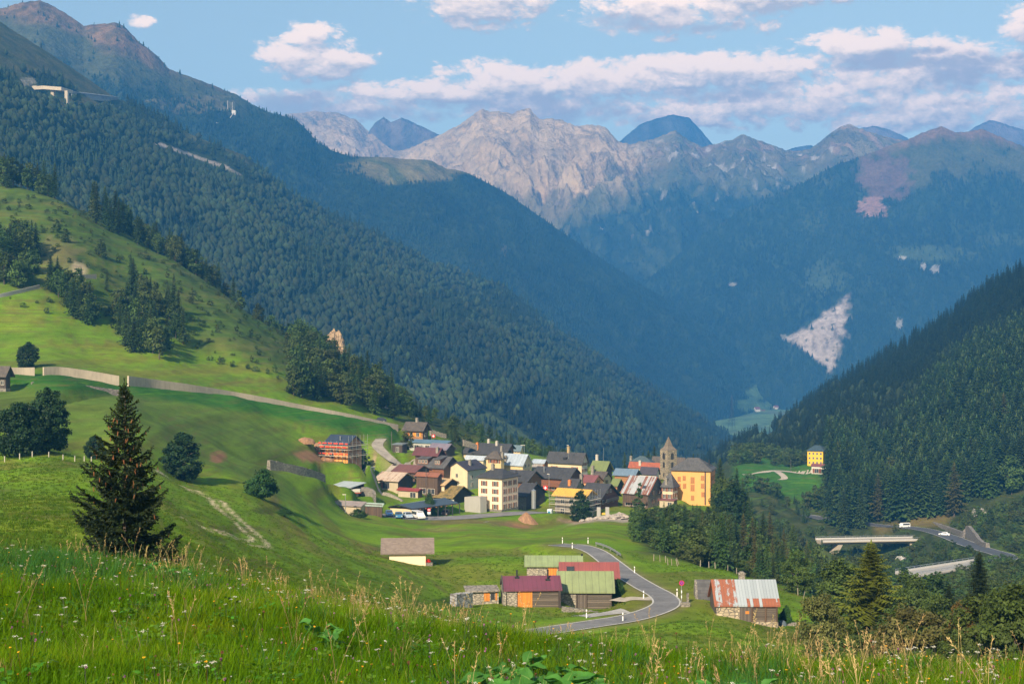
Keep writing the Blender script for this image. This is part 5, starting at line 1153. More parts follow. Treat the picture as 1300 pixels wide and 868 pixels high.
def make_house(h):
    yaw = R(h.get('y', 30)); g = h.get('g', 'R'); d = h['d']
    r = np.array((math.cos(yaw), -math.sin(yaw))); b = np.array((math.sin(yaw), math.cos(yaw)))
    e0 = P(h['c'][0], h['c'][1], d); tl = (h['x1'] - CX) / F; tr = (h['x2'] - CX) / F
    L = (e0[0] - tl * e0[1]) / (r[0] - tl * r[1])
    W = (tr * e0[1] - e0[0]) / (b[0] - tr * b[1]) if 'W' not in h else h['W']
    W = min(max(W, 3.0), 14)
    ze = e0[2]; zb = (CY - h['b']) / F * (d + 1)
    cen = e0[:2] - r * L / 2 + b * W / 2
    if g == 'L': ap = e0[:2] - r * L / 2
    elif g == 'H': ap = cen
    elif g == 'S': ap = e0[:2] + b * W
    else: ap = e0[:2] + b * W / 2
    zr = (CY - h['a']) / F * ap[1]
    oh = h['oh']; zg = float(gz(*cen)); zb = min(zb, zg + 1.0)
    He, Hr = ze - zb, zr - zb
    root = empty(h['n'], (cen[0], cen[1], zb), -yaw, h['L'], 'house' if h['n'] in ('house', 'chalet') else h['n'], h.get('grp'))
    if g == 'L':
        root.rotation_euler[2] = math.pi / 2 - yaw; L, W = W, L
    th = .2
    # walls
    lx, wy = L / 2 - oh, W / 2 - oh
    if 'ohx' in h: lx = L / 2 - h['ohx']
    sl = (Hr - He) / (W / 2) if g in ('R', 'L') else (Hr - He) / W if g == 'S' else 0
    gap = th + .04
    mb = MB(); dn = -3.0
    if g in ('R', 'L'):
        zw = He + sl * oh - gap
        mb.prism_x([(-wy, dn), (wy, dn), (wy, zw), (0, Hr - gap * 1.2), (-wy, zw)], -lx, lx, 0, 1)
    elif g == 'S':
        mb.prism_x([(-wy, dn), (wy, dn), (wy, He + sl * (W - oh) - gap), (-wy, He + sl * oh - gap)], -lx, lx, 0, 1)
    else:
        zw = He - .02
        mb.box(-lx, lx, -wy, wy, dn, zw, 0)
        mb.m[1] = 0
        mb.m[3] = 1; mb.m[5] = 1
    mb.build('wall', [MT[h['f']], MT[h['k']]], root)
    # roof
    q = MB()
    if g in ('R', 'L'): roof_gable(q, L, W, He, Hr, th)
    elif g == 'S': q.prism_x([(-W / 2, He - th), (W / 2, Hr - th), (W / 2, Hr), (-W / 2, He)], -L / 2, L / 2)
    else:
        k = L * h.get('rl', .2) / 2
        pts = [(-L / 2, -W / 2, He), (L / 2, -W / 2, He), (L / 2, W / 2, He), (-L / 2, W / 2, He), (-k, 0, Hr), (k, 0, Hr)] + [(s * L / 2, t * W / 2, He - th) for s, t in ((-1, -1), (1, -1), (1, 1), (-1, 1))]
        q.poly(pts, [(0, 1, 5, 4), (1, 2, 5), (2, 3, 4, 5), (3, 0, 4), (6, 7, 1, 0), (7, 8, 2, 1), (8, 9, 3, 2), (9, 6, 0, 3), (9, 8, 7, 6)])
    roof = q.build('roof', MT[h['r']], root)
    rz = lambda x, y: (He + sl * (W / 2 - abs(y)) if g in ('R', 'L') else He + sl * (y + W / 2) if g == 'S' else He + (Hr - He) * max(0, min(1 - abs(y) / (W / 2), (L / 2 - abs(x)) / max(L / 2 - L * h.get('rl', .2) / 2, .1))))
    for (u, v, ht, mat) in h.get('ch', []):
        x, y = u * L / 2, v * W / 2; c = MB(); z = rz(x, y)
        if mat in ('steel', 'dark'):
            c.tube([(x, y, z - .3), (x, y, z + ht)], .14, 8); c.tube([(x, y, z + ht), (x, y, z + ht + .15)], .2, 8)
        else:
            c.box(x - .38, x + .38, y - .38, y + .38, z - .6, z + ht); c.box(x - .46, x + .46, y - .46, y + .46, z + ht, z + ht + .12)
            c.box(x - .25, x + .25, y - .25, y + .25, z + ht + .12, z + ht + .3)
        c.build('chimney', MT['orange_ch' if mat == 'orange' else mat], root)
    for (u, v) in h.get('sky', []):                        # roof windows
        y = -v * W / 2 - .0; x = u * L / 2; c = MB()
        dy, dx = .45, .5
        c.poly([(x - dx, y - dy, rz(0, y - dy) + .05), (x + dx, y - dy, rz(0, y - dy) + .05), (x + dx, y + dy, rz(0, y + dy) + .05), (x - dx, y + dy, rz(0, y + dy) + .05),
                (x - dx, y - dy, rz(0, y - dy) - .02), (x + dx, y - dy, rz(0, y - dy) - .02), (x + dx, y + dy, rz(0, y + dy) - .02), (x - dx, y + dy, rz(0, y + dy) - .02)],
               [(0, 1, 2, 3), (4, 5, 1, 0), (5, 6, 2, 1), (6, 7, 3, 2), (7, 4, 0, 3)])
        fz = .03
        for s in (-1, 1):
            xx = x + s * dx
            c.poly([(xx - .06, y - dy, rz(0, y - dy) + .09), (xx + .06, y - dy, rz(0, y - dy) + .09), (xx + .06, y + dy, rz(0, y + dy) + .09), (xx - .06, y + dy, rz(0, y + dy) + .09),
                    (xx - .06, y - dy, rz(0, y - dy) - .02), (xx + .06, y - dy, rz(0, y - dy) - .02), (xx + .06, y + dy, rz(0, y + dy) - .02), (xx - .06, y + dy, rz(0, y + dy) - .02)],
                   [(0, 1, 2, 3), (4, 5, 1, 0), (5, 6, 2, 1), (6, 7, 3, 2), (7, 4, 0, 3)], 1)
        c.build('skylight', [MT['glass'], MT['dark']], root)
    faces = {'F': ((-lx, -wy), (1, 0), (0, -1), 2 * lx), 'R': ((lx, -wy), (0, 1), (1, 0), 2 * wy), 'L': ((-lx, wy), (0, -1), (-1, 0), 2 * wy)}
    for (f, nc, nr, w, hh, u0, u1, z0, z1, sh) in h['w']:
        o, t, n, LL = faces[f]
        for i in range(nc):
            for j in range(nr):
                u = LL * (u0 + (u1 - u0) * (i / (nc - 1) if nc > 1 else 0)); z = z0 + (z1 - z0) * (j / (nr - 1) if nr > 1 else 0)
                top = (zw if f == 'F' or g == 'H' else Hr - abs(u / LL - .5) * 2 * (Hr - He) - .35) if g != 'S' else He
                if z + hh > top - .12: z = top - .12 - hh
                if z > -.3: add_window(root, o, t, n, u, z, w, hh, sh or None)
    for (u, wd, nw) in h.get('dorm', []):
        x = u * L / 2; yf = -W / 2 + W * .13; zf = rz(0, yf); ht = 1.55 if nw else .8
        yb = yf
        while rz(0, yb) < zf + ht + .25 * (yb - yf) and yb < -.05: yb += .1
        c = MB(); c.prism_x([(yf, zf - .3), (yb, rz(0, yb) - .3), (yb, rz(0, yb) - .05), (yf, zf + ht)], x - wd / 2, x + wd / 2)
        dm = c.build('dormer', MT['wood_red' if nw else 'dark'], root)
        c = MB(); c.prism_x([(yf - .4, zf + ht - .08), (yb + .4, rz(0, yb) + .12), (yb + .4, rz(0, yb) + .24), (yf - .4, zf + ht + .06)], x - wd / 2 - .3, x + wd / 2 + .3)
        c.build('dormer_roof', MT[h['r']], dm)
        for i in range(nw):
            ww = add_window(root, (x - wd / 2, yf), (1, 0), (0, -1), wd * (i + .5) / nw, zf + .35, wd / nw * .62, .85, None)
    if h.get('balc'):
        c = MB(); z = He - 2.6
        c.box(-lx * .7, lx * .98, -wy - 1.0, -wy - .004, z - .12, z); c.box(-lx * .7, lx * .98, -wy - 1.05, -wy - .95, z, z + .95)
        c.build('balcony', MT['wood_red' if h['f'] == 'wood_red' else 'wood_dark'], root)
    if h.get('gbalc'):
        c = MB(); z = 1.9
        c.box(lx + .004, lx + 1.0, -wy * .6, wy * .75, z - .12, z); c.box(lx + .95, lx + 1.03, -wy * .6, wy * .75, z, z + .9)
        c.build('balcony', MT['boards_grey'], root)
    if h.get('plinth'):
        c = MB(); c.box(-lx - .05, lx + .05, -wy - .05, wy + .05, dn, .75); c.build('plinth', MT[h['plinth']], root)
    if h.get('pipe'):
        c = MB(); x = -lx + 2 * lx * h['pipe']; c.box(x - .16, x + .16, -wy - .3, -wy - .003, .4, He - .1); c.build('downpipe', MT['dark'], root)
    cu = h.get('custom')
    F_ = faces['F']

    def wallbox(name, mat, u0, u1, z0, z1, d1=.06):
        c = MB(); dir_box(c, F_[0], F_[1], F_[2], 2 * lx * u0, 2 * lx * u1, z0, z1, -.1, d1); return c.build(name, mat, root)
    if cu == 'purple':
        zt = He + sl * oh - gap - .02
        wallbox('stone_wall', MT['stone_pale'], -.005, .2, -3, zt); wallbox('door', MT['door_orange'], .22, .49, -.2, zt - .1, .05)
        c = MB(); c.box(-L / 2 - .02, -L / 2 + .35, -W / 2, W / 2, -.3, He - .22)
        c.build('stone_pier', MT['stone_pale'], root)
        for s in (-1, 1):                                   # barge boards along the left gable
            c = MB(); c.poly([(-L / 2 - .12, s * W / 2 * 1.01, He - .35), (-L / 2 + .0, s * W / 2 * 1.01, He - .35), (-L / 2 + .0, 0, Hr - .3), (-L / 2 - .12, 0, Hr - .3),
                              (-L / 2 - .12, s * W / 2 * 1.01, He + .12), (-L / 2 + .0, s * W / 2 * 1.01, He + .12), (-L / 2 + .0, 0, Hr + .15), (-L / 2 - .12, 0, Hr + .15)],
                             [(3, 2, 1, 0), (4, 5, 6, 7), (0, 1, 5, 4), (1, 2, 6, 5), (2, 3, 7, 6), (3, 0, 4, 7)]); c.build('barge_board', MT['boards_grey'], root)
        for u, v, ht in ((-.5, .12, 1.0), (.55, .3, 1.35)):
            x, y = u * L / 2, -v * W / 2; c = MB(); z = rz(x, y); c.tube([(x, y, z - .2), (x, y, z + ht)], .11, 8); c.box(x - .3, x + .3, y - .25, y + .25, z - .12, z + .1); c.build('stove_pipe', MT['black'], root)
        c = MB(); c.box(lx - .15, lx + .15, -wy - .32, -wy - .02, -2, zt); c.build('corner_post', MT['wood_black'], root)
    if cu == 'green':
        zt = He + sl * oh - gap - .02
        wallbox('stone_wall', MT['stone_pale'], -.005, .31, -3, zt); wallbox('door', MT['door_grey'], .335, .5, -.1, zt - .15, .05); wallbox('stone_footing', MT['stone_barn'], .52, 1.005, -3, .05, .08)
        for u in (.325, .51, .985): wallbox('corner_post', MT['wood_black'], u - .01, u + .012, 0, zt, .14)
    if cu == 'rear':
        zt = He + sl * oh - gap - .02
        wallbox('door', MT['door_orange'], .39, .56, -.4, zt - .1, .05)
        c = MB(); x = L / 2 - .2; c.tube([(x, 0, Hr - .6), (x, 0, Hr + .25)], .16, 8); c.build('stove_pipe', MT['black'], root)
        c = MB(); c.box(-L / 2 - .04, -L / 2 + .3, -W / 2 * .9, W / 2 * .9, He - .3, He + .1); c.build('gable_board', MT['boards_grey'], root)
    if cu == 'rusty':
        zt = He + sl * oh - gap - .02
        wallbox('stone_wall', MT['stone_barn'], -.005, .375, -3, zt, .1); wallbox('stone_footing', MT['stone_barn'], .375, 1.005, -3, .95, .1)
        wallbox('door', MT['door_grey'], .385, .565, .75, zt - .08, .13)
        for u in (.58, .80, .985): wallbox('corner_post', MT['wood_dark'], u - .012, u + .012, .95, zt, .16)
        wallbox('hatch', MT['door_orange'], .47, .53, 1.95, 2.3, .16)
    HI[h['L']] = dict(root=root, L=L, W=W, lx=lx, wy=wy, He=He, Hr=Hr, h=h)
    return root


for k_, v_ in (('low hut with purple', 5.6), ('log barn with light', 7.0), ('barn with dull red', 6.4), ('rear stone barn', 4.6), ('small cream chalet', 5.2), ('stone and log barn', 6.4)):
    for h in HOUSES:
        if h['L'].startswith(k_): h['W'] = v_
for h in HOUSES: make_house(h)
for l, i in HI.items(): print('HOUSE %5.1f %5.1f  He %4.1f Hr %4.1f  %s' % (i['L'], i['W'], i['He'], i['Hr'], l[:60]))
# ------------------------------------------------------------------ church tower
def church_tower():
    yaw = R(57); d = 428; e = P(847.6, 571.8, d); r = np.array((math.cos(yaw), -math.sin(yaw))); b = np.array((math.sin(yaw), math.cos(yaw)))
    L = W = 3.8; cen = e[:2] - r * L / 2 + b * W / 2; zb = -47.5; H = e[2] - zb
    root = empty('church_tower', (cen[0], cen[1], zb), -yaw, 'square rubble stone church tower with pointed stone spire and arched belfry openings', 'church tower')
    mt = stone('stone_tower', (.42, .34, .22), (.20, .165, .115), scale=1.6)
    mb = MB(); mb.box(-L / 2, L / 2, -W / 2, W / 2, -3, H); mb.build('wall', mt, root)
    q = MB(); e_ = .25; a = L / 2 + e_ * .4
    lv = [(a, H + .02), (a * .60, H + .9), (a * .48, H + 1.3), (.06, H + 4.2)]
    p = []
    for s, z in lv: p += [(-s, -s, z), (s, -s, z), (s, s, z), (-s, s, z)]
    f = [(3, 2, 1, 0), (12, 13, 14, 15)]
    for k in range(3):
        for i in range(4): j = (i + 1) % 4; f.append((4 * k + i, 4 * k + j, 4 * k + 4 + j, 4 * k + 4 + i))
    q.poly(p, f); q.build('spire', stone('stone_spire', (.27, .205, .145), (.16, .125, .09), scale=3), root)
    q = MB(); q.tube([(0, 0, H + 4.1), (0, 0, H + 4.9)], .04); q.box(-.22, .22, -.04, .04, H + 4.55, H + 4.63); q.build('cross', MT['black'], root)
    for face in ('F', 'R'):
        o, t, n = (((-L / 2, -W / 2), (1, 0), (0, -1)), ((L / 2, -W / 2), (0, 1), (1, 0)))[face == 'R']
        for z, w, h, k in ((H - 2.9, 1.15, 1.5, 1), (H - 5.6, .95, 1.4, 1), (H - 8.6, .5, 1.2, 0)):
            m = MB(); pts = []
            for i in range(9):
                an = math.pi * i / 8; pts.append((math.cos(an) * w / 2, h + math.sin(an) * w / 2))
            pts += [(-w / 2, 0), (w / 2, 0)]
            V3 = [(o[0] + t[0] * (L / 2 + u) + n[0] * dd, o[1] + t[1] * (L / 2 + u) + n[1] * dd, z + zz) for dd in (-.1, .03) for u, zz in pts]
            N = len(pts)
            m.poly(V3, [tuple(range(N, 2 * N)), tuple(range(N))[::-1]] + [(i, (i + 1) % N, N + (i + 1) % N, N + i) for i in range(N)])
            m.build('belfry_opening' if k else 'slit_window', MT['dark'], root)


church_tower()


# ------------------------------------------------------------------ sheds, carport
def post_shed(name, label, x1, c, x2, ya, base, d, yaw, roofm, drop, cat, walls, posts, wallm='plaster_sand'):
    yw = R(yaw); r = np.array((math.cos(yw), -math.sin(yw))); b = np.array((math.sin(yw), math.cos(yw)))
    e0 = P(*c, d); tl = (x1 - CX) / F; tr = (x2 - CX) / F
    L = (e0[0] - tl * e0[1]) / (r[0] - tl * r[1]); W = (tr * e0[1] - e0[0]) / (b[0] - tr * b[1])
    cen = e0[:2] - r * L / 2 + b * W / 2; zb = (CY - base) / F * d
    root = empty(name, (cen[0], cen[1], zb), -yw, label, cat)
    H = e0[2] - zb; zr = (CY - ya) / F * (e0[1] + b[1] * W) - zb
    q = MB(); q.prism_x([(-W / 2, H - .16), (W / 2, zr - .16), (W / 2, zr), (-W / 2, H)], -L / 2, L / 2); q.build('roof', MT[roofm] if isinstance(roofm, str) else roofm, root)
    lx, wy = L / 2 - .4, W / 2 - .4
    for k in walls:
        m = MB()
        if k == 'B': m.box(-lx, lx, wy - .2, wy, -2, zr - .3)
        if k == 'L': m.prism_x([(-wy, -2), (wy, -2), (wy, zr - .3), (-wy, H - .2)], -lx, -lx + .2)
        if k == 'R': m.prism_x([(-wy, -2), (wy, -2), (wy, zr - .3), (-wy, H - .2)], lx - .2, lx)
        if k == 'F': m.box(-lx, lx, -wy, -wy + .2, -2, H - .2)
        m.build('wall', MT[wallm], root)
    for (u, v) in posts:
        m = MB(); x, y = u * lx, v * wy; m.box(x - .13, x + .13, y - .13, y + .13, -1.5, H + (zr - H) * (v * wy / W + .5) - .15); m.build('post', MT['wood_dark'], root)
    return root, L, W, H, zr, lx, wy


ts = post_shed('truck_shelter', 'open timber shelter with pale corrugated roof and an orange truck parked under it', 417.7, (446, 618.6), (465), 612.0, 629.5, 345, 32, sheet_metal('sheet_shelter', (.50, .56, .58), rust=(.32, .2, .13), amount=.03), 0, 'shelter', 'BL', [(-.95, -1), (-.3, -1), (.35, -1), (.95, -1), (.98, 0)], 'wood_dark')
post_shed('garage', 'low plaster garage with rusty flat roof beside the open lean-to', 417.7, (459, 642.5), 466, 636.5, 655, 322, 24, sheet_metal('sheet_rusty_flat', (.34, .28, .25), rust=(.26, .09, .055), amount=.15), 0, 'garage', 'FBLR', [], 'plaster_sand')
post_shed('lean_to', 'small open lean-to with green tin roof between garage and carport', 461, (486, 642.5), 488, 638.5, 654.5, 331, 22, sheet_metal('sheet_pale_mint', (.33, .42, .36)), 0, 'shed', 'BLR', [(-.95, -1), (.95, -1)], 'wood_dark')


def carport():
    yaw = R(62); d = 343; e0 = P(523.5, 645.6, d); r = np.array((math.cos(yaw), -math.sin(yaw))); b = np.array((math.sin(yaw), math.cos(yaw)))
    # long open side runs away to the right
    yw = R(-14)
    X = np.array((math.cos(yw), -math.sin(yw))); Y = np.array((math.sin(yw), math.cos(yw)))
    a = P(487.7, 643.6, 350); c = P(523.5, 645.6, 343); e = P(583, 638.2, 356)
    base = P(524, 655.5, 343)[2]
    root = empty('carport', (c[0], c[1], base), 0, 'long open carport with dark blue roof and pale plaster end wall by the village road', 'carport')
    lo = lambda p: (p[0] - c[0], p[1] - c[1], p[2] - base)
    A, B_, E = lo(a), (0, 0, c[2] - base), lo(e)
    bk = (A[0] + E[0], A[1] + E[1], A[2] + .6)
    up = .55
    m1 = tuple((np.array(A) * .5 + np.array(B_) * .5)); m2 = tuple((np.array(bk) + np.array(E)) * .5)
    ra, rb = (m1[0], m1[1], m1[2] + up + .35), (m2[0], m2[1], m2[2] + up + .35)
    q = MB(); pts = [B_, E, rb, ra, A, bk]; th = .25
    pts = [tuple(p) for p in pts] + [(p[0], p[1], p[2] - th) for p in pts]
    q.poly(pts, [(0, 1, 2, 3)], 0); q.poly(pts, [(3, 2, 5, 4)], 1); q.poly(pts, [(9, 8, 7, 6), (10, 11, 8, 9), (0, 6, 7, 1), (1, 7, 8, 2), (2, 8, 11, 5), (5, 11, 10, 4), (4, 10, 9, 3), (3, 9, 6, 0)], 2)
    q.build('roof', [sheet_metal('sheet_carport_blue', (.060, .085, .110), rough=.5), sheet_metal('sheet_carport_mint', (.27, .36, .30)), MT['dark']], root)
    w = MB(); i0 = np.array(B_) * .97 + np.array(A) * .03; i1 = np.array(A) * .97 + np.array(B_) * .03
    n = np.array((A[1], -A[0])); n = n / np.linalg.norm(n); n = -n if n[1] < 0 else n
    sh = .45
    p = [(i0[0] + n[0] * sh, i0[1] + n[1] * sh), (i1[0] + n[0] * sh, i1[1] + n[1] * sh), (i1[0] + n[0] * (sh + .25), i1[1] + n[1] * (sh + .25)), (i0[0] + n[0] * (sh + .25), i0[1] + n[1] * (sh + .25))]
    w.poly([(x, y, -2) for x, y in p] + [(p[0][0], p[0][1], B_[2] - .25), (p[1][0], p[1][1], A[2] - .25), (p[2][0], p[2][1], A[2] - .2), (p[3][0], p[3][1], B_[2] - .2)],
           [(3, 2, 1, 0), (4, 5, 6, 7), (0, 1, 5, 4), (1, 2, 6, 5), (2, 3, 7, 6), (3, 0, 4, 7)])
    w.build('end_wall', MT['plaster_cream'], root)
    bw = MB(); s0, s1 = np.array(A[:2]) * .95, np.array(bk[:2]) * .98; dv = (s1 - s0); dn = np.array((-dv[1], dv[0])); dn = dn / np.linalg.norm(dn) * .2
    q4 = [s0, s1, s1 + dn, s0 + dn]
    bw.poly([(x, y, -2) for x, y in q4] + [(x, y, A[2] - .3) for x, y in q4], [(3, 2, 1, 0), (4, 5, 6, 7), (0, 1, 5, 4), (1, 2, 6, 5), (2, 3, 7, 6), (3, 0, 4, 7)]); bw.build('back_wall', MT['plaster_sand'], root)
    for i in range(7):
        t = .04 + .94 * i / 6; x, y = E[0] * t + n[0] * .5, E[1] * t + n[1] * .5; m = MB(); m.box(x - .12, x + .12, y - .12, y + .12, -1.5, B_[2] + (E[2] - B_[2]) * t - .2); m.build('post', MT['black'], root)
    bm = MB()
    for i in range(9):
        t = (i + .5) / 9; x, y = E[0] * t, E[1] * t; z = B_[2] + (E[2] - B_[2]) * t
        bm.box(x - .16, x + .16, y - .25, y + .1, z - .42, z - .25)
    bm.build('rafter_ends', MT['wood_orange'], root)


carport()


# ------------------------------------------------------------------ walls
def wall_along(name, label, pts, h, mat, th=.5, under=2.0, n=8, batter=0, cap=0, cat='wall', fixed=0):
    """pts: (px, py of the TOP, d)"""
    q = smooth_path(pts, n); t = np.gradient(q[:, :2], axis=0); t /= np.linalg.norm(t, axis=1)[:, None]; nr = np.stack([t[:, 1], -t[:, 0]], 1)
    rag = cap * fbm(np.arange(len(q)) / 1.7, np.zeros(len(q)), 3, len(label))
    mb = MB(); N = len(q); V_ = []
    for i in range(N):
        x, y, z = q[i]; zt = z + rag[i]; zb = min(float(gz(x, y)), z - h) - under if not fixed else z - h - .4
        for s, zz in ((1, zb), (1, zt), (-1, zt), (-1, zb)):
            k = th / 2 + (batter if zz == zb else 0)
            V_.append((x + nr[i, 0] * s * k, y + nr[i, 1] * s * k, zz))
    fs = []
    for i in range(N - 1):
        a, b = 4 * i, 4 * i + 4
        fs += [(a + k, a + (k + 1) % 4, b + (k + 1) % 4, b + k) for k in range(4)]
    fs += [(3, 2, 1, 0), (4 * N - 4, 4 * N - 3, 4 * N - 2, 4 * N - 1)]
    c = V_[0]
    mb.poly([(x - c[0], y - c[1], z - c[2]) for x, y, z in V_], fs)
    o = mb.build(name, mat); o.location = c
    return setp(o, label, cat)


conc = plaster('wall_concrete', (.54, .45, .335), (.28, .235, .185), .35, .75)
wall_along('concrete_wall', 'short pale concrete wall between dark chalet and round tree', CW['a'], 1.6, conc)
wall_along('concrete_wall', 'middle pale concrete wall stepping down above the loose stone wall', CW['b'], 1.8, conc)
wall_along('concrete_wall', 'longest pale concrete wall running down the meadow to the highest chalet', CW['c'], .8, conc)
wall_along('stone_wall', 'loose dry stone wall across the green field below the concrete wall', [(40, 485, 322), (58, 482, 324), (80, 485, 327), (110, 489, 331), (150, 495, 337)], 1.4, stone('stone_dry', (.34, .29, .25), (.12, .10, .085), scale=1.3), .8, cap=.5, batter=.3)
wall_along('stone_wall', 'mossy dry stone wall on the meadow leading to the truck shelter', [(341, 584, 308), (352, 585.5, 311), (368, 589.5, 315), (385, 593, 320), (402, 598.5, 326), (411, 602, 329.5)], 2.2, stone('stone_mossy', (.34, .30, .24), (.17, .155, .115), scale=1.4), .8, cap=.4, batter=.25)
wall_along('stone_wall', 'stone wall right behind the truck shelter', [(459, 618, 349), (467, 618.5, 348), (474, 622, 347), (476, 627, 345)], 1.8, MT['stone_grey'], .6, cap=.2)
wall_along('stone_wall', 'leaning stone wall beside the lane under the red roofed shed', [(487, 624.5, 366), (494, 626, 365), (503, 630, 363.5), (511, 635, 362)], 1.8, MT['stone_pale'], .6, cap=.25)
wall_along('retaining_wall', 'long low retaining wall of the village road rising to the hotel', [(600, 664.5, 337), (620, 661.3, 342), (642, 656.8, 347), (661, 651.5, 352)], 2.6, stone('stone_retaining', (.30, .27, .23), (.20, .185, .165), scale=2.5), .5)
wall_along('concrete_block', 'square concrete block building against the left side of the hotel', [(593.5, 630, 360), (604, 629.8, 358), (613.8, 630.2, 356)], 4.2, MT['concrete'], 2.4, cat='annexe')
wall_along('stone_wall', 'low stone wall under the green roofed log barn', [(713, 769.5, 173.2), (735, 772, 173), (755, 775.5, 173), (773, 779, 173)], 1.0, MT['stone_grey'], .5, cap=.15)
wall_along('stone_wall', 'grey slab stone wall end left of the purple roofed hut', [(575.5, 754.2, 169), (582, 753, 170), (590, 752, 171), (596, 751.5, 172)], 1.2, stone('stone_slabs', (.36, .36, .36), (.22, .22, .23), scale=1.2), 1.0, cap=.2)
wall_along('stone_wall', 'tall rough stone wall holding the slope above the valley road', [(1152, 656, 572), (1160, 655.5, 571), (1180, 661, 562), (1205, 668.5, 538), (1222, 674, 512), (1230, 667, 506), (1245, 685, 478), (1254, 689, 466)], 4.5, stone('stone_road_wall', (.27, .24, .205), (.16, .145, .125), scale=.9), 1.2, cap=.5, batter=.5)
wall_along('concrete_wall', 'pale concrete wall of the upper track on the hillside', CW['d'], 1.6, conc)
wall_along('concrete_wall', 'grey roadside wall climbing from the left edge below the tree clump', CW['e'], 1.2, plaster('wall_grey', (.33, .32, .30)))
wall_along('stone_wall', 'old field wall behind the highest chalet', [(546, 545, 436), (556, 548, 438), (566, 551, 440)], 1.6, stone('stone_field', (.44, .38, .28), (.25, .21, .16)), .7, cap=.3, fixed=1)
wall_along('stone_wall', 'old field wall curving down among bushes above the dark roofs', [(588, 558, 446), (598, 561, 448), (607, 565.5, 450)], 1.6, stone('stone_field', (.44, .38, .28), (.25, .21, .16)), .7, cap=.3, fixed=1)

# the low stone outbuilding with a slab roof, left of the purple hut
def outbuilding():
    yaw = R(8); e = P(633, 748.5, 176.5); r = np.array((math.cos(yaw), math.sin(yaw)))
    zb = P(615, 763, 174)[2]; L = 4.1
    root = empty('outbuilding', (e[0] - L / 2 * r[0], e[1] - L / 2 * r[1], zb), yaw, 'low stone outbuilding with slab roof and small orange door joined to the purple roofed hut', 'outbuilding')
    H = e[2] - zb
    m = MB(); m.box(-L / 2, L / 2, 0, 2.2, -2, H - .2); m.build('wall', MT['stone_pale'], root)
    m = MB(); m.prism_x([(-.35, H - .18), (2.4, H + .1), (2.4, H + .26), (-.35, H)], -L / 2 - .3, L / 2 + .1); m.build('roof', stone('slab_roof', (.33, .29, .24), (.22, .20, .17), scale=1.5), root)
    m = MB(); m.box(.1, .85, -.06, .05, -.4, H - .35); m.build('door', MT['door_orange'], root)
    m = MB(); m.box(1.0, 1.5, -.05, .05, -.2, H - .4); m.build('opening', MT['dark'], root)
    m = MB(); m.box(1.62, 1.85, -.06, .05, -.3, H - .35); m.build('shutter', MT['door_orange'], root)


outbuilding()


def ruin():
    root = empty('ruined_hut', tuple(P(893, 764, 178)), R(-4), 'half ruined stone hut with grey sheet roof and sloping gable wall behind the rusty barn', 'hut')
    s = 178 / F
    # gable wall seen from the left, roof plane falling to the right
    m = MB(); m.prism_x([(-2.2, -2), (2.2, -2), (2.2, .9), (.6, 2.9), (-2.2, .6)], -1.15, -.85); m.build('gable_wall', MT['stone_grey'], root)
    m = MB(); m.prism_x([(-2.3, .55), (.6, 2.75), (2.3, .75), (2.3, .9), (.6, 2.92), (-2.3, .7)], -.85, 2.4); m.build('roof', MT['grey_slate'], root)
    m = MB(); m.box(-.8, 2.2, -2.0, 2.0, -2, .55); m.build('wall', MT['stone_pale'], root)


ruin()


# ------------------------------------------------------------------ road posts, sign, fence
def delineators():
    base = on_ground(744.5, 161.5)
    root = empty('road_post', base, 0, 'white road post with black band beside the yard', 'road post', 'white road posts along the bending road')
    m = MB(); m.box(-.06, .06, -.05, .05, -.3, .72); m.poly([(-.06, -.05, .72), (.06, -.05, .72), (.06, .05, .72), (-.06, .05, .72), (-.06, .05, 1.02), (.06, .05, 1.02), (-.06, -.05, .95), (.06, -.05, .95)], [(0, 1, 7, 6), (1, 2, 5, 7), (2, 3, 4, 5), (3, 0, 6, 4), (6, 7, 5, 4)])
    m.build('post', plain('post_white', (.82, .80, .76), .6, var=.08), root)
    m = MB(); m.box(-.063, .063, -.054, .054, .62, .80); m.build('band', MT['black'], root)
    m = MB(); m.box(-.025, .025, -.058, -.05, .66, .76); m.build('reflector', MT['white'], root)
    for px, d, l in ((790.6, 160, 'white road post at the lower end of the road in front of the log barn'), (817, 176.5, 'white road post inside the bend on the lay-by edge'), (859.5, 178.5, 'white road post at the outer bend left of the round sign'),
                     (805.5, 203, 'white road post halfway up the right roadside'), (746.5, 236, 'white road post beyond the road where it turns behind the hill'), (726.5, 229, 'white road post at the left edge of the upper road'), (714, 238, 'smallest white road post on the grass left of the upper road'), (777, 207, 'white road post just above the red roofed barn')):
        c = copy_tree(root); c.location = on_ground(px, d); c['label'] = l


delineators()


def disc(mb, r, y, z, n=24, m=0, th=.02, r0=0):
    ring = [(math.cos(2 * math.pi * i / n), math.sin(2 * math.pi * i / n)) for i in range(n)]
    if not r0:
        mb.poly([(c * r, y, z + s * r) for c, s in ring] + [(c * r, y + th, z + s * r) for c, s in ring], [tuple(range(n)), tuple(range(n, 2 * n))[::-1]] + [((i + 1) % n, i, n + i, n + (i + 1) % n) for i in range(n)], m)
    else:
        mb.poly([(c * q, y, z + s * q) for q in (r0, r) for c, s in ring] + [(c * q, y + th, z + s * q) for q in (r0, r) for c, s in ring], [(i, (i + 1) % n, n + (i + 1) % n, n + i) for i in range(n)] + [(2 * n + (i + 1) % n, 2 * n + i, 3 * n + i, 3 * n + (i + 1) % n) for i in range(n)] + [((i + 1) % n + n, i + n, 3 * n + i, 3 * n + (i + 1) % n) for i in range(n)], m)


red = plain('sign_red', (.60, .018, .03), .4, var=.1); blue = plain('sign_blue', (.02, .055, .35), .4, var=.1); wht = plain('sign_white', (.8, .8, .8), .5, var=.05)


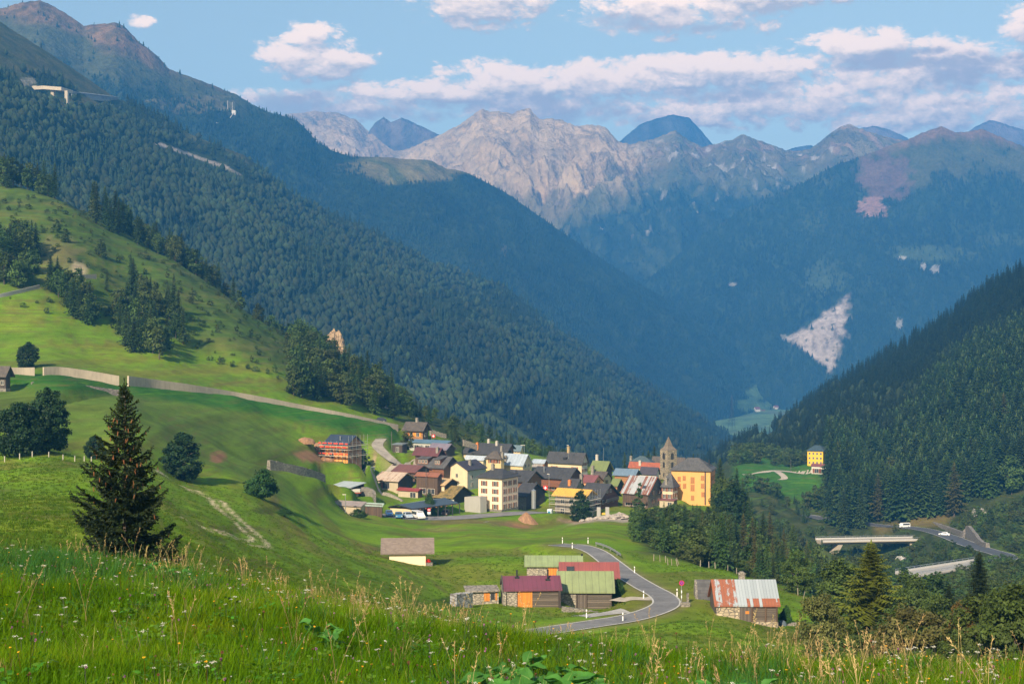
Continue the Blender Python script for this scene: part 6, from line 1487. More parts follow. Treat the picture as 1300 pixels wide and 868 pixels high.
def no_parking():
    b = on_ground(865.2, 171); root = empty('no_parking_sign', b, R(4), 'round red and blue no parking sign on a pole at the road bend', 'road sign')
    m = MB(); m.tube([(0, 0, -.3), (0, 0, 3.1)], .045, 8); m.build('pole', MT['steel'], root)
    m = MB(); m.box(-.05, .05, -.056, .05, .9, 1.25); m.box(-.055, .055, -.057, .05, 1.55, 1.9); m.build('white_bands', wht, root)
    z = P(865.2, 739.5, 171)[2] - b[2]
    m = MB(); disc(m, .33, -.075, z); s = m.build('disc', blue, root)
    m = MB(); disc(m, .33, -.083, z, r0=.25, th=.006); m.build('red_ring', red, s)
    m = MB()
    for a in (45, -45):
        q, w = math.cos(R(a)), math.sin(R(a)); p = [(-.27, -.03), (.27, -.03), (.27, .03), (-.27, .03)]
        m.poly([(x * q - y * w, -.081 - .001 * (a > 0), z + x * w + y * q) for x, y in p], [(0, 1, 2, 3)])
    m.build('red_cross', red, s)


no_parking()


def no_entry():
    b = on_ground(544.6, 338.5); root = empty('no_entry_sign', b, 0, 'round red no entry sign with a plate below in front of the carport', 'road sign')
    m = MB(); m.tube([(0, 0, -.3), (0, 0, 2.9)], .05, 8); m.build('pole', MT['steel'], root)
    m = MB(); disc(m, .42, -.08, 2.6); s = m.build('disc', red, root)
    m = MB(); m.box(-.3, .3, -.095, -.085, 2.52, 2.68); m.build('white_bar', wht, s)
    m = MB(); m.box(-.4, .4, -.075, -.05, 1.45, 2.1); m.build('plate', plain('plate_pale', (.6, .66, .66), .5), root)


no_entry()


def stone_marker():
    b = on_ground(873, 173); m = MB(); m.box(-.16, .16, -.12, .12, -.3, 1.25); o = m.build('stone_post', MT['stone_grey'], bevel=.04); o.location = b; setp(o, 'single upright stone post right of the round sign', 'post')
    b = on_ground(871, 170); m = MB(); m.box(-.7, .5, -.3, .3, -.4, .55); o = m.build('stone_block', MT['stone_grey'], bevel=.06); o.location = b; setp(o, 'grey stone trough block at the foot of the round sign', 'stone block')


stone_marker()


def fence():
    wood = planks('fence_wood', (.36, .30, .23), (.20, .17, .13), True, .1)
    root = empty('fence_post', on_ground(830, 224), 0, 'weathered wooden fence post on the meadow edge above the woods', 'fence post', 'fence posts along the meadow edge')
    m = MB(); m.tube([(0, 0, -.4), (.02, 0, 1.15)], .075, 7, r2=.06); m.build('post', wood, root)
    k = 0
    for px, d in ((838, 223), (845, 222), (848, 219), (853, 219), (860, 218), (862, 221), (889, 221), (900, 221), (908, 221), (924, 222), (935, 223), (1004, 214), (1008, 209), (1013, 206), (1020, 203), (999, 217)):
        c = copy_tree(root); c.location = on_ground(px, d); c.rotation_euler = (random.uniform(-.12, .12), random.uniform(-.35, .35) if px < 870 or px > 990 else random.uniform(-.08, .08), random.uniform(0, 3)); k += 1
    root = empty('fence_post', on_ground(6, 192), 0, 'pale short fence post in the row below the two big round trees', 'fence post', 'pale fence posts below the round trees')
    m = MB(); m.tube([(0, 0, -.4), (0, 0, .85)], .075, 7); m.build('post', plain('post_pale', (.44, .40, .34), .8), root)
    for px, d in ((25, 193), (41, 194), (62, 196), (80, 198), (95, 200), (107, 202), (116, 203)):
        c = copy_tree(root); c.location = on_ground(px, d)
    # crash barrier at the top of the road
    q = ROAD[(ROAD[:, 1] < 231) & (ROAD[:, 1] > 217)]; q = q[np.argsort(-q[:, 1])]
    t = np.gradient(q[:, :2], axis=0); t /= np.linalg.norm(t, axis=1)[:, None]; e = q.copy(); e[:, 0] -= t[:, 1] * 2.5; e[:, 1] += t[:, 0] * 2.5
    root = empty('guardrail', e[0], 0, 'short steel guardrail on the outer side where the road leaves the village', 'guardrail')
    e = e - e[0]; m = MB()
    for k in range(len(e) - 1):
        a_, b_ = e[k], e[k + 1]; m.poly([(a_[0], a_[1], a_[2] + .45), (b_[0], b_[1], b_[2] + .45), (b_[0], b_[1], b_[2] + .78), (a_[0], a_[1], a_[2] + .78), (a_[0] + .06, a_[1] + .06, a_[2] + .45), (b_[0] + .06, b_[1] + .06, b_[2] + .45), (b_[0] + .06, b_[1] + .06, b_[2] + .78), (a_[0] + .06, a_[1] + .06, a_[2] + .78)], [(0, 1, 2, 3), (5, 4, 7, 6), (3, 2, 6, 7), (4, 5, 1, 0)])
    m.build('rail', MT['steel'], root)
    for k in range(0, len(e), 6): m = MB(); m.box(e[k][0] + .07, e[k][0] + .17, e[k][1], e[k][1] + .1, e[k][2] - .6, e[k][2] + .75); m.build('post', MT['steel'], root)


fence()


# ------------------------------------------------------------------ vehicles
def car_mats(c, name):
    g = NT('paint_' + name); g.b.inputs['Base Color'].default_value = (*c, 1); g.b.inputs['Roughness'].default_value = .3; g.b.inputs['Coat Weight'].default_value = .5; return g.mat


tyre = plain('tyre', (.02, .02, .02), .9); lampm = plain('lamp_glass', (.6, .6, .55), .2)


def car(label, loc, rz, paint, L=4.2, W=1.75, H=1.45, van=False, group=None):
    root = empty('van' if van else 'parked_car', loc, rz, label, 'van' if van else 'car', group)
    hb = .95 if not van else 1.0
    if van: sec = [(-L / 2, .3), (L / 2, .3), (L / 2, H * .95), (L / 2 - .1, H), (-L / 2 + 1.35, H), (-L / 2 + .55, hb), (-L / 2 + .02, hb - .22)]
    else: sec = [(-L / 2, .28), (L / 2, .28), (L / 2, hb - .02), (L / 2 - .35, hb), (L / 2 - .95, H - .03), (L / 2 - 1.3, H), (-L / 2 + 1.75, H - .02), (-L / 2 + 1.05, hb - .02), (-L / 2 + .03, hb - .25)]
    m = MB(); n = len(sec); w = W / 2
    tp = lambda z: w * (1 - .16 * max(0, (z - hb) / max(H - hb, .1)))
    pts = [(x, -tp(z), z) for x, z in sec] + [(x, tp(z), z) for x, z in sec]
    m.poly(pts, [tuple(range(n)), tuple(range(n, 2 * n))[::-1]] + [((i + 1) % n, i, n + i, n + (i + 1) % n) for i in range(n)])
    m.build('body', paint, root, bevel=.06)
    gl = MB()
    if van: A, B_ = [(-L / 2 + .66, hb + .06), (-L / 2 + 1.32, H - .1)], [(-L / 2 + 1.5, hb + .08), (L / 2 - .3, hb + .08), (L / 2 - .25, H - .16), (-L / 2 + 1.55, H - .16)]
    else: A, B_ = [(-L / 2 + 1.12, hb + .03), (-L / 2 + 1.70, H - .07)], [(-L / 2 + 1.45, hb + .04), (L / 2 - 1.0, hb + .04), (L / 2 - 1.35, H - .12), (-L / 2 + 1.85, H - .12)]
    for s in (-1, 1):
        gl = MB(); gl.poly([(x, s * (tp(z) + .012), z) for x, z in B_], [(0, 1, 2, 3) if s < 0 else (3, 2, 1, 0)]); gl.build('side_window', MT['glass'], root)
    gl = MB(); (x0, z0), (x1, z1) = A; o = .03; gl.poly([(x0 - o, -tp(z0) * .9, z0 + o), (x0 - o, tp(z0) * .9, z0 + o), (x1 - o, tp(z1) * .9, z1 + o), (x1 - o, -tp(z1) * .9, z1 + o)], [(3, 2, 1, 0)]); gl.build('windscreen', MT['glass'], root)
    gl = MB()
    if van: gl.poly([(L / 2 + .012, -w * .75, hb + .1), (L / 2 + .012, w * .75, hb + .1), (L / 2 + .012, w * .72, H - .2), (L / 2 + .012, -w * .72, H - .2)], [(0, 1, 2, 3)])
    else: gl.poly([(L / 2 - .36, -w * .8, hb + .07), (L / 2 - .36, w * .8, hb + .07), (L / 2 - .88, w * .74, H - .06), (L / 2 - .88, -w * .74, H - .06)], [(0, 1, 2, 3)])
    gl.build('rear_window', MT['glass'], root)
    for sx in (-1, 1):
        for sy in (-1, 1):
            m = MB(); x, y = sx * L * .31, sy * (w - .1); m.tube([(x, y - .11, .31), (x, y + .11, .31)], .31, 14); wh = m.build('wheel', tyre, root)
            m = MB(); m.tube([(x, y + sy * .1 - .015, .31), (x, y + sy * .1 + .025 * sy, .31)], .18, 10); m.build('rim', MT['steel'], wh)
    for sy in (-1, 1):
        m = MB(); m.box(-L / 2 - .02, -L / 2 + .08, sy * w * .72 - .16, sy * w * .72 + .16, .58, .74); m.build('headlight', lampm, root)
        m = MB(); m.box(L / 2 - .05, L / 2 + .02, sy * w * .8 - .1, sy * w * .8 + .1, .68, .88); m.build('tail_light', red, root)
    return root


def at_path(px, d): return on_ground(px, d) + np.array((0, 0, .09))


pc = 'cars parked in front of the carport'
car('blue car parked farthest left below the carport wall', at_path(494, 338), R(100), car_mats((.05, .14, .33), 'blue'), group=pc)
car('darker blue car parked second from left below the carport wall', at_path(506.2, 337), R(98), car_mats((.05, .17, .30), 'teal'), group=pc)
car('silver blue car parked beside the white van', at_path(517.5, 339), R(112), car_mats((.42, .50, .60), 'silver'), group=pc)
car('white van parked at the open end of the carport', at_path(531, 339.5), R(118), car_mats((.72, .72, .70), 'white'), 4.9, 1.95, 1.95, True, group=pc)
car('dark car standing on the track left of the highest chalet', on_ground(482, 432) + np.array((0, 0, .05)), R(10), car_mats((.03, .035, .045), 'black'))
car('dark red car inside the carport', P(566, 653.5, 356), R(80), car_mats((.16, .05, .05), 'wine'))
car('white van driving up the valley road below the stone wall', P(1147.5, 669.2, 554), R(14), car_mats((.74, .74, .72), 'white2'), 4.9, 1.95, 1.9, True)
car('white car driving down the valley road towards the hairpin', P(1199, 679.4, 518), R(-28), car_mats((.72, .73, .74), 'white3'))


def truck():
    b = P(446, 629.6, 346.6); root = empty('truck', b, R(176), 'orange flatbed truck with pale canvas load under the shelter', 'truck')
    m = MB(); m.box(.9, 2.5, -.9, .9, .5, 2.2); m.build('cab', plain('truck_orange', (.75, .12, .02), .5), root, bevel=.08)
    m = MB(); m.box(2.502, 2.53, -.75, .75, 1.3, 2.0); m.build('windscreen', MT['glass'], root)
    for s in (-1, 1): m = MB(); m.box(1.5, 2.3, s * .91 - .01, s * .91 + .01, 1.3, 2.0); m.build('side_window', MT['glass'], root)
    m = MB(); m.box(-2.6, .8, -.95, .95, .85, 1.05); m.build('flatbed', plain('truck_red', (.30, .06, .03), .6), root)
    m = MB(); m.box(-2.5, .6, -.85, .85, 1.05, 1.9); m.build('load', plain('canvas', (.42, .40, .34), .9), root, bevel=.15)
    for x in (-1.7, 1.6):
        for s in (-1, 1): m = MB(); m.tube([(x, s * .8 - .12, .42), (x, s * .8 + .12, .42)], .42, 12); m.build('wheel', tyre, root)


truck()


# ------------------------------------------------------------------ building site
def scaffold(label, key, sides, levels, net=None, h_extra=1.0):
    i = [v for k, v in HI.items() if k.startswith(key)][0]; rt = i['root']
    root = empty('scaffold', rt.location, rt.rotation_euler[2], label, 'scaffold')
    lx, wy = i['lx'] + .9, i['wy'] + .9; top = i['He'] + h_extra
    runs = {'F': ((-lx - .3, -wy - .3), (lx + .3, -wy - .3)), 'R': ((lx + .3, -wy - .3), (lx + .3, wy + .3)), 'L': ((-lx - .3, -wy - .3), (-lx - .3, wy + .3))}
    for s in sides:
        (x0, y0), (x1, y1) = runs[s]; n = 6
        for k in range(n):
            t = k / (n - 1); m = MB(); x, y = x0 + (x1 - x0) * t, y0 + (y1 - y0) * t; m.tube([(x, y, -1), (x, y, top + (1.5 if s == 'R' else 0))], .05, 5); m.build('upright', MT['steel'], root)
        for z in levels:
            m = MB(); nx, ny = (y1 - y0), -(x1 - x0); q = math.hypot(nx, ny); nx, ny = nx / q * .35, ny / q * .35
            p = [(x0 - nx, y0 - ny), (x1 - nx, y1 - ny), (x1 + nx, y1 + ny), (x0 + nx, y0 + ny)]
            m.poly([(a, b, z) for a, b in p] + [(a, b, z + .07) for a, b in p], [(3, 2, 1, 0), (4, 5, 6, 7), (0, 1, 5, 4), (1, 2, 6, 5), (2, 3, 7, 6), (3, 0, 4, 7)]); m.build('plank', plain('scaffold_plank', (.50, .46, .38), .8), root)
            for dz in (.5, 1.0): m = MB(); m.tube([(x0, y0, z + dz), (x1, y1, z + dz)], .035, 5); m.build('rail', MT['steel'], root)
            if net and s == 'F':
                m = MB(); N = 21
                for k in range(N):
                    if (k * 7 + int(z * 10)) % 4 == 1: continue
                    a, b = k / N, (k + .93) / N
                    m.box(x0 + (x1 - x0) * a, x0 + (x1 - x0) * b, y0 - .42, y0 - .39, z + .55, z + .55 + .33)
                m.build('safety_net', net, root)
    return root


scaffold('steel scaffold with red safety bands around the unfinished orange house', 'unfinished', 'FR', (1.5, 3.3, 4.3), plain('net_red', (.72, .06, .02), .7))
scaffold('steel scaffold with pale planks around the yellow boarded roof house', 'house under renovation', 'FR', (1.6, 3.3, 4.7), None, .2)


def toilet():
    b = on_ground(698.3, 358); b[2] = min(b[2], P(698, 657.5, 358)[2]); root = empty('portable_toilet', b, R(-25), 'white and blue portable toilet on the building site', 'portable toilet')
    m = MB(); m.box(-.6, .6, -.6, .6, -.5, 2.2); m.build('cabin', plain('toilet_white', (.75, .76, .76), .5), root, bevel=.04)
    m = MB(); m.box(-.42, .42, -.63, -.6, .1, 2.0); m.build('door', plain('toilet_blue', (.04, .2, .32), .5), root)
    m = MB(); m.prism_x([(-.65, 2.2), (.65, 2.2), (0, 2.45)], -.65, .65); m.build('roof', plain('toilet_roof', (.8, .8, .8), .5), root)


toilet()


def silo():
    p = P(677.5, 640.5, 362); root = empty('silo', p, 0, 'slim shiny steel silo beside the stone and black timber barn', 'silo')
    m = MB(); H = 3.9; m.tube([(0, 0, -1), (0, 0, H)], .62, 20); m.build('tank', MT['steel'], root, smooth=False)
    m = MB(); m.tube([(0, 0, H), (0, 0, H + .35)], .64, 20, r2=.1); m.build('cap', MT['steel'], root)


silo()


def lump(name, label, cat, loc, rx, ry, rz_, mat, seed, rough=.25, n=28, parent=None, flat=0, kind=None):
    u = np.linspace(0, 2 * np.pi, n, endpoint=False); v = np.linspace(.02, 1, n // 2)
    Ug, Vg = np.meshgrid(u, v, indexing='ij')
    rr = np.sin(Vg * np.pi / 2) if not flat else Vg
    h = np.cos(Vg * np.pi / 2) if not flat else (1 - Vg) ** .85
    k = 1 + rough * fbm(np.cos(Ug) * 2 + seed, np.sin(Ug) * 2 + h * 2, 4, seed)
    x, y = np.cos(Ug) * rr * rx * k, np.sin(Ug) * rr * ry * k
    z = h * rz_ * (1 + rough * fbm(x / rx * 2.5, y / ry * 2.5, 4, seed + 5)) - rz_ * .12
    f = grid_faces(n, n // 2); f2 = np.stack([np.arange(n // 2 - 1) + (n - 1) * (n // 2), np.arange(n // 2 - 1), np.arange(n // 2 - 1) + 1, np.arange(n // 2 - 1) + (n - 1) * (n // 2) + 1], -1)
    o = np_obj(name, np.stack([x, y, z], -1).reshape(-1, 3), [f[:, ::-1], f2[:, ::-1]], None, [mat], smooth=False, parent=parent)
    o.location = loc
    return setp(o, label, cat, kind=kind)


earthm = plaster('earth_heap', (.42, .235, .125), (.20, .11, .06), 1.2, .9)
lump('earth_mound', 'tall brown heap of dug earth in front of the hotel', 'earth heap', P(667.5, 672, 345), 5.0, 3.8, 5.2, earthm, 3, .18, 48, flat=1)
lump('earth_mound', 'low pale earth heap left of the unfinished orange house', 'earth heap', on_ground(388, 366), 2.6, 2, 1.7, earthm, 5, .3, 32)
for px, d, r_ in ((421, 370, 3.2), (405, 372, 2.0)):
    lump('earth_bank', 'excavated earth bank directly behind the unfinished orange house' if px > 410 else 'small spill of earth beside the excavated bank', 'earth bank', on_ground(px, d), r_, 2, 2.0, earthm, int(px), .3, 28)


def rubble():
    V_, F_ = [], []
    for k in range(260):
        px = rng.uniform(738, 806); d = rng.uniform(345, 362)
        if math.hypot((px - 765) / 38, (d - 353) / 10) > 1: continue
        p = on_ground(px, d); s = rng.uniform(.15, .7) * rng.uniform(.5, 1)
        a = rng.uniform(0, 6.28, 3); M = np.array(Matrix.Rotation(a[0], 3, 'X') @ Matrix.Rotation(a[1], 3, 'Y') @ Matrix.Rotation(a[2], 3, 'Z'))
        c = np.array([(x, y, z) for z in (-1, 1) for x, y in ((-1, -1), (1, -1), (1, 1), (-1, 1))]) * rng.uniform(.6, 1.1, (8, 3)) * s
        b = len(V_) * 8; V_.append(c @ M.T * np.array((1.3, 1, .8)) + p + (0, 0, s * .3))
        F_ += [[b + i for i in f] for f in ((3, 2, 1, 0), (4, 5, 6, 7), (0, 1, 5, 4), (1, 2, 6, 5), (2, 3, 7, 6), (3, 0, 4, 7))]
    setp(np_obj('rubble', np.concatenate(V_), np.array(F_), None, [plaster('rubble_stone', (.50, .43, .36), (.26, .22, .18), .3, .8)]), 'pale rubble of a demolished house below the brown timber chalet', kind='stuff')


rubble()
for px, d, l, w in ((760, 357, 'left concrete column of the unfinished frame in the rubble', 1.0), (771, 357, 'right concrete column of the unfinished frame in the rubble', 1.0), (760.5, 350, 'short concrete stub standing in the rubble', .5)):
    b = on_ground(px, d); H = (P(px, 643.5 if w == 1 else 660, d)[2] - b[2]); m = MB(); m.box(-w * .5, w * .5, -w * .4, w * .4, -1, max(H, 1.5)); o = m.build('concrete_column', MT['concrete'], bevel=.03); o.location = b; setp(o, l, 'column')
m = MB(); m.box(-1.2, 1.2, -.05, .05, 0, .5); o = m.build('formwork_board', plain('formwork_yellow', (.75, .42, .05), .7)); o.location = P(765.5, 653, 357.8); setp(o, 'yellow formwork board between the two concrete columns', 'board')
for px, d, ln, rz, l in ((782, 348, 5.0, .25, 'dark timber beam lying across the rubble'), (795, 346, 3.2, .6, 'grey timber beam lying right of the rubble')):
    b = on_ground(px, d); m = MB(); m.box(-ln / 2, ln / 2, -.15, .15, .1, .38); o = m.build('timber_beam', MT['boards_grey']); o.location = b; o.rotation_euler = (0, 0, rz); setp(o, l, 'beam')


# ------------------------------------------------------------------ poles, lamps, aerial, flags
def pole(name, label, px, ytop, d, base_py=None, r=.09, mat='boards_grey', arm=0, cat='pole', parts=None):
    b = on_ground(px, d)
    if base_py: b[2] = P(px, base_py, d)[2]
    top = P(px, ytop, d)[2] - b[2]
    root = empty(name, b, 0, label, cat); m = MB(); m.tube([(0, 0, -1), (0, 0, top)], r, 7, r2=r * .75); m.build('pole', MT[mat], root)
    if arm: m = MB(); m.box(-arm, arm * .2, -.12, .12, top - .06, top + .08); m.build('lamp_head', MT['frame'], root)
    return root, top


pole('street_lamp', 'slim grey street lamp in front of the rusty flat roofed garage', 438.5, 627.5, 318, r=.1, mat='steel', arm=.7, cat='street lamp')
pole('street_lamp', 'street lamp standing behind the shiny pale blue roof', 665.5, 565, 440, r=.09, mat='steel', arm=1.2, cat='street lamp')
pole('street_lamp', 'street lamp in front of the timber balcony house', 697, 601.5, 385, 630, r=.08, mat='steel', arm=.6, cat='street lamp')
pole('utility_pole', 'wooden utility pole beside the small tree left of the highest chalet', 497.3, 547.5, 405, 575, r=.13, cat='utility pole')
pole('utility_pole', 'wooden utility pole among the bushes above the dark roofs', 587, 556, 440, 574, r=.16, cat='utility pole')
pole('utility_pole', 'slim pole by the lane below the dormered house', 541, 594, 372, 612, r=.1, cat='utility pole')
pole('utility_pole', 'pole on the far lane in front of the bright yellow house', 1004, 583, 668, r=.12, cat='utility pole')
pole('aerial', 'tall thin television aerial on the big cream house', 721.5, 565, 436, 578, r=.06, mat='steel', arm=.5, cat='aerial')
pole('aerial', 'thin television aerial on the roof behind the green roof', 766, 568, 430, 585, r=.05, mat='steel', cat='aerial')


def flag(label, px, ytop, base_py, d, w):
    root, top = pole('flag_pole', label, px, ytop, d, base_py, .05, 'steel', cat='flag')
    m = MB(); N = 6; pts = []
    for k in range(N + 1):
        x = w * k / N; y = .08 * math.sin(k * 1.4)
        pts += [(x, y, top - w), (x, y, top - .05)]
    m.poly(pts, [(2 * k, 2 * k + 2, 2 * k + 3, 2 * k + 1) for k in range(N)]); f = m.build('cloth', plain('flag_red', (.70, .02, .02), .7, var=.1), root)
    m = MB(); c = top - w * .5 - .02; a = w * .32; t = w * .1
    for yy in (-.1, .1):
        m.box(w * .5 - a, w * .5 + a, yy - .005, yy + .005, c - t, c + t); m.box(w * .5 - t, w * .5 + t, yy - .004, yy + .004, c - a, c - t - .002); m.box(w * .5 - t, w * .5 + t, yy - .004, yy + .004, c + t + .002, c + a)
    m.build('white_cross', wht, f)


flag('red flag with white cross beside the highest chalet', 548, 551, 558, 428, 1.1)
flag('red flag with white cross hanging on the white stair wall', 689.5, 616, 628, 392, 1.3)

# ------------------------------------------------------------------ trough with red flowers at the small chalet
b = on_ground(543.5, 215); b[2] = P(543, 718, 214)[2]
root = empty('flower_trough', b, R(3), 'stone trough with a round tuft of red flowers beside the sunken cream chalet', 'flower trough')
m = MB(); m.box(-.7, .75, -.35, .35, -.4, .38); m.build('trough', MT['stone_grey'], root, bevel=.04)
V_, F_ = [], []
for k in range(160):
    p = rng.normal(0, 1, 3); p /= np.linalg.norm(p); p = p * np.array((.36, .33, .3)) + (.0, 0, .58); q = rng.normal(0, .07, (3, 3)); n_ = len(V_); V_ += list(p + q); F_.append((n_, n_ + 1, n_ + 2))
np_obj('flowers', V_, np.array(F_), None, [plain('petal_red', (.65, .015, .01), .6)], parent=root)
# firewood and stones right of the rusty barn
b = on_ground(1000, 169); root = empty('stone_heap', b, 0, 'heap of stones with a grey tarpaulin right of the rusty barn', 'stone heap')
for k in range(9):
    lump('stone', None, None, (rng.uniform(-1, 1.3), rng.uniform(-.4, .4), rng.uniform(-.1, .15)), rng.uniform(.2, .45), .3, rng.uniform(.25, .5), MT['stone_grey'], 60 + k, .4, 12, parent=root)
lump('tarpaulin', None, None, (-.7, .1, .1), .6, .45, .65, plain('tarp_grey', (.10, .13, .16), .5), 77, .3, 16, parent=root)
b = on_ground(1002.5, 170); m = MB(); m.box(-.13, .13, -.1, .1, -.3, 1.5); o = m.build('stone_post', MT['stone_grey'], bevel=.03); o.location = b; setp(o, 'upright stone post behind the stone heap at the rusty barn', 'post')


# ------------------------------------------------------------------ bridges
def bridge(name, label, a, b_, width, thick, piers, rail=1.1, mat=None):
    a, b_ = np.array(a), np.array(b_); v = b_ - a; L = np.linalg.norm(v[:2]); yaw = math.atan2(v[1], v[0]); s = v[2] / L
    root = empty(name, a, yaw, label, 'bridge'); mat = mat or plaster('bridge_concrete', (.46, .39, .29), (.28, .24, .19), .25, .7)
    Z = lambda x: s * x
    m = MB(); N = 12
    for sec in ([(-width / 2, -.35), (width / 2, -.35), (width / 2, 0), (-width / 2, 0)], [(-width * .3, -thick), (width * .3, -thick), (width * .38, -.36), (-width * .38, -.36)]):
        p = [(0, y, z) for y, z in sec] + [(L, y, z + Z(L)) for y, z in sec]
        m.poly(p, [(0, 1, 5, 4), (1, 2, 6, 5), (2, 3, 7, 6), (3, 0, 4, 7), (3, 2, 1, 0), (4, 5, 6, 7)])
    m.build('deck', mat, root)
    for y in (-width / 2 + .12, width / 2 - .12):
        q = MB(); q.tube([(0, y, rail), (L, y, rail + Z(L))], .07, 6); q.tube([(0, y, rail * .55), (L, y, rail * .55 + Z(L))], .05, 6)
        n = int(L / 3)
        for k in range(n + 1): x = L * k / n; q.box(x - .05, x + .05, y - .05, y + .05, Z(x), rail + Z(x))
        q.build('railing', MT['steel'], root)
        q = MB(); q.poly([(0, y - .1, .0), (L, y - .1, Z(L)), (L, y + .1, Z(L)), (0, y + .1, 0), (0, y - .1, .5), (L, y - .1, .5 + Z(L)), (L, y + .1, .5 + Z(L)), (0, y + .1, .5)], [(3, 2, 1, 0), (4, 5, 6, 7), (0, 1, 5, 4), (1, 2, 6, 5), (2, 3, 7, 6), (3, 0, 4, 7)])
        q.build('kerb', plaster('kerb_pale', (.55, .53, .50)), root)
    for (x, lean, w) in piers:
        x *= L; q = MB(); z0 = Z(x) - thick + .1; z1 = -14
        q.poly([(x - w, -width * .3, z0), (x + w, -width * .3, z0), (x + w, width * .3, z0), (x - w, width * .3, z0), (x - w * .6 + lean, -width * .25, z1), (x + w * .6 + lean, -width * .25, z1), (x + w * .6 + lean, width * .25, z1), (x - w * .6 + lean, width * .25, z1)],
               [(0, 1, 2, 3), (7, 6, 5, 4), (1, 0, 4, 5), (2, 1, 5, 6), (3, 2, 6, 7), (0, 3, 7, 4)]); q.build('pier', mat, root)
    return root


bridge('road_bridge', 'flat concrete bridge with slanting legs spanning the wooded gorge', P(1040, 686, 522), P(1182, 683.5, 532), 7, 1.25, [(.17, -7, 1.0), (.80, 6, 1.0)])
bridge('road_bridge', 'lower concrete bridge with steel railing below the hairpin bend', P(1150, 729, 388), P(1250, 713.2, 412), 7.5, .5, [(.15, 0, .8), (.8, 0, .8)], mat=plaster('bridge_grey', (.36, .34, .31), (.24, .23, .21)))


# the mountain road high on the left: curved viaduct on two piers, then a gallery
def viaduct():
    dv = sheet_at(SB, 62, 116)[1]
    a = [P(34, 106, dv + 12), P(47, 110.5, dv - 18), P(60, 110, dv - 30), P(75, 111.5, dv - 34), P(87, 115, dv - 14)]
    root = empty('viaduct', a[1], 0, 'curved pale road viaduct on two tall piers high on the wooded mountainside', 'viaduct')
    pts = np.array(a) - a[1]; w = 5; m = MB()
    N = len(pts); V_ = []
    for k, p in enumerate(pts):
        t = pts[min(k + 1, N - 1)] - pts[max(k - 1, 0)]; t = t[:2] / np.linalg.norm(t[:2]); n = np.array((t[1], -t[0]))
        for s, z in ((1, -3.6), (1, 0), (-1, 0), (-1, -3.6)): V_.append((p[0] + n[0] * w * s, p[1] + n[1] * w * s, p[2] + z))
    f = []
    for k in range(N - 1): f += [(4 * k + i, 4 * k + (i + 1) % 4, 4 * k + 4 + (i + 1) % 4, 4 * k + 4 + i) for i in range(4)]
    f += [(3, 2, 1, 0), tuple(range(4 * N - 4, 4 * N))]
    mat = plaster('viaduct_concrete', (.60, .50, .36), (.36, .31, .24), .1, .5)
    m.poly(V_, f); m.build('deck', mat, root)
    for p, h in ((pts[2] + (6, 0, 0), 20), (pts[3] + (8, 0, 0), 17)):
        m = MB(); m.box(p[0] - 1.5, p[0] + 1.5, p[1] - 2.5, p[1] + 2.5, p[2] - h - 12, p[2] - 3.5); m.build('pier', mat, root)
    g0, g1 = sheet_at(SB, 91, 121, 12) , sheet_at(SB, 150, 126.5, 8); g0[2] += 4.0; g1[2] += 3.0; v = g1 - g0; L = np.linalg.norm(v[:2])
    root = empty('avalanche_gallery', g0, math.atan2(v[1], v[0]), 'long grey avalanche gallery roof cut into the mountainside beside the viaduct', 'gallery')
    m = MB(); m.poly([(0, -1, 0), (L, -1, v[2]), (L, 9, v[2] + 1.5), (0, 9, 1.5), (0, -1, -1.2), (L, -1, v[2] - 1.2), (L, 9, v[2] - 1.2), (0, 9, -1.2)], [(0, 1, 2, 3), (7, 6, 5, 4), (1, 0, 4, 5), (2, 1, 5, 6), (3, 2, 6, 7), (0, 3, 7, 4)]); m.build('roof', plaster('gallery_grey', (.30, .30, .30)), root)
    m = MB(); m.poly([(0, 0, -1.2), (L, 0, v[2] - 1.2), (L, .6, v[2] - 1.2), (0, .6, -1.2), (0, 0, -7), (L, 0, v[2] - 7), (L, .6, v[2] - 7), (0, .6, -7)], [(0, 1, 2, 3), (7, 6, 5, 4), (1, 0, 4, 5), (2, 1, 5, 6), (3, 2, 6, 7), (0, 3, 7, 4)]); m.build('wall', plaster('gallery_wall', (.34, .33, .32)), root)
    for k in range(12):
        x = L * (.62 + .36 * k / 11); m = MB(); m.box(x - .9, x + .9, -.25, -.01, v[2] * x / L - 4.6, v[2] * x / L - 1.9); m.build('opening', MT['dark'], root)


viaduct()


def pylon(label, px, ytop, d, H):
    p = P(px, ytop, d); root = empty('pylon', (p[0], p[1], p[2] - H), .4, label, 'pylon')
    m = MB(); b = H * .09
    for sx in (-1, 1):
        for sy in (-1, 1): m.tube([(sx * b, sy * b, -H * .3), (sx * b * .2, sy * b * .2, H * .72), (0, 0, H)], .28, 4)
    for k in range(9):
        z0, z1 = H * k / 9.5, H * (k + 1) / 9.5; r0, r1 = b * (1 - .8 * min(1, z0 / H / .72)), b * (1 - .8 * min(1, z1 / H / .72))
        for s in (-1, 1): m.tube([(-r0, s * r0, z0), (r1, s * r1, z1)], .14, 4); m.tube([(s * r0, r0, z0), (s * r1, -r1, z1)], .14, 4)
    m.build('mast', MT['dark'], root)
    for z, w in ((.72, .17), (.84, .13), (.62, .2)):
        q = MB(); q.tube([(-H * w, 0, H * z), (H * w, 0, H * z)], .22, 4); q.build('cross_arm', MT['dark'], root)


pylon('lattice pylon standing on the wooded ridge below the white rock scar', 1125, 437, 1330, 30)
pylon('distant lattice pylon in front of the dark foot of the blue mountainside', 929, 500, 2450, 50)


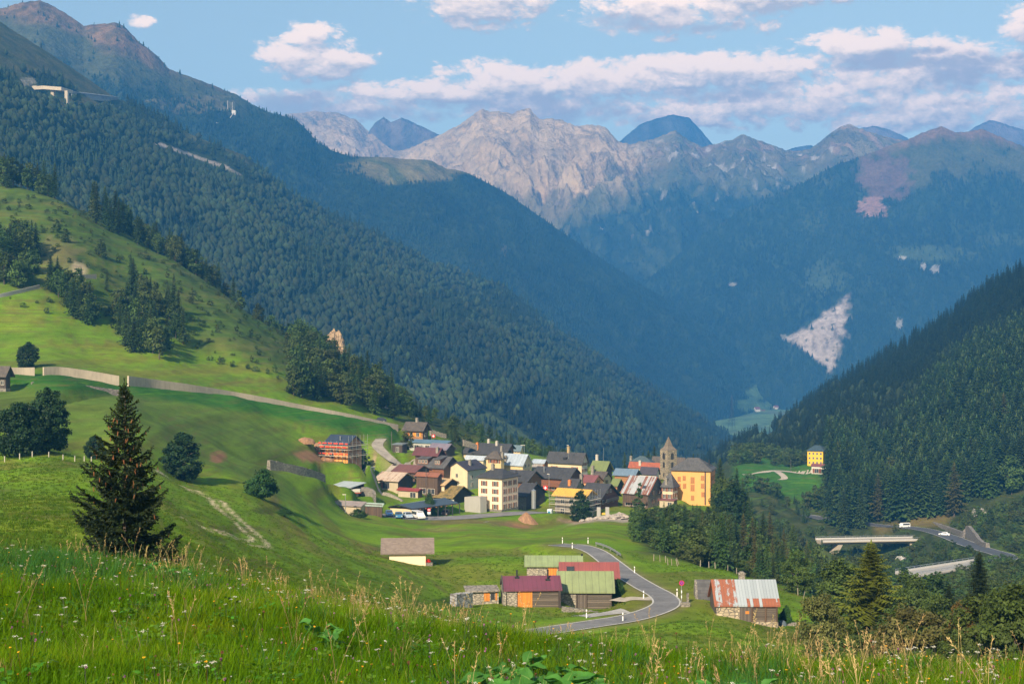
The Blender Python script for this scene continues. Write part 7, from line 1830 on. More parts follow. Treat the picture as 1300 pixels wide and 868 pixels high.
def ski_mast():
    p2 = sheet_at(SCs, 297, 143, 6); dm = p2[1]
    root = empty('cable_station', p2, 0, 'tiny white station with masts high on the blue hazy ridge', 'station')
    m = MB(); m.box(-4, 4, -4, 4, -6, 4); m.build('building', MT['white'], root)
    for px, py, h in ((289, 128, 22), (295, 130, 20)):
        q = P(px, py, dm) - p2; m = MB(); m.tube([(q[0], 0, q[2] - h), (q[0], 0, q[2])], .5, 5); m.build('mast', MT['frame'], root)
    a, b = P(297, 143, dm - 3) - p2, sheet_at(SCs, 275, 156, 4) - p2; m = MB(); m.tube([tuple(a), tuple((a + b) / 2 + (0, 0, -14)), tuple(b)], .8, 5); m.build('cable_duct', MT['frame'], root)


ski_mast()

def far_house(px, py, w, label, c, d0=8):
    p = sheet_at(SCs, px, py, d0); root = empty('house', p, .35, label, 'house')
    m = MB(); m.prism_x([(-w * .4, -6), (w * .4, -6), (w * .4, w * .5), (0, w * .8), (-w * .4, w * .5)], -w / 2, w / 2); m.build('wall', MT[c], root)
    m = MB(); m.prism_x([(-w * .46, w * .47), (-w * .46, w * .43), (0, w * .80), (w * .46, w * .43), (w * .46, w * .47), (0, w * .86)][::-1], -w * .55, w * .55); m.build('roof', MT['dull_maroon'], root)


for a_ in ((961, 522, 13, 'leftmost white house among the far fields of the valley floor', 'plaster_white'), (969, 524, 9, 'pinkish house next to the leftmost one on the far fields', 'plaster_peach'), (985, 519, 11, 'white house in the middle of the far fields', 'plaster_white'), (970, 534, 12, 'pale house lowest on the far fields', 'plaster_cream'), (968, 463, 9, 'lone white hut at the wood edge above the far fields', 'plaster_white'), (1012, 505, 8, 'tiny white hut highest on the far fields', 'plaster_white')): far_house(*a_)

# ------------------------------------------------------------------ rock outcrops in the woods
rk_o = stone('rock_ochre', (.52, .36, .21), (.28, .20, .13), (.16, .11, .07), .35); rk_w = stone('rock_white', (.60, .57, .52), (.36, .34, .31), (.25, .24, .22), .3); rk_g = stone('rock_grey', (.42, .39, .35), (.24, .22, .20), (.15, .14, .13), .35)
for px, py, d, rx, rz_, mt, l in ((424, 432, 545, 4.5, 9, rk_o, 'ochre rock pinnacle rising from the conifers on the left ridge'), (402, 481, 505, 6, 9, rk_w, 'white rock face under the ochre pinnacle'), (451, 487, 505, 2.5, 6, rk_w, 'narrow white rock between trees left of the pyramid rock'), (485, 526, 462, 3.6, 5.5, rk_w, 'pale pyramid shaped rock slab above the long wall'), (478, 499, 508, 3, 4, rk_w, 'small white rock patch above the pyramid rock'), (445, 518, 465, 2, 3, rk_g, 'small grey rock left of the pyramid slab'),
                              (1281, 655, 556, 3, 6.5, rk_o, 'ochre rock face among trees near the right edge'), (1247, 655, 545, 5, 5.5, rk_g, 'grey rock outcrop ending the roadside stone wall'), (82, 338, 500, 2.6, 4, rk_o, 'pale ochre rock step on the upper pasture'), (1145, 708, 500, 2.2, 1.2, rk_w, 'white boulder in the gorge bed under the bridge')):
    p = P(px, py, d)
    lump('rock', l, 'rock', (p[0], p[1] + rx * .5, p[2] - rz_ * .5), rx, rx * .8, rz_, mt, int(px), .55, 36)
# ------------------------------------------------------------------ tree shapes
def conifer_shape(h, r, nb, seg, seed, droop=.35, fill=1.0, base=.06, gap=.25):
    """crown of whorled branches, each a chain of drooping sprays; returns verts, tris, shade"""
    g = np.random.default_rng(seed); V_, F_, S_ = [], [], []
    for i in range(nb):
        t = (i + g.random()) / nb; t = t ** .82
        z = h * (base + (.985 - base) * t)
        L = (r * (1 - t) ** .82 * g.uniform(1 - gap * 1.3, 1.12) + .018 * h) * (.72 + .28 * min(1, t / .12))
        az = i * 2.39996 + g.normal(0, .25)
        up = .28 * (t - .35) + g.normal(0, .06)
        c, s = math.cos(az), math.sin(az)
        pts = []
        for k in range(seg + 1):
            q = k / seg; x = L * q
            zz = z + up * x - droop * L * (q ** 1.6) * (1 - t * .6) + .10 * L * max(0, q - .75) * 2
            pts.append((c * x, s * x, zz))
        b = len(V_)
        w0 = L * .30 * fill + .02 * h
        for k in range(seg):
            q = (k + .5) / seg; w = w0 * (1.15 - q * .75) * g.uniform(.7, 1.25)
            p, p2 = np.array(pts[k]), np.array(pts[k + 1]); fw = (p2 - p)
            for sd in (-1, 1):
                tip = p + fw * g.uniform(.9, 1.5) + np.array((-s * sd, c * sd, 0)) * w + np.array((0, 0, -w * g.uniform(.25, .6)))
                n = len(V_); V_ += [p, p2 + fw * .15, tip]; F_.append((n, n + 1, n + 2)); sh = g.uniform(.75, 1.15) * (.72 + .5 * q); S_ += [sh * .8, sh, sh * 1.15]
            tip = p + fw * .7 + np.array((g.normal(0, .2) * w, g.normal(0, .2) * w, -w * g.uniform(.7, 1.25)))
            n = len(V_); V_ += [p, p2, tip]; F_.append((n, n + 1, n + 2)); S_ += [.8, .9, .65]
    # leader
    for a in range(4):
        n = len(V_); c, s = math.cos(a * 1.57), math.sin(a * 1.57); V_ += [(0, 0, h * 1.02), (c * .022 * h, s * .022 * h, h * .93), (-s * .022 * h, c * .022 * h, h * .93)]; F_.append((n, n + 1, n + 2)); S_ += [1.1, .9, .9]
    return np.array(V_), np.array(F_), np.array(S_)


def trunk_shape(h, r, seed, taper=.15, lean=.02, limbs=0, spread=0, z0=.3):
    g = np.random.default_rng(seed); mb = MB()
    pts = [(g.normal(0, lean * h * .3) * q, g.normal(0, lean * h * .3) * q, h * q - (.4 if q == 0 else 0)) for q in (0, .25, .5, .75, 1)]
    mb.tube(pts, r, 7, r2=r * taper)
    for k in range(limbs):
        a = k * 2.4 + g.normal(0, .3); q = z0 + (.9 - z0) * k / max(1, limbs); zz = h * q
        L = spread * g.uniform(.55, .95)
        mb.tube([(0, 0, zz), (math.cos(a) * L * .5, math.sin(a) * L * .5, zz + L * .35), (math.cos(a) * L, math.sin(a) * L, zz + L * .65)], r * .45, 5, r2=r * .1)
    return mb


def broadleaf_shape(h, rx, z_lo, ncl, nleaf, ls, seed, top=.5, dens=.42, aspect=1.0):
    """leaf sprays gathered in clumps over an uneven crown"""
    g = np.random.default_rng(seed)
    rz_ = (h - z_lo) / 2; cz_ = z_lo + rz_
    ph = g.uniform(0, 6.28, 6); cl = []; qm = .32; pw = .92 - .45 * top
    while len(cl) < ncl:
        q = g.random() ** 1.05; az = g.uniform(0, 6.28)
        pr = (.62 + .38 * q / qm) if q < qm else max(.0, 1 - ((q - qm) / (1 - qm)) ** (1.3 + top)) ** pw
        if g.random() > pr + .12: continue
        k = 1 + .12 * math.sin(2 * az + ph[0]) + .09 * math.sin(3 * az + ph[1]) + .09 * math.sin(9 * q + ph[2] + az)
        rad = rx * pr * k * g.random() ** .38 * .9
        cl.append((math.cos(az) * rad, math.sin(az) * rad * aspect, z_lo + q * (h - z_lo) * .95, g.uniform(.72, 1.25)))
    cl = np.array(cl)
    per = nleaf // ncl
    c = np.repeat(cl, per, 0); n = len(c)
    sp = rx * dens * (g.uniform(.7, 1.2, ncl).repeat(per))
    off = g.normal(0, 1, (n, 3)); off /= np.linalg.norm(off, axis=1)[:, None]; off *= (g.random((n, 1)) ** .5) * sp[:, None] * np.array((1, 1, .72))
    ctr = c[:, :3] + off
    out = ctr - np.array((0, 0, cz_ - rz_ * .2)); out /= np.linalg.norm(out, axis=1)[:, None] + 1e-9
    nrm = out + g.normal(0, .75, (n, 3)) + np.array((0, 0, .35)); nrm /= np.linalg.norm(nrm, axis=1)[:, None]
    a = np.cross(nrm, g.normal(0, 1, (n, 3))); a /= np.linalg.norm(a, axis=1)[:, None] + 1e-9
    b = np.cross(nrm, a); sz = ls * g.uniform(.6, 1.3, (n, 1))
    V_ = np.stack([ctr - a * sz, ctr + b * sz * .55, ctr + a * sz, ctr - b * sz * .55], 1).reshape(-1, 3)
    F_ = np.arange(n * 4).reshape(n, 4)
    S_ = (c[:, 3] * g.uniform(.8, 1.2, n)).repeat(4)
    return V_, F_, S_


def fuzz_cone(h, r, seed, rings=5, sides=7):
    g = np.random.default_rng(seed); V_, F_, S_ = [], [], []
    for k in range(rings):
        z0 = h * (.06 + .80 * k / rings); z1 = min(h, z0 + h * .36); rr = r * (1 - k / rings) ** .9 + .03 * h
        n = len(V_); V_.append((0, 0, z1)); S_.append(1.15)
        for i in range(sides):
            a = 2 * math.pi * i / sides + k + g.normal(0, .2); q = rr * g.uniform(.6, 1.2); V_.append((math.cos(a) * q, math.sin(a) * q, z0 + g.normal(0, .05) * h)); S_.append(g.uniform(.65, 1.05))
        F_ += [(n, n + 1 + i, n + 1 + (i + 1) % sides) for i in range(sides)]
    return np.array(V_), np.array(F_), np.array(S_)


def fuzz_ball(h, r, seed, n=26):
    """a far broadleaf crown: a soft lumpy dome"""
    nu, nv = 10, 7; a = np.linspace(0, 2 * np.pi, nu, endpoint=False); q = np.linspace(0, 1, nv); A, Q = np.meshgrid(a, q, indexing='ij')
    k = 1 + .55 * fbm(np.cos(A) * 1.3 + seed, np.sin(A) * 1.3 + Q * 2.2, 3, seed)
    rr = r * np.sin(np.pi * (.12 + .88 * Q)) ** .7 * k; z = h * (.10 + .90 * Q) * (.85 + .25 * k * Q)
    V_ = np.stack([np.cos(A) * rr, np.sin(A) * rr, z], -1).reshape(-1, 3); F_ = []
    for i in range(nu):
        for j in range(nv - 1): i2 = (i + 1) % nu; F_.append((i * nv + j, i2 * nv + j, i2 * nv + j + 1, i * nv + j + 1))
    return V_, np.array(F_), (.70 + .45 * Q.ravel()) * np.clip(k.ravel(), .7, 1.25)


LM = {'leafy': leaf_mat('leaves_leafy', (.066, .108, .020), .15, .02, .25), 'spruce': leaf_mat('needles_spruce', (.040, .074, .018), .35, .02, .12), 'larch': leaf_mat('needles_larch', (.062, .098, .022), .35, .025, .2, tint=(.10, .085, .025)), 'broad': leaf_mat('leaves_broad', (.064, .104, .022), .38, .025, .22, tint=(.075, .085, .022)),
      'far_spruce': leaf_mat('needles_far', (.018, .033, .014), .22, .015, 0., rough=1., patch=.0045), 'far_broad': leaf_mat('leaves_far', (.025, .040, .016), .20, .02, 0., rough=1., tint=(.034, .042, .016), patch=.006), 'linden': leaf_mat('leaves_dark_round', (.017, .042, .012), .12, .01, .15), 'bush': leaf_mat('leaves_bush', (.030, .078, .012), .15, .015, .2),
      'olive': leaf_mat('leaves_olive', (.115, .115, .030), .15, .02, .25), 'autumn': leaf_mat('leaves_turning', (.060, .092, .016), .15, .02, .25), 'larch_near': leaf_mat('needles_larch_near', (.130, .160, .016), .1, .01, .25), 'hero': leaf_mat('needles_dark_spruce', (.020, .034, .010), .12, .01, .12), 'sapling': leaf_mat('leaves_fresh', (.045, .090, .022), .2, .02, .25)}
bark = plain('bark', (.085, .065, .050), .9, var=.35); bark_pale = plain('bark_pale', (.19, .155, .12), .9, var=.35)


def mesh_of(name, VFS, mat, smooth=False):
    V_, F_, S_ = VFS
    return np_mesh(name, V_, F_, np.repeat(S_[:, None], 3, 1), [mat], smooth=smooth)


def proto_tree(name, crown, trunk, mat, barkm=bark):
    """(crown mesh, trunk mesh) shared by every tree of this kind"""
    cm = mesh_of(name + '_crown', crown, mat)
    tm = bpy.data.meshes.new(name + '_trunk'); tm.from_pydata(trunk.v, [], trunk.f); tm.materials.append(barkm); tm.update()
    return cm, tm


PROTO = {}
for k in range(5): PROTO['spruce%d' % k] = proto_tree('spruce', conifer_shape(10, (1.75, 2.1, 1.5, 1.9, 1.65)[k], 105, 3, 200 + k, .38, 1.15), trunk_shape(9.4, .17, k), LM['spruce'])
for k in range(3): PROTO['larch%d' % k] = proto_tree('larch', conifer_shape(10, (2.1, 1.8, 2.3)[k], 85, 3, 230 + k, .22, 1.05, .1, .4), trunk_shape(9.4, .16, 10 + k), LM['larch'])
for k in range(6): PROTO['broad%d' % k] = proto_tree('broadleaf', broadleaf_shape(10, (3.2, 2.7, 3.6, 2.3, 3.0, 2.6)[k], (1.2, .9, 1.4, .8, .6, 1.6)[k], 40, 1800, .38, 250 + k, (.8, .5, .9, .4, .6, .3)[k]), trunk_shape(7.0, .2, 20 + k, limbs=5, spread=2.2), LM['broad'])
COUNT = {}


def tree(kind, loc, h, label, name, group=None, wide=1.0, cat=None):
    cm, tm = PROTO[kind]; s = h / 10
    root = empty(name, loc, random.uniform(0, 6.28), label, cat or 'tree', group)
    root.scale = (s * wide, s * wide, s)
    for n_, me in (('crown', cm), ('trunk', tm)):
        o = bpy.data.objects.new(n_, me); COL.objects.link(o); o.parent = root
    COUNT[name] = COUNT.get(name, 0) + 1
    return root


PATHS = [(ROAD, 5), (TRACK, 4), (TRACK2, 4), (VROAD, 6), (VALLEY, 7.5), (FARLANE, 5), (FARLANE2, 4), (smooth_path([(1040, 686, 522), (1182, 683.5, 532)]), 6.5), (smooth_path([(1150, 729, 388), (1250, 713.2, 412)]), 6)]
PLACED = []


def free(x, y, sep):
    for p, w in PATHS:
        if np.hypot(p[:, 0] - x, p[:, 1] - y).min() < w: return False
    for h in HI.values():
        if abs(h['root'].location.y - y) < 30:
            l = h['root'].location
            if math.hypot(l.x - x, l.y - y) < max(h['L'], h['W']) * .62 + 1.2: return False
    for a, b in PLACED:
        if (a - x) ** 2 + (b - y) ** 2 < sep * sep: return False
    return True


def cluster(n, sample, kinds, hr, label, names, group, sep=2.2, ymin=None, tries=40, wide=(.85, 1.2)):
    """kinds: {'spruce': weight...}; label/names per kind"""
    made = 0; ks = list(kinds); w = np.array([kinds[k] for k in ks], float); w /= w.sum()
    for _ in range(n * tries):
        if made >= n: break
        p = sample()
        if p is None or not free(p[0], p[1], sep): continue
        k = ks[rng.choice(len(ks), p=w)]; h = rng.uniform(*hr)
        if k == 'broad': h *= .82
        px, d = CX + F * p[0] / p[1], p[1]
        if ymin:
            lim = ymin(px, d)
            hm = (CY - lim) / F * d - p[2]
            if hm < 2.0: continue
            h = min(h, hm * rng.uniform(.8, 1.))
        v = k + str(rng.integers({'spruce': 5, 'larch': 3, 'broad': 6}[k]))
        tree(v, p, h, label[k], {'spruce': 'spruce_tree', 'larch': 'larch_tree', 'broad': 'broadleaf_tree'}[k], group[k] if isinstance(group, dict) else group, rng.uniform(*wide))
        PLACED.append((p[0], p[1])); made += 1
    return made


def by_hit(x0, x1, y0, y1, cond=None):
    def f():
        px, py = rng.uniform(x0, x1), rng.uniform(y0, y1)
        if cond and not cond(px, py): return None
        return hit(px, py, 120)
    return f


def by_depth(x0, x1, d0, d1, cond=None):
    def f():
        px, d = rng.uniform(x0, x1), rng.uniform(d0, d1)
        if cond and not cond(px, d): return None
        return on_ground(px, d)
    return f


def lab(where):
    return {'spruce': 'dark spruce ' + where, 'larch': 'pale green larch ' + where, 'broad': 'broadleaved tree ' + where}


def grp(where):
    return {'spruce': 'spruces ' + where, 'larch': 'larches ' + where, 'broad': 'broadleaved trees ' + where}


def inpoly(poly):
    def f(x, y):
        c = False; n = len(poly)
        for i in range(n):
            x1, y1 = poly[i]; x2, y2 = poly[(i + 1) % n]
            if (y1 > y) != (y2 > y) and x < (x2 - x1) * (y - y1) / (y2 - y1) + x1: c = not c
        return c
    return f


K = cluster
K(20, by_depth(-10, 72, 580, 612), {'spruce': .4, 'broad': .6}, (11, 16), lab('on the hilltop at the left edge'), 0, grp('on the hilltop at the left edge'), 2.6)
K(26, by_hit(-15, 48, 305, 368), {'spruce': .3, 'broad': .7}, (9, 14), lab('in the clump above the grey roadside wall'), 0, grp('in the clump above the grey roadside wall'), 2.6)
K(9, by_depth(112, 165, 560, 600), {'spruce': .7, 'broad': .3}, (11, 18), lab('in the tall group on the bright green shoulder'), 0, grp('in the tall group on the bright green shoulder'), 2.6)
K(8, by_hit(70, 190, 285, 375), {'spruce': .5, 'broad': .5}, (5, 9), lab('scattered on the upper pasture'), 0, grp('scattered on the upper pasture'), 6)
K(72, by_depth(150, 392, 568, 632), {'spruce': .26, 'broad': .74}, (10, 15), lab('along the skyline of the left pasture'), 0, grp('along the skyline of the left pasture'), 3)
K(18, by_hit(62, 120, 368, 415, inpoly([(60, 365), (100, 372), (120, 400), (112, 416), (80, 400)])), {'spruce': .35, 'broad': .65}, (9, 13), lab('in the small wood below the upper track'), 0, grp('in the small wood below the upper track'), 2.6)
K(40, by_hit(150, 242, 375, 462, inpoly([(165, 372), (215, 385), (242, 428), (215, 460), (165, 448), (140, 425), (150, 395)])), {'spruce': .5, 'broad': .5}, (9, 14), lab('in the dense wood in the middle of the left pasture'), 0, grp('in the dense wood in the middle of the left pasture'), 2.6)
K(84, by_hit(368, 505, 425, 535, inpoly([(362, 425), (400, 440), (440, 470), (505, 510), (505, 534), (440, 518), (380, 505), (362, 500)])), {'spruce': .45, 'broad': .55}, (9, 15), lab('on the rocky wooded slope above the long wall'), 0, grp('on the rocky wooded slope above the long wall'), 2.4)
K(62, by_depth(500, 730, 480, 600), {'spruce': .68, 'broad': .32}, (10, 17), lab('on the wooded ridge behind the village'), 0, grp('on the wooded ridge behind the village'), 2.8, ymin=lambda px, d: np.interp(px, [500, 560, 640, 730], [490, 520, 545, 572]))
K(16, by_depth(790, 925, 452, 490), {'spruce': .6, 'larch': .4}, (9, 14), lab('standing right behind the church tower'), 0, grp('standing right behind the church tower'), 3, ymin=lambda px, d: np.interp(px, [790, 840, 870, 925], [572, 562, 572, 560]))
K(20, by_depth(908, 945, 375, 440), {'spruce': .45, 'broad': .55}, (8, 15), lab('close to the right side of the large orange house'), 0, grp('close to the right side of the large orange house'), 3, ymin=lambda px, d: 565)
K(10, by_depth(565, 612, 440, 470), {'spruce': .4, 'broad': .6}, (5, 11), lab('among the bushes above the dark slate roofs'), 0, grp('among the bushes above the dark slate roofs'), 3, ymin=lambda px, d: 545)
wl_line = lambda px, d: d > np.interp(px, [800, 850, 900, 960, 1000, 1040], [262, 240, 232, 232, 238, 262])
K(124, by_depth(800, 1042, 232, 352, wl_line), {'spruce': .32, 'larch': .25, 'broad': .43}, (6.5, 11.5), lab('in the steep wood below the village'), 0, grp('in the steep wood below the village'), 2.6, ymin=lambda px, d: np.interp(px, [800, 840, 905, 950, 1000, 1040], [652, 636, 640, 622, 650, 690]))
K(64, by_depth(1052, 1330, 556, 640), {'spruce': .5, 'larch': .4, 'broad': .1}, (15, 24), lab('in the front of the tall wood above the valley road'), 0, grp('in the front of the tall wood above the valley road'), 3.6)
K(34, by_depth(985, 1140, 570, 640, lambda px, d: hit(px, 640, 500)[1] > 0), {'spruce': .3, 'broad': .7}, (5, 10), lab('beyond the bridge below the bright field'), 0, grp('beyond the bridge below the bright field'), 3.4, ymin=lambda px, d: np.interp(px, [985, 1020, 1060, 1140], [632, 622, 600, 610]))
K(50, by_depth(1000, 1320, 270, 505), {'spruce': .3, 'broad': .7}, (5, 9), lab('down in the gorge around the two bridges'), 0, grp('down in the gorge around the two bridges'), 4, ymin=lambda px, d: 697 if px < 1040 else (703 if px < 1120 or d > 420 else np.interp(px, [1120, 1150, 1160, 1250, 1320], [712, 700, 738, 730, 725])))
K(30, by_depth(925, 1045, 430, 600), {'spruce': .3, 'broad': .7}, (4, 9), lab('in the hollow under the bright far field'), 0, grp('in the hollow under the bright far field'), 3.4, ymin=lambda px, d: np.interp(px, [925, 985, 1030, 1045], [628, 634, 645, 650]))
K(6, by_depth(1190, 1232, 425, 470), {'spruce': .8, 'broad': .2}, (7, 10), lab('between the lower bridge and the valley road'), 0, grp('between the lower bridge and the valley road'), 3, ymin=lambda px, d: 690)
K(6, by_depth(1062, 1100, 478, 508), {'spruce': .8, 'broad': .2}, (8, 12), lab('in front of the flat bridge in the gorge'), 0, grp('in front of the flat bridge in the gorge'), 3, ymin=lambda px, d: 676)
K(14, by_depth(1225, 1320, 520, 556), {'broad': 1.}, (6, 10), lab('around the ochre rocks by the right edge'), 0, grp('around the ochre rocks by the right edge'), 3, ymin=lambda px, d: 640)

# ---- trees one can name
BIG = {}
for k in range(3): BIG['linden%d' % k] = PROTO['linden%d' % k] = proto_tree('round_tree', broadleaf_shape(10, (4.1, 4.5, 3.9)[k], .7, 150, 12000, .25, 300 + k, (.75, .85, .6)[k], .23), trunk_shape(6.5, .3, 30 + k, limbs=7, spread=2.6, z0=.2), LM['linden'], bark_pale)
PROTO['cone0'] = proto_tree('cone_tree', broadleaf_shape(10, 3.5, .2, 130, 9000, .25, 305, .3, .24), trunk_shape(6.5, .25, 34, limbs=4, spread=1.5), LM['linden'])
PROTO['bush0'] = proto_tree('bush', broadleaf_shape(10, 9.0, .2, 90, 6000, .5, 306, .5, .24, aspect=.7), trunk_shape(4, .5, 35, limbs=6, spread=4, z0=.1), LM['bush'])
PROTO['sapling0'] = proto_tree('sapling', broadleaf_shape(10, 2.0, .8, 40, 1800, .26, 307, .1, .34), trunk_shape(8, .12, 36, limbs=6, spread=1.5), LM['sapling'])
PROTO['larch_near'] = proto_tree('larch_near', conifer_shape(10, 3.0, 330, 7, 308, .18, .62, .08, .35), trunk_shape(9.6, .22, 37), LM['larch_near'])
PROTO['spruce_near'] = proto_tree('spruce_near', conifer_shape(10, 2.5, 300, 7, 309, .34, .62, .05, .35), trunk_shape(9.6, .2, 38), LM['hero'])
PROTO['spruce_near2'] = proto_tree('spruce_near2', conifer_shape(10, 2.2, 220, 7, 310, .30, .62, .05, .35), trunk_shape(9.6, .2, 39), LM['hero'])
for k in range(3): PROTO['autumn%d' % k] = proto_tree('turning_tree', broadleaf_shape(10, (4.6, 5.4, 4.2)[k], .4, 110, 9000, .24, 320 + k, (.6, .9, .7)[k], .24), trunk_shape(6, .2, 40 + k, limbs=7, spread=3, z0=.1), LM[('autumn', 'olive', 'autumn')[k]])
PROTO['orange0'] = proto_tree('orange_tree', broadleaf_shape(10, 4.4, .4, 110, 8000, .24, 328, .7, .24), trunk_shape(6, .2, 48, limbs=6, spread=3, z0=.1), leaf_mat('leaves_orange', (.135, .085, .016), .1, .01, .25))
for k in range(2): PROTO['leafy%d' % k] = proto_tree('leafy_tree', broadleaf_shape(10, (4.2, 3.4)[k], .6, 100, 8000, .22, 330 + k, (.7, .45)[k], .24), trunk_shape(6.5, .22, 44 + k, limbs=7, spread=2.6, z0=.15), LM['leafy'])


def named(kind, px, base, top, d, label, name='broadleaf_tree', wide=1.0, cat='tree', use_base=False):
    p = on_ground(px, d)
    if use_base: p = P(px, base, d)
    h = max(P(px, top, d)[2] - p[2], (base - top) / F * d * .7)
    PLACED.append((p[0], p[1])); return tree(kind, p, h, label, name, None, wide, cat)


N_ = named
N_('linden0', 62, 574, 490, 207, 'larger round dark tree of the pair left of the foreground spruce', 'round_tree', .88)
N_('linden1', 24, 577, 509, 202, 'smaller round dark tree leaning on its bigger twin at the left edge', 'round_tree', 1.0)
N_('linden2', 121, 588, 552, 240, 'small round dark tree half hidden behind the foreground spruce', 'round_tree', 1.15)
N_('linden2', 232, 608, 548, 232, 'single dark conical round tree with short trunk on the open meadow', 'round_tree', 1.22)
N_('linden0', 34, 476, 433, 350, 'round dark tree standing between the pale concrete walls', 'round_tree', 1.0)
N_('bush0', 332, 634, 597, 232, 'wide dark green bush alone on the meadow', 'bush', .88, 'bush')
N_('bush0', 360, 654, 646, 222, 'very low green shrub patch on a flat mound', 'bush', 2.4, 'bush')
N_('cone0', 459.5, 601, 567, 387, 'dense dark tree beside the unfinished orange house', 'round_tree', .85)
N_('cone0', 737, 662, 620.5, 357, 'dense dark egg shaped tree in front of the yellow boarded roof', 'round_tree', 1.0)
N_('sapling0', 812, 662, 610, 364, 'slender pale birch in front of the striped rust roof', 'birch_tree', .85)
N_('spruce1', 573, 572, 537, 433, 'pointed dark spruce right beside the highest chalet', 'spruce_tree', .8)
N_('broad1', 516, 568, 544, 408, 'small leafy tree covering the left corner of the highest chalet', 'broadleaf_tree', 1.1)
N_('spruce3', 700, 592, 566, 470, 'lone spruce behind the rust striped shed', 'spruce_tree', .9)
N_('linden0', 930, 690, 612, 352, 'broad dark round tree below the large orange house', 'round_tree', .9)
N_('autumn0', 918, 650, 605, 372, 'reddish green tree crowding the corner of the large orange house', 'broadleaf_tree', .8)
N_('linden2', 822, 705, 660, 268, 'dense grey green round shrub at the left foot of the steep wood', 'broadleaf_tree', 1.35)
N_('bush0', 785, 757, 735, 183, 'small dark bush against the right end of the log barn', 'bush', .4, 'bush')
N_('bush0', 998, 792, 769, 170, 'dark bush at the right wall of the rusty barn', 'bush', .45, 'bush')
N_('bush0', 455, 650, 646, 316, 'low dark hedge in front of the rusty flat roofed garage', 'bush', 1.1, 'bush')
N_('bush0', 545, 634, 627, 352, 'green shrub beside the mossy ochre roofed barn', 'bush', .5, 'bush')
N_('leafy0', 1012, 760, 697, 208, 'large dark leafy tree just right of the rusty barn chimney', 'broadleaf_tree', .95)
N_('leafy1', 958, 748, 727, 226, 'small pale green shrub behind the rusty barn roof', 'bush', 1.2, 'bush')
N_('leafy1', 1066, 808, 704, 158, 'tall grey green leafy tree left of the big larch', 'broadleaf_tree', 1.05)
N_('larch_near', 1106, 832, 686, 142, 'big yellow green larch towering over the lower right thicket', 'larch_tree', 1.45)
N_('autumn1', 1043, 842, 752, 116, 'olive brown leafy bush at the left end of the thicket', 'broadleaf_tree', .75)
N_('autumn1', 1155, 848, 768, 104, 'broad olive brown dome shaped bush in the middle of the thicket', 'bush', 1.15, 'bush')
N_('leafy0', 1165, 800, 728, 168, 'rounded mid green tree between larch and dark spruce', 'broadleaf_tree', .8)
N_('spruce_near', 1243, 812, 699, 138, 'dark ragged spruce rising above the right thicket', 'spruce_tree', 1.0)
N_('spruce_near2', 1205, 810, 742, 140, 'short dark spruce beside the ragged one', 'spruce_tree', 1.1)
N_('autumn0', 1238, 846, 752, 104, 'dark bush with orange turning leaves under the ragged spruce', 'bush', .85, 'bush')
N_('autumn2', 1288, 852, 735, 96, 'leafy bush with orange tinged top at the right edge', 'bush', .95, 'bush')
N_('autumn0', 1335, 852, 728, 100, 'leafy bush cut off by the right edge', 'bush', .9, 'bush')
N_('leafy0', 1085, 846, 788, 108, 'low dark green bush under the big larch', 'bush', .95, 'bush')
N_('leafy0', 1215, 848, 800, 100, 'low green bush between the olive dome and the orange turning bush', 'bush', 1.0, 'bush')
N_('leafy1', 1134, 842, 762, 124, 'dark leafy bush on the left flank of the olive dome', 'bush', 1.0, 'bush')
N_('leafy0', 1190, 836, 752, 132, 'taller leafy bush just behind the olive dome', 'bush', .9, 'bush')
N_('leafy0', 1264, 842, 748, 126, 'leafy green tree filling the gap right of the ragged spruce', 'broadleaf_tree', .8)
N_('orange0', 1222, 834, 758, 128, 'small tree with a few orange leaves left of the ragged spruce', 'broadleaf_tree', .7)
N_('leafy0', 1150, 790, 722, 188, 'pale rounded tree behind the big larch', 'broadleaf_tree', .85)
N_('broad2', 1190, 775, 728, 215, 'smaller rounded tree further behind the big larch', 'broadleaf_tree', 1.)
N_('leafy1', 1320, 790, 722, 190, 'tall leafy tree half cut by the right edge', 'broadleaf_tree', 1.)
N_('leafy1', 1290, 800, 735, 170, 'grey green tree behind the orange tinged bush', 'broadleaf_tree', 1.0)


# ------------------------------------------------------------------ far woods: nobody could count them
def far_set(prefix, shapes, mat, trunkless=True):
    c = bpy.data.collections.new(prefix)
    for i, s in enumerate(shapes):
        o = bpy.data.objects.new('%s_%d' % (prefix, i), mesh_of('%s_%d' % (prefix, i), s, mat, prefix.startswith('far_'))); c.objects.link(o)
    return c


FAR = {'slope': far_set('slope_spruce', [conifer_shape(10, (1.9, 1.6, 2.1, 1.75)[k], 70, 2, 440 + k, .36, 1.3) for k in range(4)], leaf_mat('needles_slope', (.019, .035, .015), .25, .015, 0., rough=1.)), 'spruce': far_set('far_spruce', [fuzz_cone(10, (1.9, 1.6, 2.2, 1.8)[k], 400 + k) for k in range(4)], LM['far_spruce']),
       'broad': far_set('far_broadleaf', [fuzz_ball(10, (3.6, 3.0, 4.0, 3.3)[k], 410 + k) for k in range(4)], LM['far_broad']),
       'midbroad': far_set('mid_broadleaf', [broadleaf_shape(10, (3.6, 4.4, 3.2)[k], .3, 36, 900, .42, 430 + k, (.7, .9, .5)[k], .30) for k in range(3)], LM['broad']),
       'midspruce': far_set('mid_spruce', [conifer_shape(10, (1.9, 1.6, 2.1, 1.75)[k], 70, 2, 420 + k, .36, 1.3) for k in range(4)], LM['spruce'])}


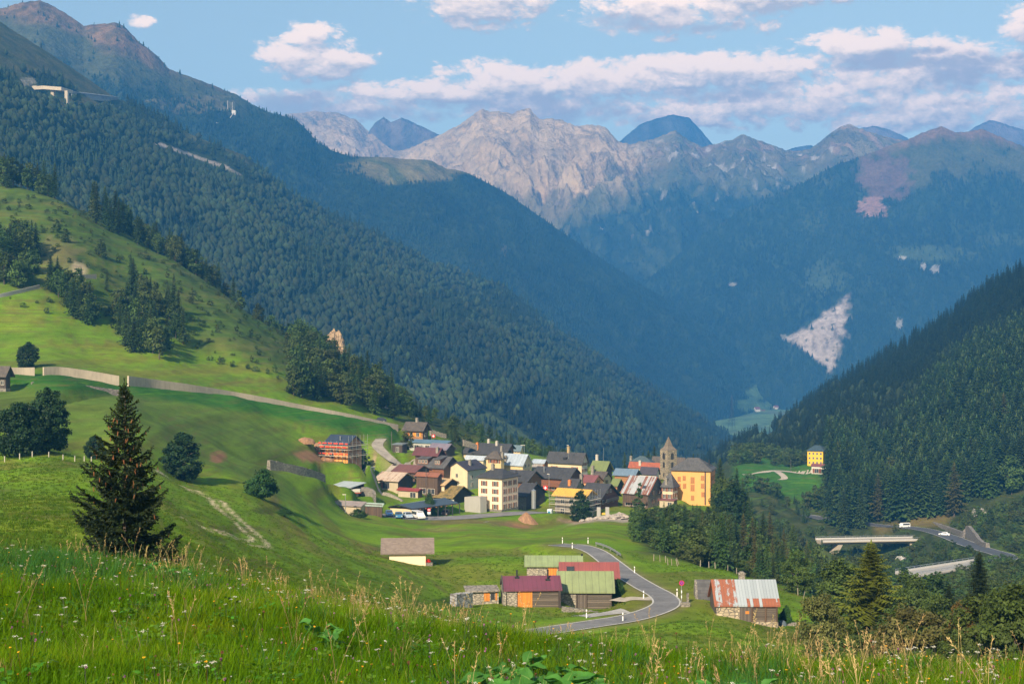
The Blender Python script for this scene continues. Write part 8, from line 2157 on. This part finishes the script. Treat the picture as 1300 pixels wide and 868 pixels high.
def scatter_group(name, coll):
    g = bpy.data.node_groups.new(name, 'GeometryNodeTree')
    g.interface.new_socket('Geometry', in_out='INPUT', socket_type='NodeSocketGeometry'); g.interface.new_socket('Geometry', in_out='OUTPUT', socket_type='NodeSocketGeometry')
    n = g.nodes; gi = n.new('NodeGroupInput'); go = n.new('NodeGroupOutput')
    ci = n.new('GeometryNodeCollectionInfo'); ci.inputs[0].default_value = coll; ci.inputs['Separate Children'].default_value = True; ci.inputs['Reset Children'].default_value = True
    ip = n.new('GeometryNodeInstanceOnPoints'); ip.inputs['Pick Instance'].default_value = True

    def att(nm, ty):
        a = n.new('GeometryNodeInputNamedAttribute'); a.data_type = ty; a.inputs['Name'].default_value = nm; return a.outputs[0]
    g.links.new(gi.outputs[0], ip.inputs['Points']); g.links.new(ci.outputs[0], ip.inputs['Instance'])
    g.links.new(att('idx', 'INT'), ip.inputs['Instance Index']); g.links.new(att('scl', 'FLOAT_VECTOR'), ip.inputs['Scale'])
    er = n.new('FunctionNodeEulerToRotation'); g.links.new(att('rot', 'FLOAT_VECTOR'), er.inputs[0]); g.links.new(er.outputs[0], ip.inputs['Rotation'])
    g.links.new(ip.outputs[0], go.inputs[0]); return g


def scatter(name, label, pts, scl, coll, rot=None):
    """one object: copies of the shapes in COLL at PTS"""
    n = len(pts); me = bpy.data.meshes.new(name); me.vertices.add(n); me.vertices.foreach_set('co', np.asarray(pts, np.float32).ravel())
    scl = np.asarray(scl, np.float32)
    if scl.ndim == 1: scl = np.repeat(scl[:, None], 3, 1)
    if rot is None: rot = np.stack([np.zeros(n), np.zeros(n), rng.uniform(0, 6.28, n)], 1)
    me.attributes.new('scl', 'FLOAT_VECTOR', 'POINT').data.foreach_set('vector', scl.ravel())
    me.attributes.new('rot', 'FLOAT_VECTOR', 'POINT').data.foreach_set('vector', np.asarray(rot, np.float32).ravel())
    me.attributes.new('idx', 'INT', 'POINT').data.foreach_set('value', rng.integers(0, len(coll.objects), n).astype(np.int32))
    o = bpy.data.objects.new(name, me); COL.objects.link(o)
    m = o.modifiers.new('scatter', 'NODES'); m.node_group = scatter_group(name, coll)
    return setp(o, label, kind='stuff')


def on_sheet(S, n, mask):
    """random points over the part of a mountain that shows, evenly over the picture"""
    v, px, py = S['v'], S['px'], S['py']
    ar = np.abs((px[1:, :-1] - px[:-1, :-1]) * (py[:-1, 1:] - py[:-1, :-1])) * mask[:-1, :-1] * (S['s'][:-1, :-1] < 1.03)
    ar = ar + .12 * ar.mean() * mask[:-1, :-1]
    w = ar.ravel() / ar.sum(); k = rng.choice(len(w), n, p=w); i, j = np.divmod(k, ar.shape[1])
    a, b = rng.random((n, 1)), rng.random((n, 1))
    return v[i, j] * (1 - a) * (1 - b) + v[i + 1, j] * a * (1 - b) + v[i, j + 1] * (1 - a) * b + v[i + 1, j + 1] * a * b


def vis(S, x0=-120, x1=1420): return ((S['px'] > x0) & (S['px'] < x1)).astype(float)


def tall(n, lo, hi, wide=(.9, 1.4)):
    s = rng.uniform(lo, hi, n) / 10; w = rng.uniform(*wide, n); return np.stack([s * w, s * w, s], 1)


# how dark a spot of the mountain is tells woodland from open ground
lum = lambda S: S['c'].mean(-1)
mB = vis(SB) * (1 - OPEN['B']) + vis(SB) * .012
con = sst(-.12, .28, fbm(SB['px'] / 90, SB['py'] / 60, 3, 501) + .25 * sst(420, 560, SB['py']) + .4 * sst(.9, 1., SB['s']))
p = on_sheet(SB, 9000, mB * con); scatter('forest', 'dark conifer wood on the long mountainside', p, tall(len(p), 7, 13), FAR['spruce'])
p = on_sheet(SB, 17000, mB * (1.05 - con)); scatter('forest', 'grey green broadleaf wood on the long mountainside', p, tall(len(p), 4, 10, (.75, 1.3)), FAR['broad'])
mC = vis(SCs) * (1 - OPEN['C'])
p = on_sheet(SCs, 26000, mC); scatter('forest', 'hazy blue conifer wood on the second mountainside', p, tall(len(p), 6, 12), FAR['spruce'])
mI = vis(SI) * sst(.08, .05, lum(SI))
p = on_sheet(SI, 5200, mI); scatter('forest', 'dark conifer wood on the right slope', p, tall(len(p), 11, 17, (.8, 1.2)), FAR['slope'])
p = on_sheet(SI, 500, mI * (SI['py'] > 500)); scatter('forest', 'broadleaf trees mixed into the right slope', p, tall(len(p), 7, 11), FAR['broad'])
mG = vis(SG) * sst(.060, .040, lum(SG))
p = on_sheet(SG, 15000, mG); scatter('forest', 'blue conifer wood on the great right mountain', p, tall(len(p), 8, 15), FAR['spruce'])
mE = vis(SE) * sst(.060, .040, lum(SE))
p = on_sheet(SE, 6000, mE); scatter('forest', 'hazy conifer wood below the sunlit rock mountains', p, tall(len(p), 8, 15), FAR['spruce'])


def ground_pts(n, x0, x1, d0, d1, cond=None, sep_roads=True):
    px = rng.uniform(x0, x1, n * 3); d = np.exp(rng.uniform(math.log(d0), math.log(d1), n * 3))
    k = np.ones(len(px), bool) if cond is None else cond(px, d)
    x = (px - CX) / F * d
    if sep_roads:
        for pth, w in PATHS:
            q = pth[::3]; k &= (np.hypot(x[:, None] - q[None, :, 0], d[:, None] - q[None, :, 1]).min(1) > w)
    px, d, x = px[k][:n], d[k][:n], x[k][:n]
    return np.stack([x, d, gz(x, d)], 1)


p = ground_pts(1700, 1050, 1340, 566, 900); scatter('forest', 'tall conifers deeper inside the wood above the valley road', p, tall(len(p), 15, 24), FAR['midspruce'])
p = ground_pts(420, 150, 700, 600, 760); scatter('forest', 'conifers hidden behind the left skyline', p, tall(len(p), 8, 12), FAR['midspruce'])
p = ground_pts(420, 368, 520, 445, 600, lambda px, d: d > np.interp(px, [368, 430, 505], [470, 462, 462])); scatter('undergrowth', 'low green undergrowth on the rocky wooded slope', p, tall(len(p), 3, 7), FAR['midbroad'])
p = ground_pts(1900, 985, 1330, 255, 548, lambda px, d: (px > 1075) | (d < 370) | (d > 425)); scatter('undergrowth', 'low scrub filling the gorge', p, tall(len(p), 1.6, 4.2, (1., 1.8)), FAR['midbroad'])
p = ground_pts(420, 805, 1040, 236, 350, lambda px, d: d > np.interp(px, [800, 850, 900, 960, 1000, 1040], [262, 240, 232, 232, 238, 262])); scatter('undergrowth', 'low scrub between the trees of the steep wood', p, tall(len(p), 1.8, 4.5, (1., 1.6)), FAR['midbroad'])
p = ground_pts(500, 930, 1150, 590, 880, lambda px, d: (d < 600 + (px - 930) * .0) | (d > 690) | (px > 1065)); scatter('undergrowth', 'bushes around the far bright fields', p, tall(len(p), 4, 9, (.9, 1.5)), FAR['midbroad'])
p = ground_pts(330, -20, 380, 425, 570); scatter('undergrowth', 'small bushes dotted over the upper pasture', p, tall(len(p), .8, 2.4, (1., 1.8)), FAR['midbroad'])
p = ground_pts(150, 1020, 1320, 96, 175); scatter('undergrowth', 'brambles along the foot of the lower right thicket', p, tall(len(p), 1.2, 2.6, (1., 1.6)), FAR['midbroad'])
print('TREES', COUNT)
# ------------------------------------------------------------------ the spruce in front
def hero_spruce():
    g = np.random.default_rng(77); px, d = 158, 56
    b = on_ground(px, d); KS = 1.34; h = ((CY - 486) / F * d - b[2]) / KS
    root = empty('spruce_tree', b, 0, 'ragged dark young spruce hung with brown cones in the left foreground', 'tree')
    root.scale = (KS, KS, KS)
    V_, F_, S_ = [], [], []; cones = []
    nb = 165

    def tri(a, b_, c, s):
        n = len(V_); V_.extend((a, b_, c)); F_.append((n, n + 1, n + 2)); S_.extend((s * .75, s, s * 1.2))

    def twig(p, dr, L, s):
        """a needle covered shoot: three ragged fins round its axis"""
        dr = dr / np.linalg.norm(dr); a = np.cross(dr, g.normal(0, 1, 3)); a /= np.linalg.norm(a) + 1e-9; c = np.cross(dr, a)
        w = .036
        for ang in (0, 2.1, 4.2):
            q = a * math.cos(ang) + c * math.sin(ang)
            for k in range(2):
                u0, u1 = k * .5, k * .5 + .62
                tri(p + dr * L * u0, p + dr * L * min(1, u1), p + dr * L * (u0 + .45) + q * w * g.uniform(.8, 1.4) + dr * .02, s * g.uniform(.8, 1.15))
        tri(p + dr * L * .8 + a * w * .4, p + dr * L * .8 - a * w * .4, p + dr * L * 1.12, s * 1.2)
    for i in range(nb):
        t = ((i + g.random()) / nb) ** .86; z = h * (.035 + .93 * t); az = i * 2.39996 + g.normal(0, .3)
        prof = np.interp(t, [0, .1, .2, .35, .5, .65, .8, .9, 1], [1.95, 1.85, 1.65, 1.45, 1.2, .88, .58, .34, .08])
        L = .95 * prof * (g.uniform(.5, 1.0) if g.random() < .6 else g.uniform(.9, 1.25))
        if math.cos(az) > .3 and t < .16: L *= 1.22                       # the long low boughs on the right
        up0 = np.interp(t, [0, .3, .7, 1], [-.02, .10, .35, .8]) + g.normal(0, .08); curl = .32 + g.normal(0, .06)
        c, s = math.cos(az), math.sin(az); n = max(4, int(L / .075)); pts = []
        for k in range(n + 1):
            q = k / n; x = L * q; pts.append(np.array((c * x, s * x, z + up0 * x - .55 * L * q * (1 - q) * (1 - t) + curl * L * q ** 3 * .5)))
        for k in range(n):
            q = k / n; p, fw = pts[k], pts[k + 1] - pts[k]; fw = fw / np.linalg.norm(fw); sd = np.array((-s, c, 0))
            if q < .12: continue
            tl = L * .30 * (1 - q) ** .7 + .10
            for e in (-1, 1):
                dr = fw * .75 + sd * e * g.uniform(.5, .95) + np.array((0, 0, g.uniform(-.42, .12)))
                LL = tl * g.uniform(.6, 1.15); sh = g.uniform(.75, 1.1)
                twig(p, dr, LL, sh)
                if LL > .2:
                    for uu in (.4, .72): twig(p + dr / np.linalg.norm(dr) * LL * uu, dr + sd * e * g.normal(0, .5) + np.array((0, 0, g.uniform(-.6, .1))) + fw * g.normal(0, .3), LL * .5, sh)
            if g.random() < .5: twig(p, fw * .5 + np.array((0, 0, -.8)), tl * .45, .8)
        twig(pts[-2], pts[-1] - pts[-2], .14, 1.2)
        if .42 < t < .97 and g.random() < .85:
            for _ in range(g.integers(1, 3)): cones.append(pts[max(1, n - int(g.integers(1, max(2, n // 2))))] + np.array((g.normal(0, .03), g.normal(0, .03), -.05)))
        elif g.random() < .10: cones.append(pts[-2] + (0, 0, -.05))
    for k in range(7): twig(np.array((0, 0, h * .95 + k * .02)), np.array((g.normal(0, .5), g.normal(0, .5), .9)), .2, 1.1)
    twig(np.array((0, 0, h * .97)), np.array((0, 0, 1.)), .34, 1.1)
    o = bpy.data.objects.new('crown', mesh_of('hero_crown', (np.array(V_), np.array(F_), np.array(S_)), LM['hero'])); COL.objects.link(o); o.parent = root
    trunk_shape(h * .97, .085, 5, .12).build('trunk', bark, root)
    m = MB(); m.tube([(0, 0, 0), (.003, 0, -.04), (0, .003, -.10), (0, 0, -.145)], .012, 6, r2=.006); m.v = [(x * (1 + 14 * max(0, -zz) * (.16 + zz) / .1), y * (1 + 14 * max(0, -zz) * (.16 + zz) / .1), zz) for x, y, zz in m.v]
    cm = plain('cone_brown', (.22, .085, .028), .8, var=.3); first = None
    for k, p in enumerate(cones[:95]):
        if first is None: q = first = m.build('cone', cm, root)
        else: q = first.copy(); COL.objects.link(q); q.parent = root
        q.location = p; q.rotation_euler = (g.normal(0, .25), g.normal(0, .25), 0)


hero_spruce()

# ------------------------------------------------------------------ grass
def blade_set(n, h, spread, w, bend, seed, segs=4, head=None):
    g = np.random.default_rng(seed); V_, F_, S_ = [], [], []
    for i in range(n):
        a = g.uniform(0, 6.28); r0 = spread * math.sqrt(g.random()); x0, y0 = math.cos(a) * r0, math.sin(a) * r0
        H = h * g.uniform(.5, 1.1); fa = g.uniform(0, 6.28); B = bend * H * g.uniform(.3, 1.2); ww = w * g.uniform(.7, 1.3)
        c, s = math.cos(fa), math.sin(fa); b = len(V_); sh = g.uniform(.75, 1.25)
        for k in range(segs + 1):
            q = k / segs; x = x0 + c * B * q * q; y = y0 + s * B * q * q; z = H * (q - .18 * bend * q * q); wd = ww * (1 - q ** 1.6) * .5 + .0006
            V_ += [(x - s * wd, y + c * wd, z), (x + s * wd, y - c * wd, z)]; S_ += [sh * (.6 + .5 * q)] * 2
        F_ += [(b + 2 * k, b + 2 * k + 1, b + 2 * k + 3, b + 2 * k + 2) for k in range(segs)]
    return np.array(V_), np.array(F_), np.array(S_)


def stalk_set(n, h, seed):
    """dry flowering grass: thin stems with a loose feathery head"""
    g = np.random.default_rng(seed); V_, F_, S_ = [], [], []
    for i in range(n):
        x0, y0 = g.normal(0, .05, 2); H = h * g.uniform(.7, 1.15); a = g.uniform(0, 6.28); B = H * g.uniform(.05, .32); c, s = math.cos(a), math.sin(a)
        P_ = [np.array((x0 + c * B * q * q, y0 + s * B * q * q, H * (q - .06 * q * q))) for q in np.linspace(0, 1, 7)]
        for k in range(6):
            for (ex, ey) in ((1, 0), (0, 1)):
                w = .0022; n_ = len(V_); e = np.array((ex, ey, 0)) * w; V_ += [P_[k] - e, P_[k] + e, P_[k + 1] + e, P_[k + 1] - e]; F_.append((n_, n_ + 1, n_ + 2, n_ + 3)); S_ += [.9] * 4
        for k in range(16):
            q = g.uniform(.78, 1.02); p = np.array((x0 + c * B * q * q, y0 + s * B * q * q, H * (q - .06 * q * q))); dr = np.array((g.normal(0, .5), g.normal(0, .5), .9)); dr /= np.linalg.norm(dr)
            L = g.uniform(.02, .05); sd = np.cross(dr, g.normal(0, 1, 3)); sd /= np.linalg.norm(sd); n_ = len(V_); V_ += [p, p + dr * L * .5 + sd * .0045, p + dr * L, p + dr * L * .5 - sd * .0045]; F_.append((n_, n_ + 1, n_ + 2, n_ + 3)); S_ += [1.15] * 4
    return np.array(V_), np.array(F_), np.array(S_)


def flower_shape(h, r, seed, kind):
    g = np.random.default_rng(seed); V_, F_, S_ = [], [], []
    tip = np.array((g.normal(0, .04), g.normal(0, .04), h))
    for e in (np.array((.002, 0, 0)), np.array((0, .002, 0))):
        n = len(V_); V_ += [-e, e, tip + e, tip - e]; F_.append((n, n + 1, n + 2, n + 3)); S_ += [.15] * 4
    for k in range({'ball': 22, 'umbel': 34, 'daisy': 12}[kind]):
        if kind == 'ball': p = g.normal(0, 1, 3); p = p / np.linalg.norm(p) * r * .8 + tip; sz = r * .45
        elif kind == 'umbel': p = tip + np.array((g.normal(0, r), g.normal(0, r), g.normal(0, r * .25))); sz = r * .32
        else: a = k * 2 * math.pi / 12; p = tip + np.array((math.cos(a) * r * .6, math.sin(a) * r * .6, 0)); sz = r * .45
        a = g.normal(0, 1, 3); a /= np.linalg.norm(a); b = np.cross(a, g.normal(0, 1, 3)); b /= np.linalg.norm(b); n = len(V_)
        V_ += [p - a * sz, p + b * sz, p + a * sz, p - b * sz]; F_.append((n, n + 1, n + 2, n + 3)); S_ += [g.uniform(.8, 1.15)] * 4
    return np.array(V_), np.array(F_), np.array(S_)


def grass_mat(name, c, c2, c3):
    """blades: colour drifts from tuft to tuft and in patches over the ground"""
    t = NT(name); oi = t.n.new('ShaderNodeObjectInfo'); n1 = t.noise(.35, oi.outputs['Location'], 4, .6); n2 = t.noise(1.7, oi.outputs['Location'], 3, .6)
    f = t.math('ADD', t.math('MULTIPLY', n1, .75), t.math('ADD', t.math('MULTIPLY', n2, .35), t.math('MULTIPLY', oi.outputs['Random'], .25)))
    col = t.ramp(f, [(.42, c2), (.66, c), (.90, c3)])
    a = t.n.new('ShaderNodeAttribute'); a.attribute_name = 'Col'
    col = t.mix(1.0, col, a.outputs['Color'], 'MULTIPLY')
    t.link(col, t.b.inputs['Base Color']); t.b.inputs['Roughness'].default_value = .7; t.b.inputs['Specular IOR Level'].default_value = .08
    tr = t.n.new('ShaderNodeBsdfTranslucent'); t.link(col, tr.inputs['Color']); mx = t.n.new('ShaderNodeMixShader'); mx.inputs[0].default_value = .46
    t.link(t.b.outputs[0], mx.inputs[1]); t.link(tr.outputs[0], mx.inputs[2]); t.link(mx.outputs[0], t.out.inputs[0]); return t.mat


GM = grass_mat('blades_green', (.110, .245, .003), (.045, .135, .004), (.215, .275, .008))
GM2 = grass_mat('tufts_meadow', (.100, .190, .008), (.060, .130, .008), (.155, .180, .022))
SM = leaf_mat('blades_straw', (.46, .34, .15), .22, .015, .3)
FARG = {'turf': far_set('turf', [blade_set(16, (.30, .38, .24, .45)[k], .15, .011, (.7, .5, .9, .6)[k], 600 + k) for k in range(4)], GM),
        'lush': far_set('lush', [blade_set(18, (.50, .6)[k], .16, .017, (.8, .6)[k], 610 + k) for k in range(2)], leaf_mat('blades_lush', (.035, .125, .014), .25, .015, .35)),
        'tuft': far_set('tuft', [blade_set(12, (.16, .22, .12)[k], .22, .035, (.6, .9, .5)[k], 620 + k, 2) for k in range(3)], GM2),
        'straw': far_set('straw', [stalk_set((3, 2, 4)[k], (.80, 1.0, .65)[k], 630 + k) for k in range(3)], SM),
        'drytuft': far_set('drytuft', [blade_set(16, (.42, .5)[k], .12, .008, (.5, .8)[k], 640 + k) for k in range(2)], leaf_mat('blades_dry', (.30, .25, .085), .3, .02, .3)),
        'white': far_set('white_flower', [flower_shape((.34, .42)[k], (.009, .013)[k], 650 + k, ('daisy', 'umbel')[k]) for k in range(2)], leaf_mat('petals_white', (.70, .68, .60), .1, .01, .2)),
        'purple': far_set('purple_flower', [flower_shape((.26, .32)[k], .013, 654 + k, 'ball') for k in range(2)], leaf_mat('petals_purple', (.36, .13, .30), .2, .02, .2)),
        'yellow': far_set('yellow_flower', [flower_shape((.28, .4)[k], .012, 656 + k, 'daisy') for k in range(2)], leaf_mat('petals_yellow', (.80, .42, .02), .1, .02, .2)),
        'rust': far_set('rust_flower', [flower_shape((.34, .42)[k], .012, 658 + k, 'ball') for k in range(2)], leaf_mat('petals_rust', (.20, .09, .045), .2, .02, .2))}
crest_d = lambda px: 1.38 * np.interp(px, [-200, 0, 150, 300, 450, 650, 850, 1050, 1300, 1500], [30, 28, 26.5, 25.5, 23.5, 20.5, 18.5, 17.5, 17.5, 18])


def front_pts(n, x0, x1, d0, bias=None, over=1.06):
    px = rng.uniform(x0, x1, n * 4); u = rng.random(n * 4) ** .85
    dm = crest_d(px) * over; d = d0 + (dm - d0) * u
    k = np.ones(len(px), bool) if bias is None else rng.random(len(px)) < bias(px, d)
    px, d = px[k][:n], d[k][:n]; x = (px - CX) / F * d
    return np.stack([x, d, gz(x, d)], 1)


def leanrot(n, s=.12): return np.stack([rng.normal(0, s, n), rng.normal(0, s, n), rng.uniform(0, 6.28, n)], 1)


def put(name, label, pts, lo, hi, key, s=.12, w=(.85, 1.2)):
    return scatter(name, label, pts, tall(len(pts), lo * 10, hi * 10, w), FARG[key], leanrot(len(pts), s))


put('grass', 'dense green meadow grass in the foreground', front_pts(88000, -60, 1370, 7), .35, .9, 'turf', .18)
lushm = lambda px, d: np.clip(1.4 * np.exp(-((px - 60) / 80) ** 2 - ((d - 30) / 6) ** 2) + .25 * np.exp(-((px - 690) / 110) ** 2 - ((d - 14) / 5) ** 2) + .7 * np.exp(-((px - 960) / 70) ** 2 - ((d - 14) / 4) ** 2) + .35 * np.exp(-((px - 230) / 60) ** 2 - ((d - 26) / 4) ** 2), 0, 1) * .9 + .012
put('grass', 'taller dark green grass in lush patches', front_pts(6500, -60, 1370, 8, lushm), .5, 1.0, 'lush', .2)


def herb_shape(seed):
    g = np.random.default_rng(seed); V_, F_, S_ = [], [], []
    for k in range(13):
        a = k * 2.4; p = np.array((math.cos(a), math.sin(a), 0)) * g.uniform(.02, .10) + (0, 0, g.uniform(.05, .24)); r = g.uniform(.02, .045); u = np.array((math.cos(a), math.sin(a), g.uniform(-.5, .3))); v = np.array((-math.sin(a), math.cos(a), g.normal(0, .2))); n = len(V_)
        V_ += [p - u * r * .3, p + u * r * .3 + v * r * .62, p + u * r * 1.1 + v * r * .45, p + u * r * 1.5, p + u * r * 1.1 - v * r * .45, p + u * r * .3 - v * r * .62]; F_.append(tuple(range(n, n + 6))); S_ += [g.uniform(.7, 1.25)] * 6
    return np.array(V_), np.array(F_), np.array(S_)


FARG['herb'] = far_set('herb', [herb_shape(660 + k) for k in range(4)], leaf_mat('leaves_herb', (.080, .205, .012), .35, .03, .3, tint=(.11, .17, .02)))
near_crest = lambda px, d: np.clip((d / crest_d(px) - .55) * 2.2, 0, 1)
pxw = lambda px: .18 + .82 * np.clip(np.exp(-((px - 470) / 190) ** 2) + np.exp(-((px - 1090) / 170) ** 2) + .5 * np.exp(-((px - 230) / 80) ** 2), 0, 1)
put('grass', 'dry yellow grass along the crest of the near slope', front_pts(3400, -60, 1370, 8, lambda px, d: near_crest(px, d) * pxw(px) ** 1.5 * np.clip(.5 + 1.5 * gnoise(px / 35, d / 3, 5), 0, 1) + .03), .4, .95, 'drytuft', .2)
put('grass', 'pale seeding grass stalks standing above the meadow', front_pts(520, -60, 1370, 9, lambda px, d: near_crest(px, d) * pxw(px) ** 1.5 * np.clip(.4 + 1.6 * gnoise(px / 28, d / 3, 7), 0, 1) + .04), .6, 1.2, 'straw', .14)
put('grass', 'low leafy herbs between the grass blades', front_pts(5200, -60, 1370, 7.5, lambda px, d: np.clip(.1 + gnoise(px / 70, d / 4, 15) * 2., .02, 1)), .6, 1.2, 'herb', .25)
put('wildflowers', 'small white wildflowers in the foreground grass', front_pts(900, -60, 1370, 8, lambda px, d: .15 + np.clip(gnoise(px / 60, d / 3, 9) * 2, 0, .85)), .7, 1.15, 'white')
put('wildflowers', 'purple clover heads in the foreground grass', front_pts(420, -60, 1370, 8), .7, 1.2, 'purple')
put('wildflowers', 'yellow wildflowers in the foreground grass', front_pts(320, -60, 1370, 8), .8, 1.3, 'yellow')
put('wildflowers', 'rust brown sorrel heads in the foreground grass', front_pts(500, -60, 1370, 8), .7, 1.3, 'rust')
tp = ground_pts(42000, -60, 1250, 58, 235, lambda px, d: (d < np.interp(px, [-60, 800, 900, 1000, 1030, 1060], [235, 235, 222, 222, 140, 120])))
keep = np.ones(len(tp), bool)
for h_ in HI.values():
    l_ = h_['root'].location; keep &= np.hypot(tp[:, 0] - l_.x, tp[:, 1] - l_.y) > max(h_['L'], h_['W']) * .55
tp = tp[keep]
put('grass', 'short tufted pasture grass down to the road', tp, .7, 1.5, 'tuft', .1)


# ------------------------------------------------------------------ big leaved plants in the near grass
def leaf_plate(L, Wd, cup, seed):
    """a heart shaped blade with a sunk midrib and a wavy rim"""
    g = np.random.default_rng(seed); nu, nv = 9, 9; V_ = []
    ph = g.uniform(0, 6)
    for i in range(nu):
        u = i / (nu - 1); hw = Wd * (math.sin(math.pi * min(1, u * .93 + .07)) ** .62) * (1 - .35 * u)
        for j in range(nv):
            v = j / (nv - 1) * 2 - 1
            V_.append((L * u - .10 * L * abs(v) * (u < .2), hw * v, cup * abs(v) ** 1.4 * Wd - .45 * L * u * u + .07 * L * math.sin(8 * u + 4 * v + ph) * abs(v)))
    return np.array(V_), grid_faces(nu, nv)


def leaf_green(name, c):
    t = NT(name); n1 = t.noise(9, t.coords(), 4, .6); oi = t.n.new('ShaderNodeObjectInfo')
    sp = t.n.new('ShaderNodeSeparateXYZ'); tc = t.n.new('ShaderNodeTexCoord'); t.link(tc.outputs['Object'], sp.inputs[0])
    col = t.mix(t.math('ADD', t.math('MULTIPLY', n1, .7), t.math('MULTIPLY', oi.outputs['Random'], .4)), tuple(v * .6 for v in c), tuple(v * 1.4 for v in c))
    rib = t.math('LESS_THAN', t.math('ABSOLUTE', sp.outputs['Y']), .007)
    col = t.mix(t.math('MULTIPLY', rib, .7), col, (.16, .26, .06))
    t.link(col, t.b.inputs['Base Color']); t.b.inputs['Roughness'].default_value = .68; t.bump(t.noise(38, t.coords(), 3, .6), .5, .01)
    tr = t.n.new('ShaderNodeBsdfTranslucent'); t.link(col, tr.inputs['Color']); mx = t.n.new('ShaderNodeMixShader'); mx.inputs[0].default_value = .3
    t.link(t.b.outputs[0], mx.inputs[1]); t.link(tr.outputs[0], mx.inputs[2]); t.link(mx.outputs[0], t.out.inputs[0]); return t.mat


LG = leaf_green('leaf_broad_green', (.050, .185, .020))
LEAVES = [np_mesh('big_leaf', *leaf_plate((.34, .42, .28, .38)[k], (.15, .19, .13, .14)[k], (.35, .2, .45, .3)[k], 700 + k), None, [LG], smooth=True) for k in range(4)]
stem_me = MB().tube([(0, 0, 0), (.0, 0, 1)], .012, 5)
sm_ = bpy.data.meshes.new('stem'); sm_.from_pydata(stem_me.v, [], stem_me.f); sm_.materials.append(LG)


def leafy_plant(px, d, size, n, label, group):
    b = on_ground(px, d); root = empty('broad_leaved_plant', b, rng.uniform(0, 6), label, 'plant', group)
    for k in range(n):
        a = k * 2.4 + rng.normal(0, .4); H = size * rng.uniform(.25, .72); rr = size * rng.uniform(.05, .32)
        o = bpy.data.objects.new('leaf', LEAVES[rng.integers(4)]); COL.objects.link(o); o.parent = root
        o.location = (math.cos(a) * rr, math.sin(a) * rr, H); o.rotation_euler = (rng.normal(0, .3), rng.uniform(-1.0, .0), a); o.scale = (size * rng.uniform(.7, 1.25),) * 3
        s = bpy.data.objects.new('stem', sm_); COL.objects.link(s); s.parent = root
        v = Vector((math.cos(a) * rr, math.sin(a) * rr, H)); s.rotation_euler = v.to_track_quat('Z', 'Y').to_euler(); s.scale = (1, 1, v.length)


gl_ = 'broad leaved plants at the bottom centre'
for px, d, s in ((690, 13.6, .82), (655, 13.0, .8), (735, 12.6, .85), (760, 13.6, .75), (622, 14.6, .72), (706, 15.4, .75), (668, 16.4, .7), (790, 13.0, .7), (640, 16.0, .62), (715, 13.4, .8), (745, 14.8, .7)):
    leafy_plant(px, d, s * .8, 15, 'large fresh green broad leaved plant in the patch at the bottom centre', gl_)
for px, d, s in ((958, 14.0, .7), (925, 13.6, .65), (985, 13.8, .62), (1000, 14.6, .6), (942, 14.8, .6)):
    leafy_plant(px, d, s * .8, 10, 'broad leaved plant in the smaller patch right of the bottom centre', 'broad leaved plants right of the bottom centre')
for px, d, s in ((193, 27.5, .55), (226, 27, .55), (210, 25.5, .5)):
    leafy_plant(px, d, s, 8, 'broad leaved plant in the grass in front of the young spruce', 'broad leaved plants in front of the spruce')
for px, d, s in ((403, 18.5, .48), (420, 18.0, .45)):
    leafy_plant(px, d, s, 8, 'small broad leaved plant low in the left centre grass', 'broad leaved plants in the left centre grass')
# even, pale mountain air in one closed box round the whole scene
lo_, hi_ = np.full(3, 1e9), np.full(3, -1e9)
for o in SC.objects:
    if o.type == 'MESH' and o.get('kind') == 'structure':
        c_ = np.empty(len(o.data.vertices) * 3, np.float32); o.data.vertices.foreach_get('co', c_); c_ = c_.reshape(-1, 3); lo_ = np.minimum(lo_, c_.min(0)); hi_ = np.maximum(hi_, c_.max(0))
hb = MB(); hb.box(lo_[0] - 30, hi_[0] + 30, -60, hi_[1] + 30, lo_[2] - 1, hi_[2] + 40)
hm = bpy.data.materials.new('mountain_air'); hm.use_nodes = True
hn = hm.node_tree.nodes; hn.remove(hn['Principled BSDF'])
pv = hn.new('ShaderNodeVolumePrincipled'); pv.inputs['Color'].default_value = (.08, .41, 1., 1); pv.inputs['Density'].default_value = 1.75e-4; pv.inputs['Anisotropy'].default_value = 0.0
hm.node_tree.links.new(pv.outputs[0], hn['Material Output'].inputs['Volume'])
setp(hb.build('haze', hm), 'pale blue haze filling the valley', kind='stuff')
print('BOUNDS', lo_, hi_)
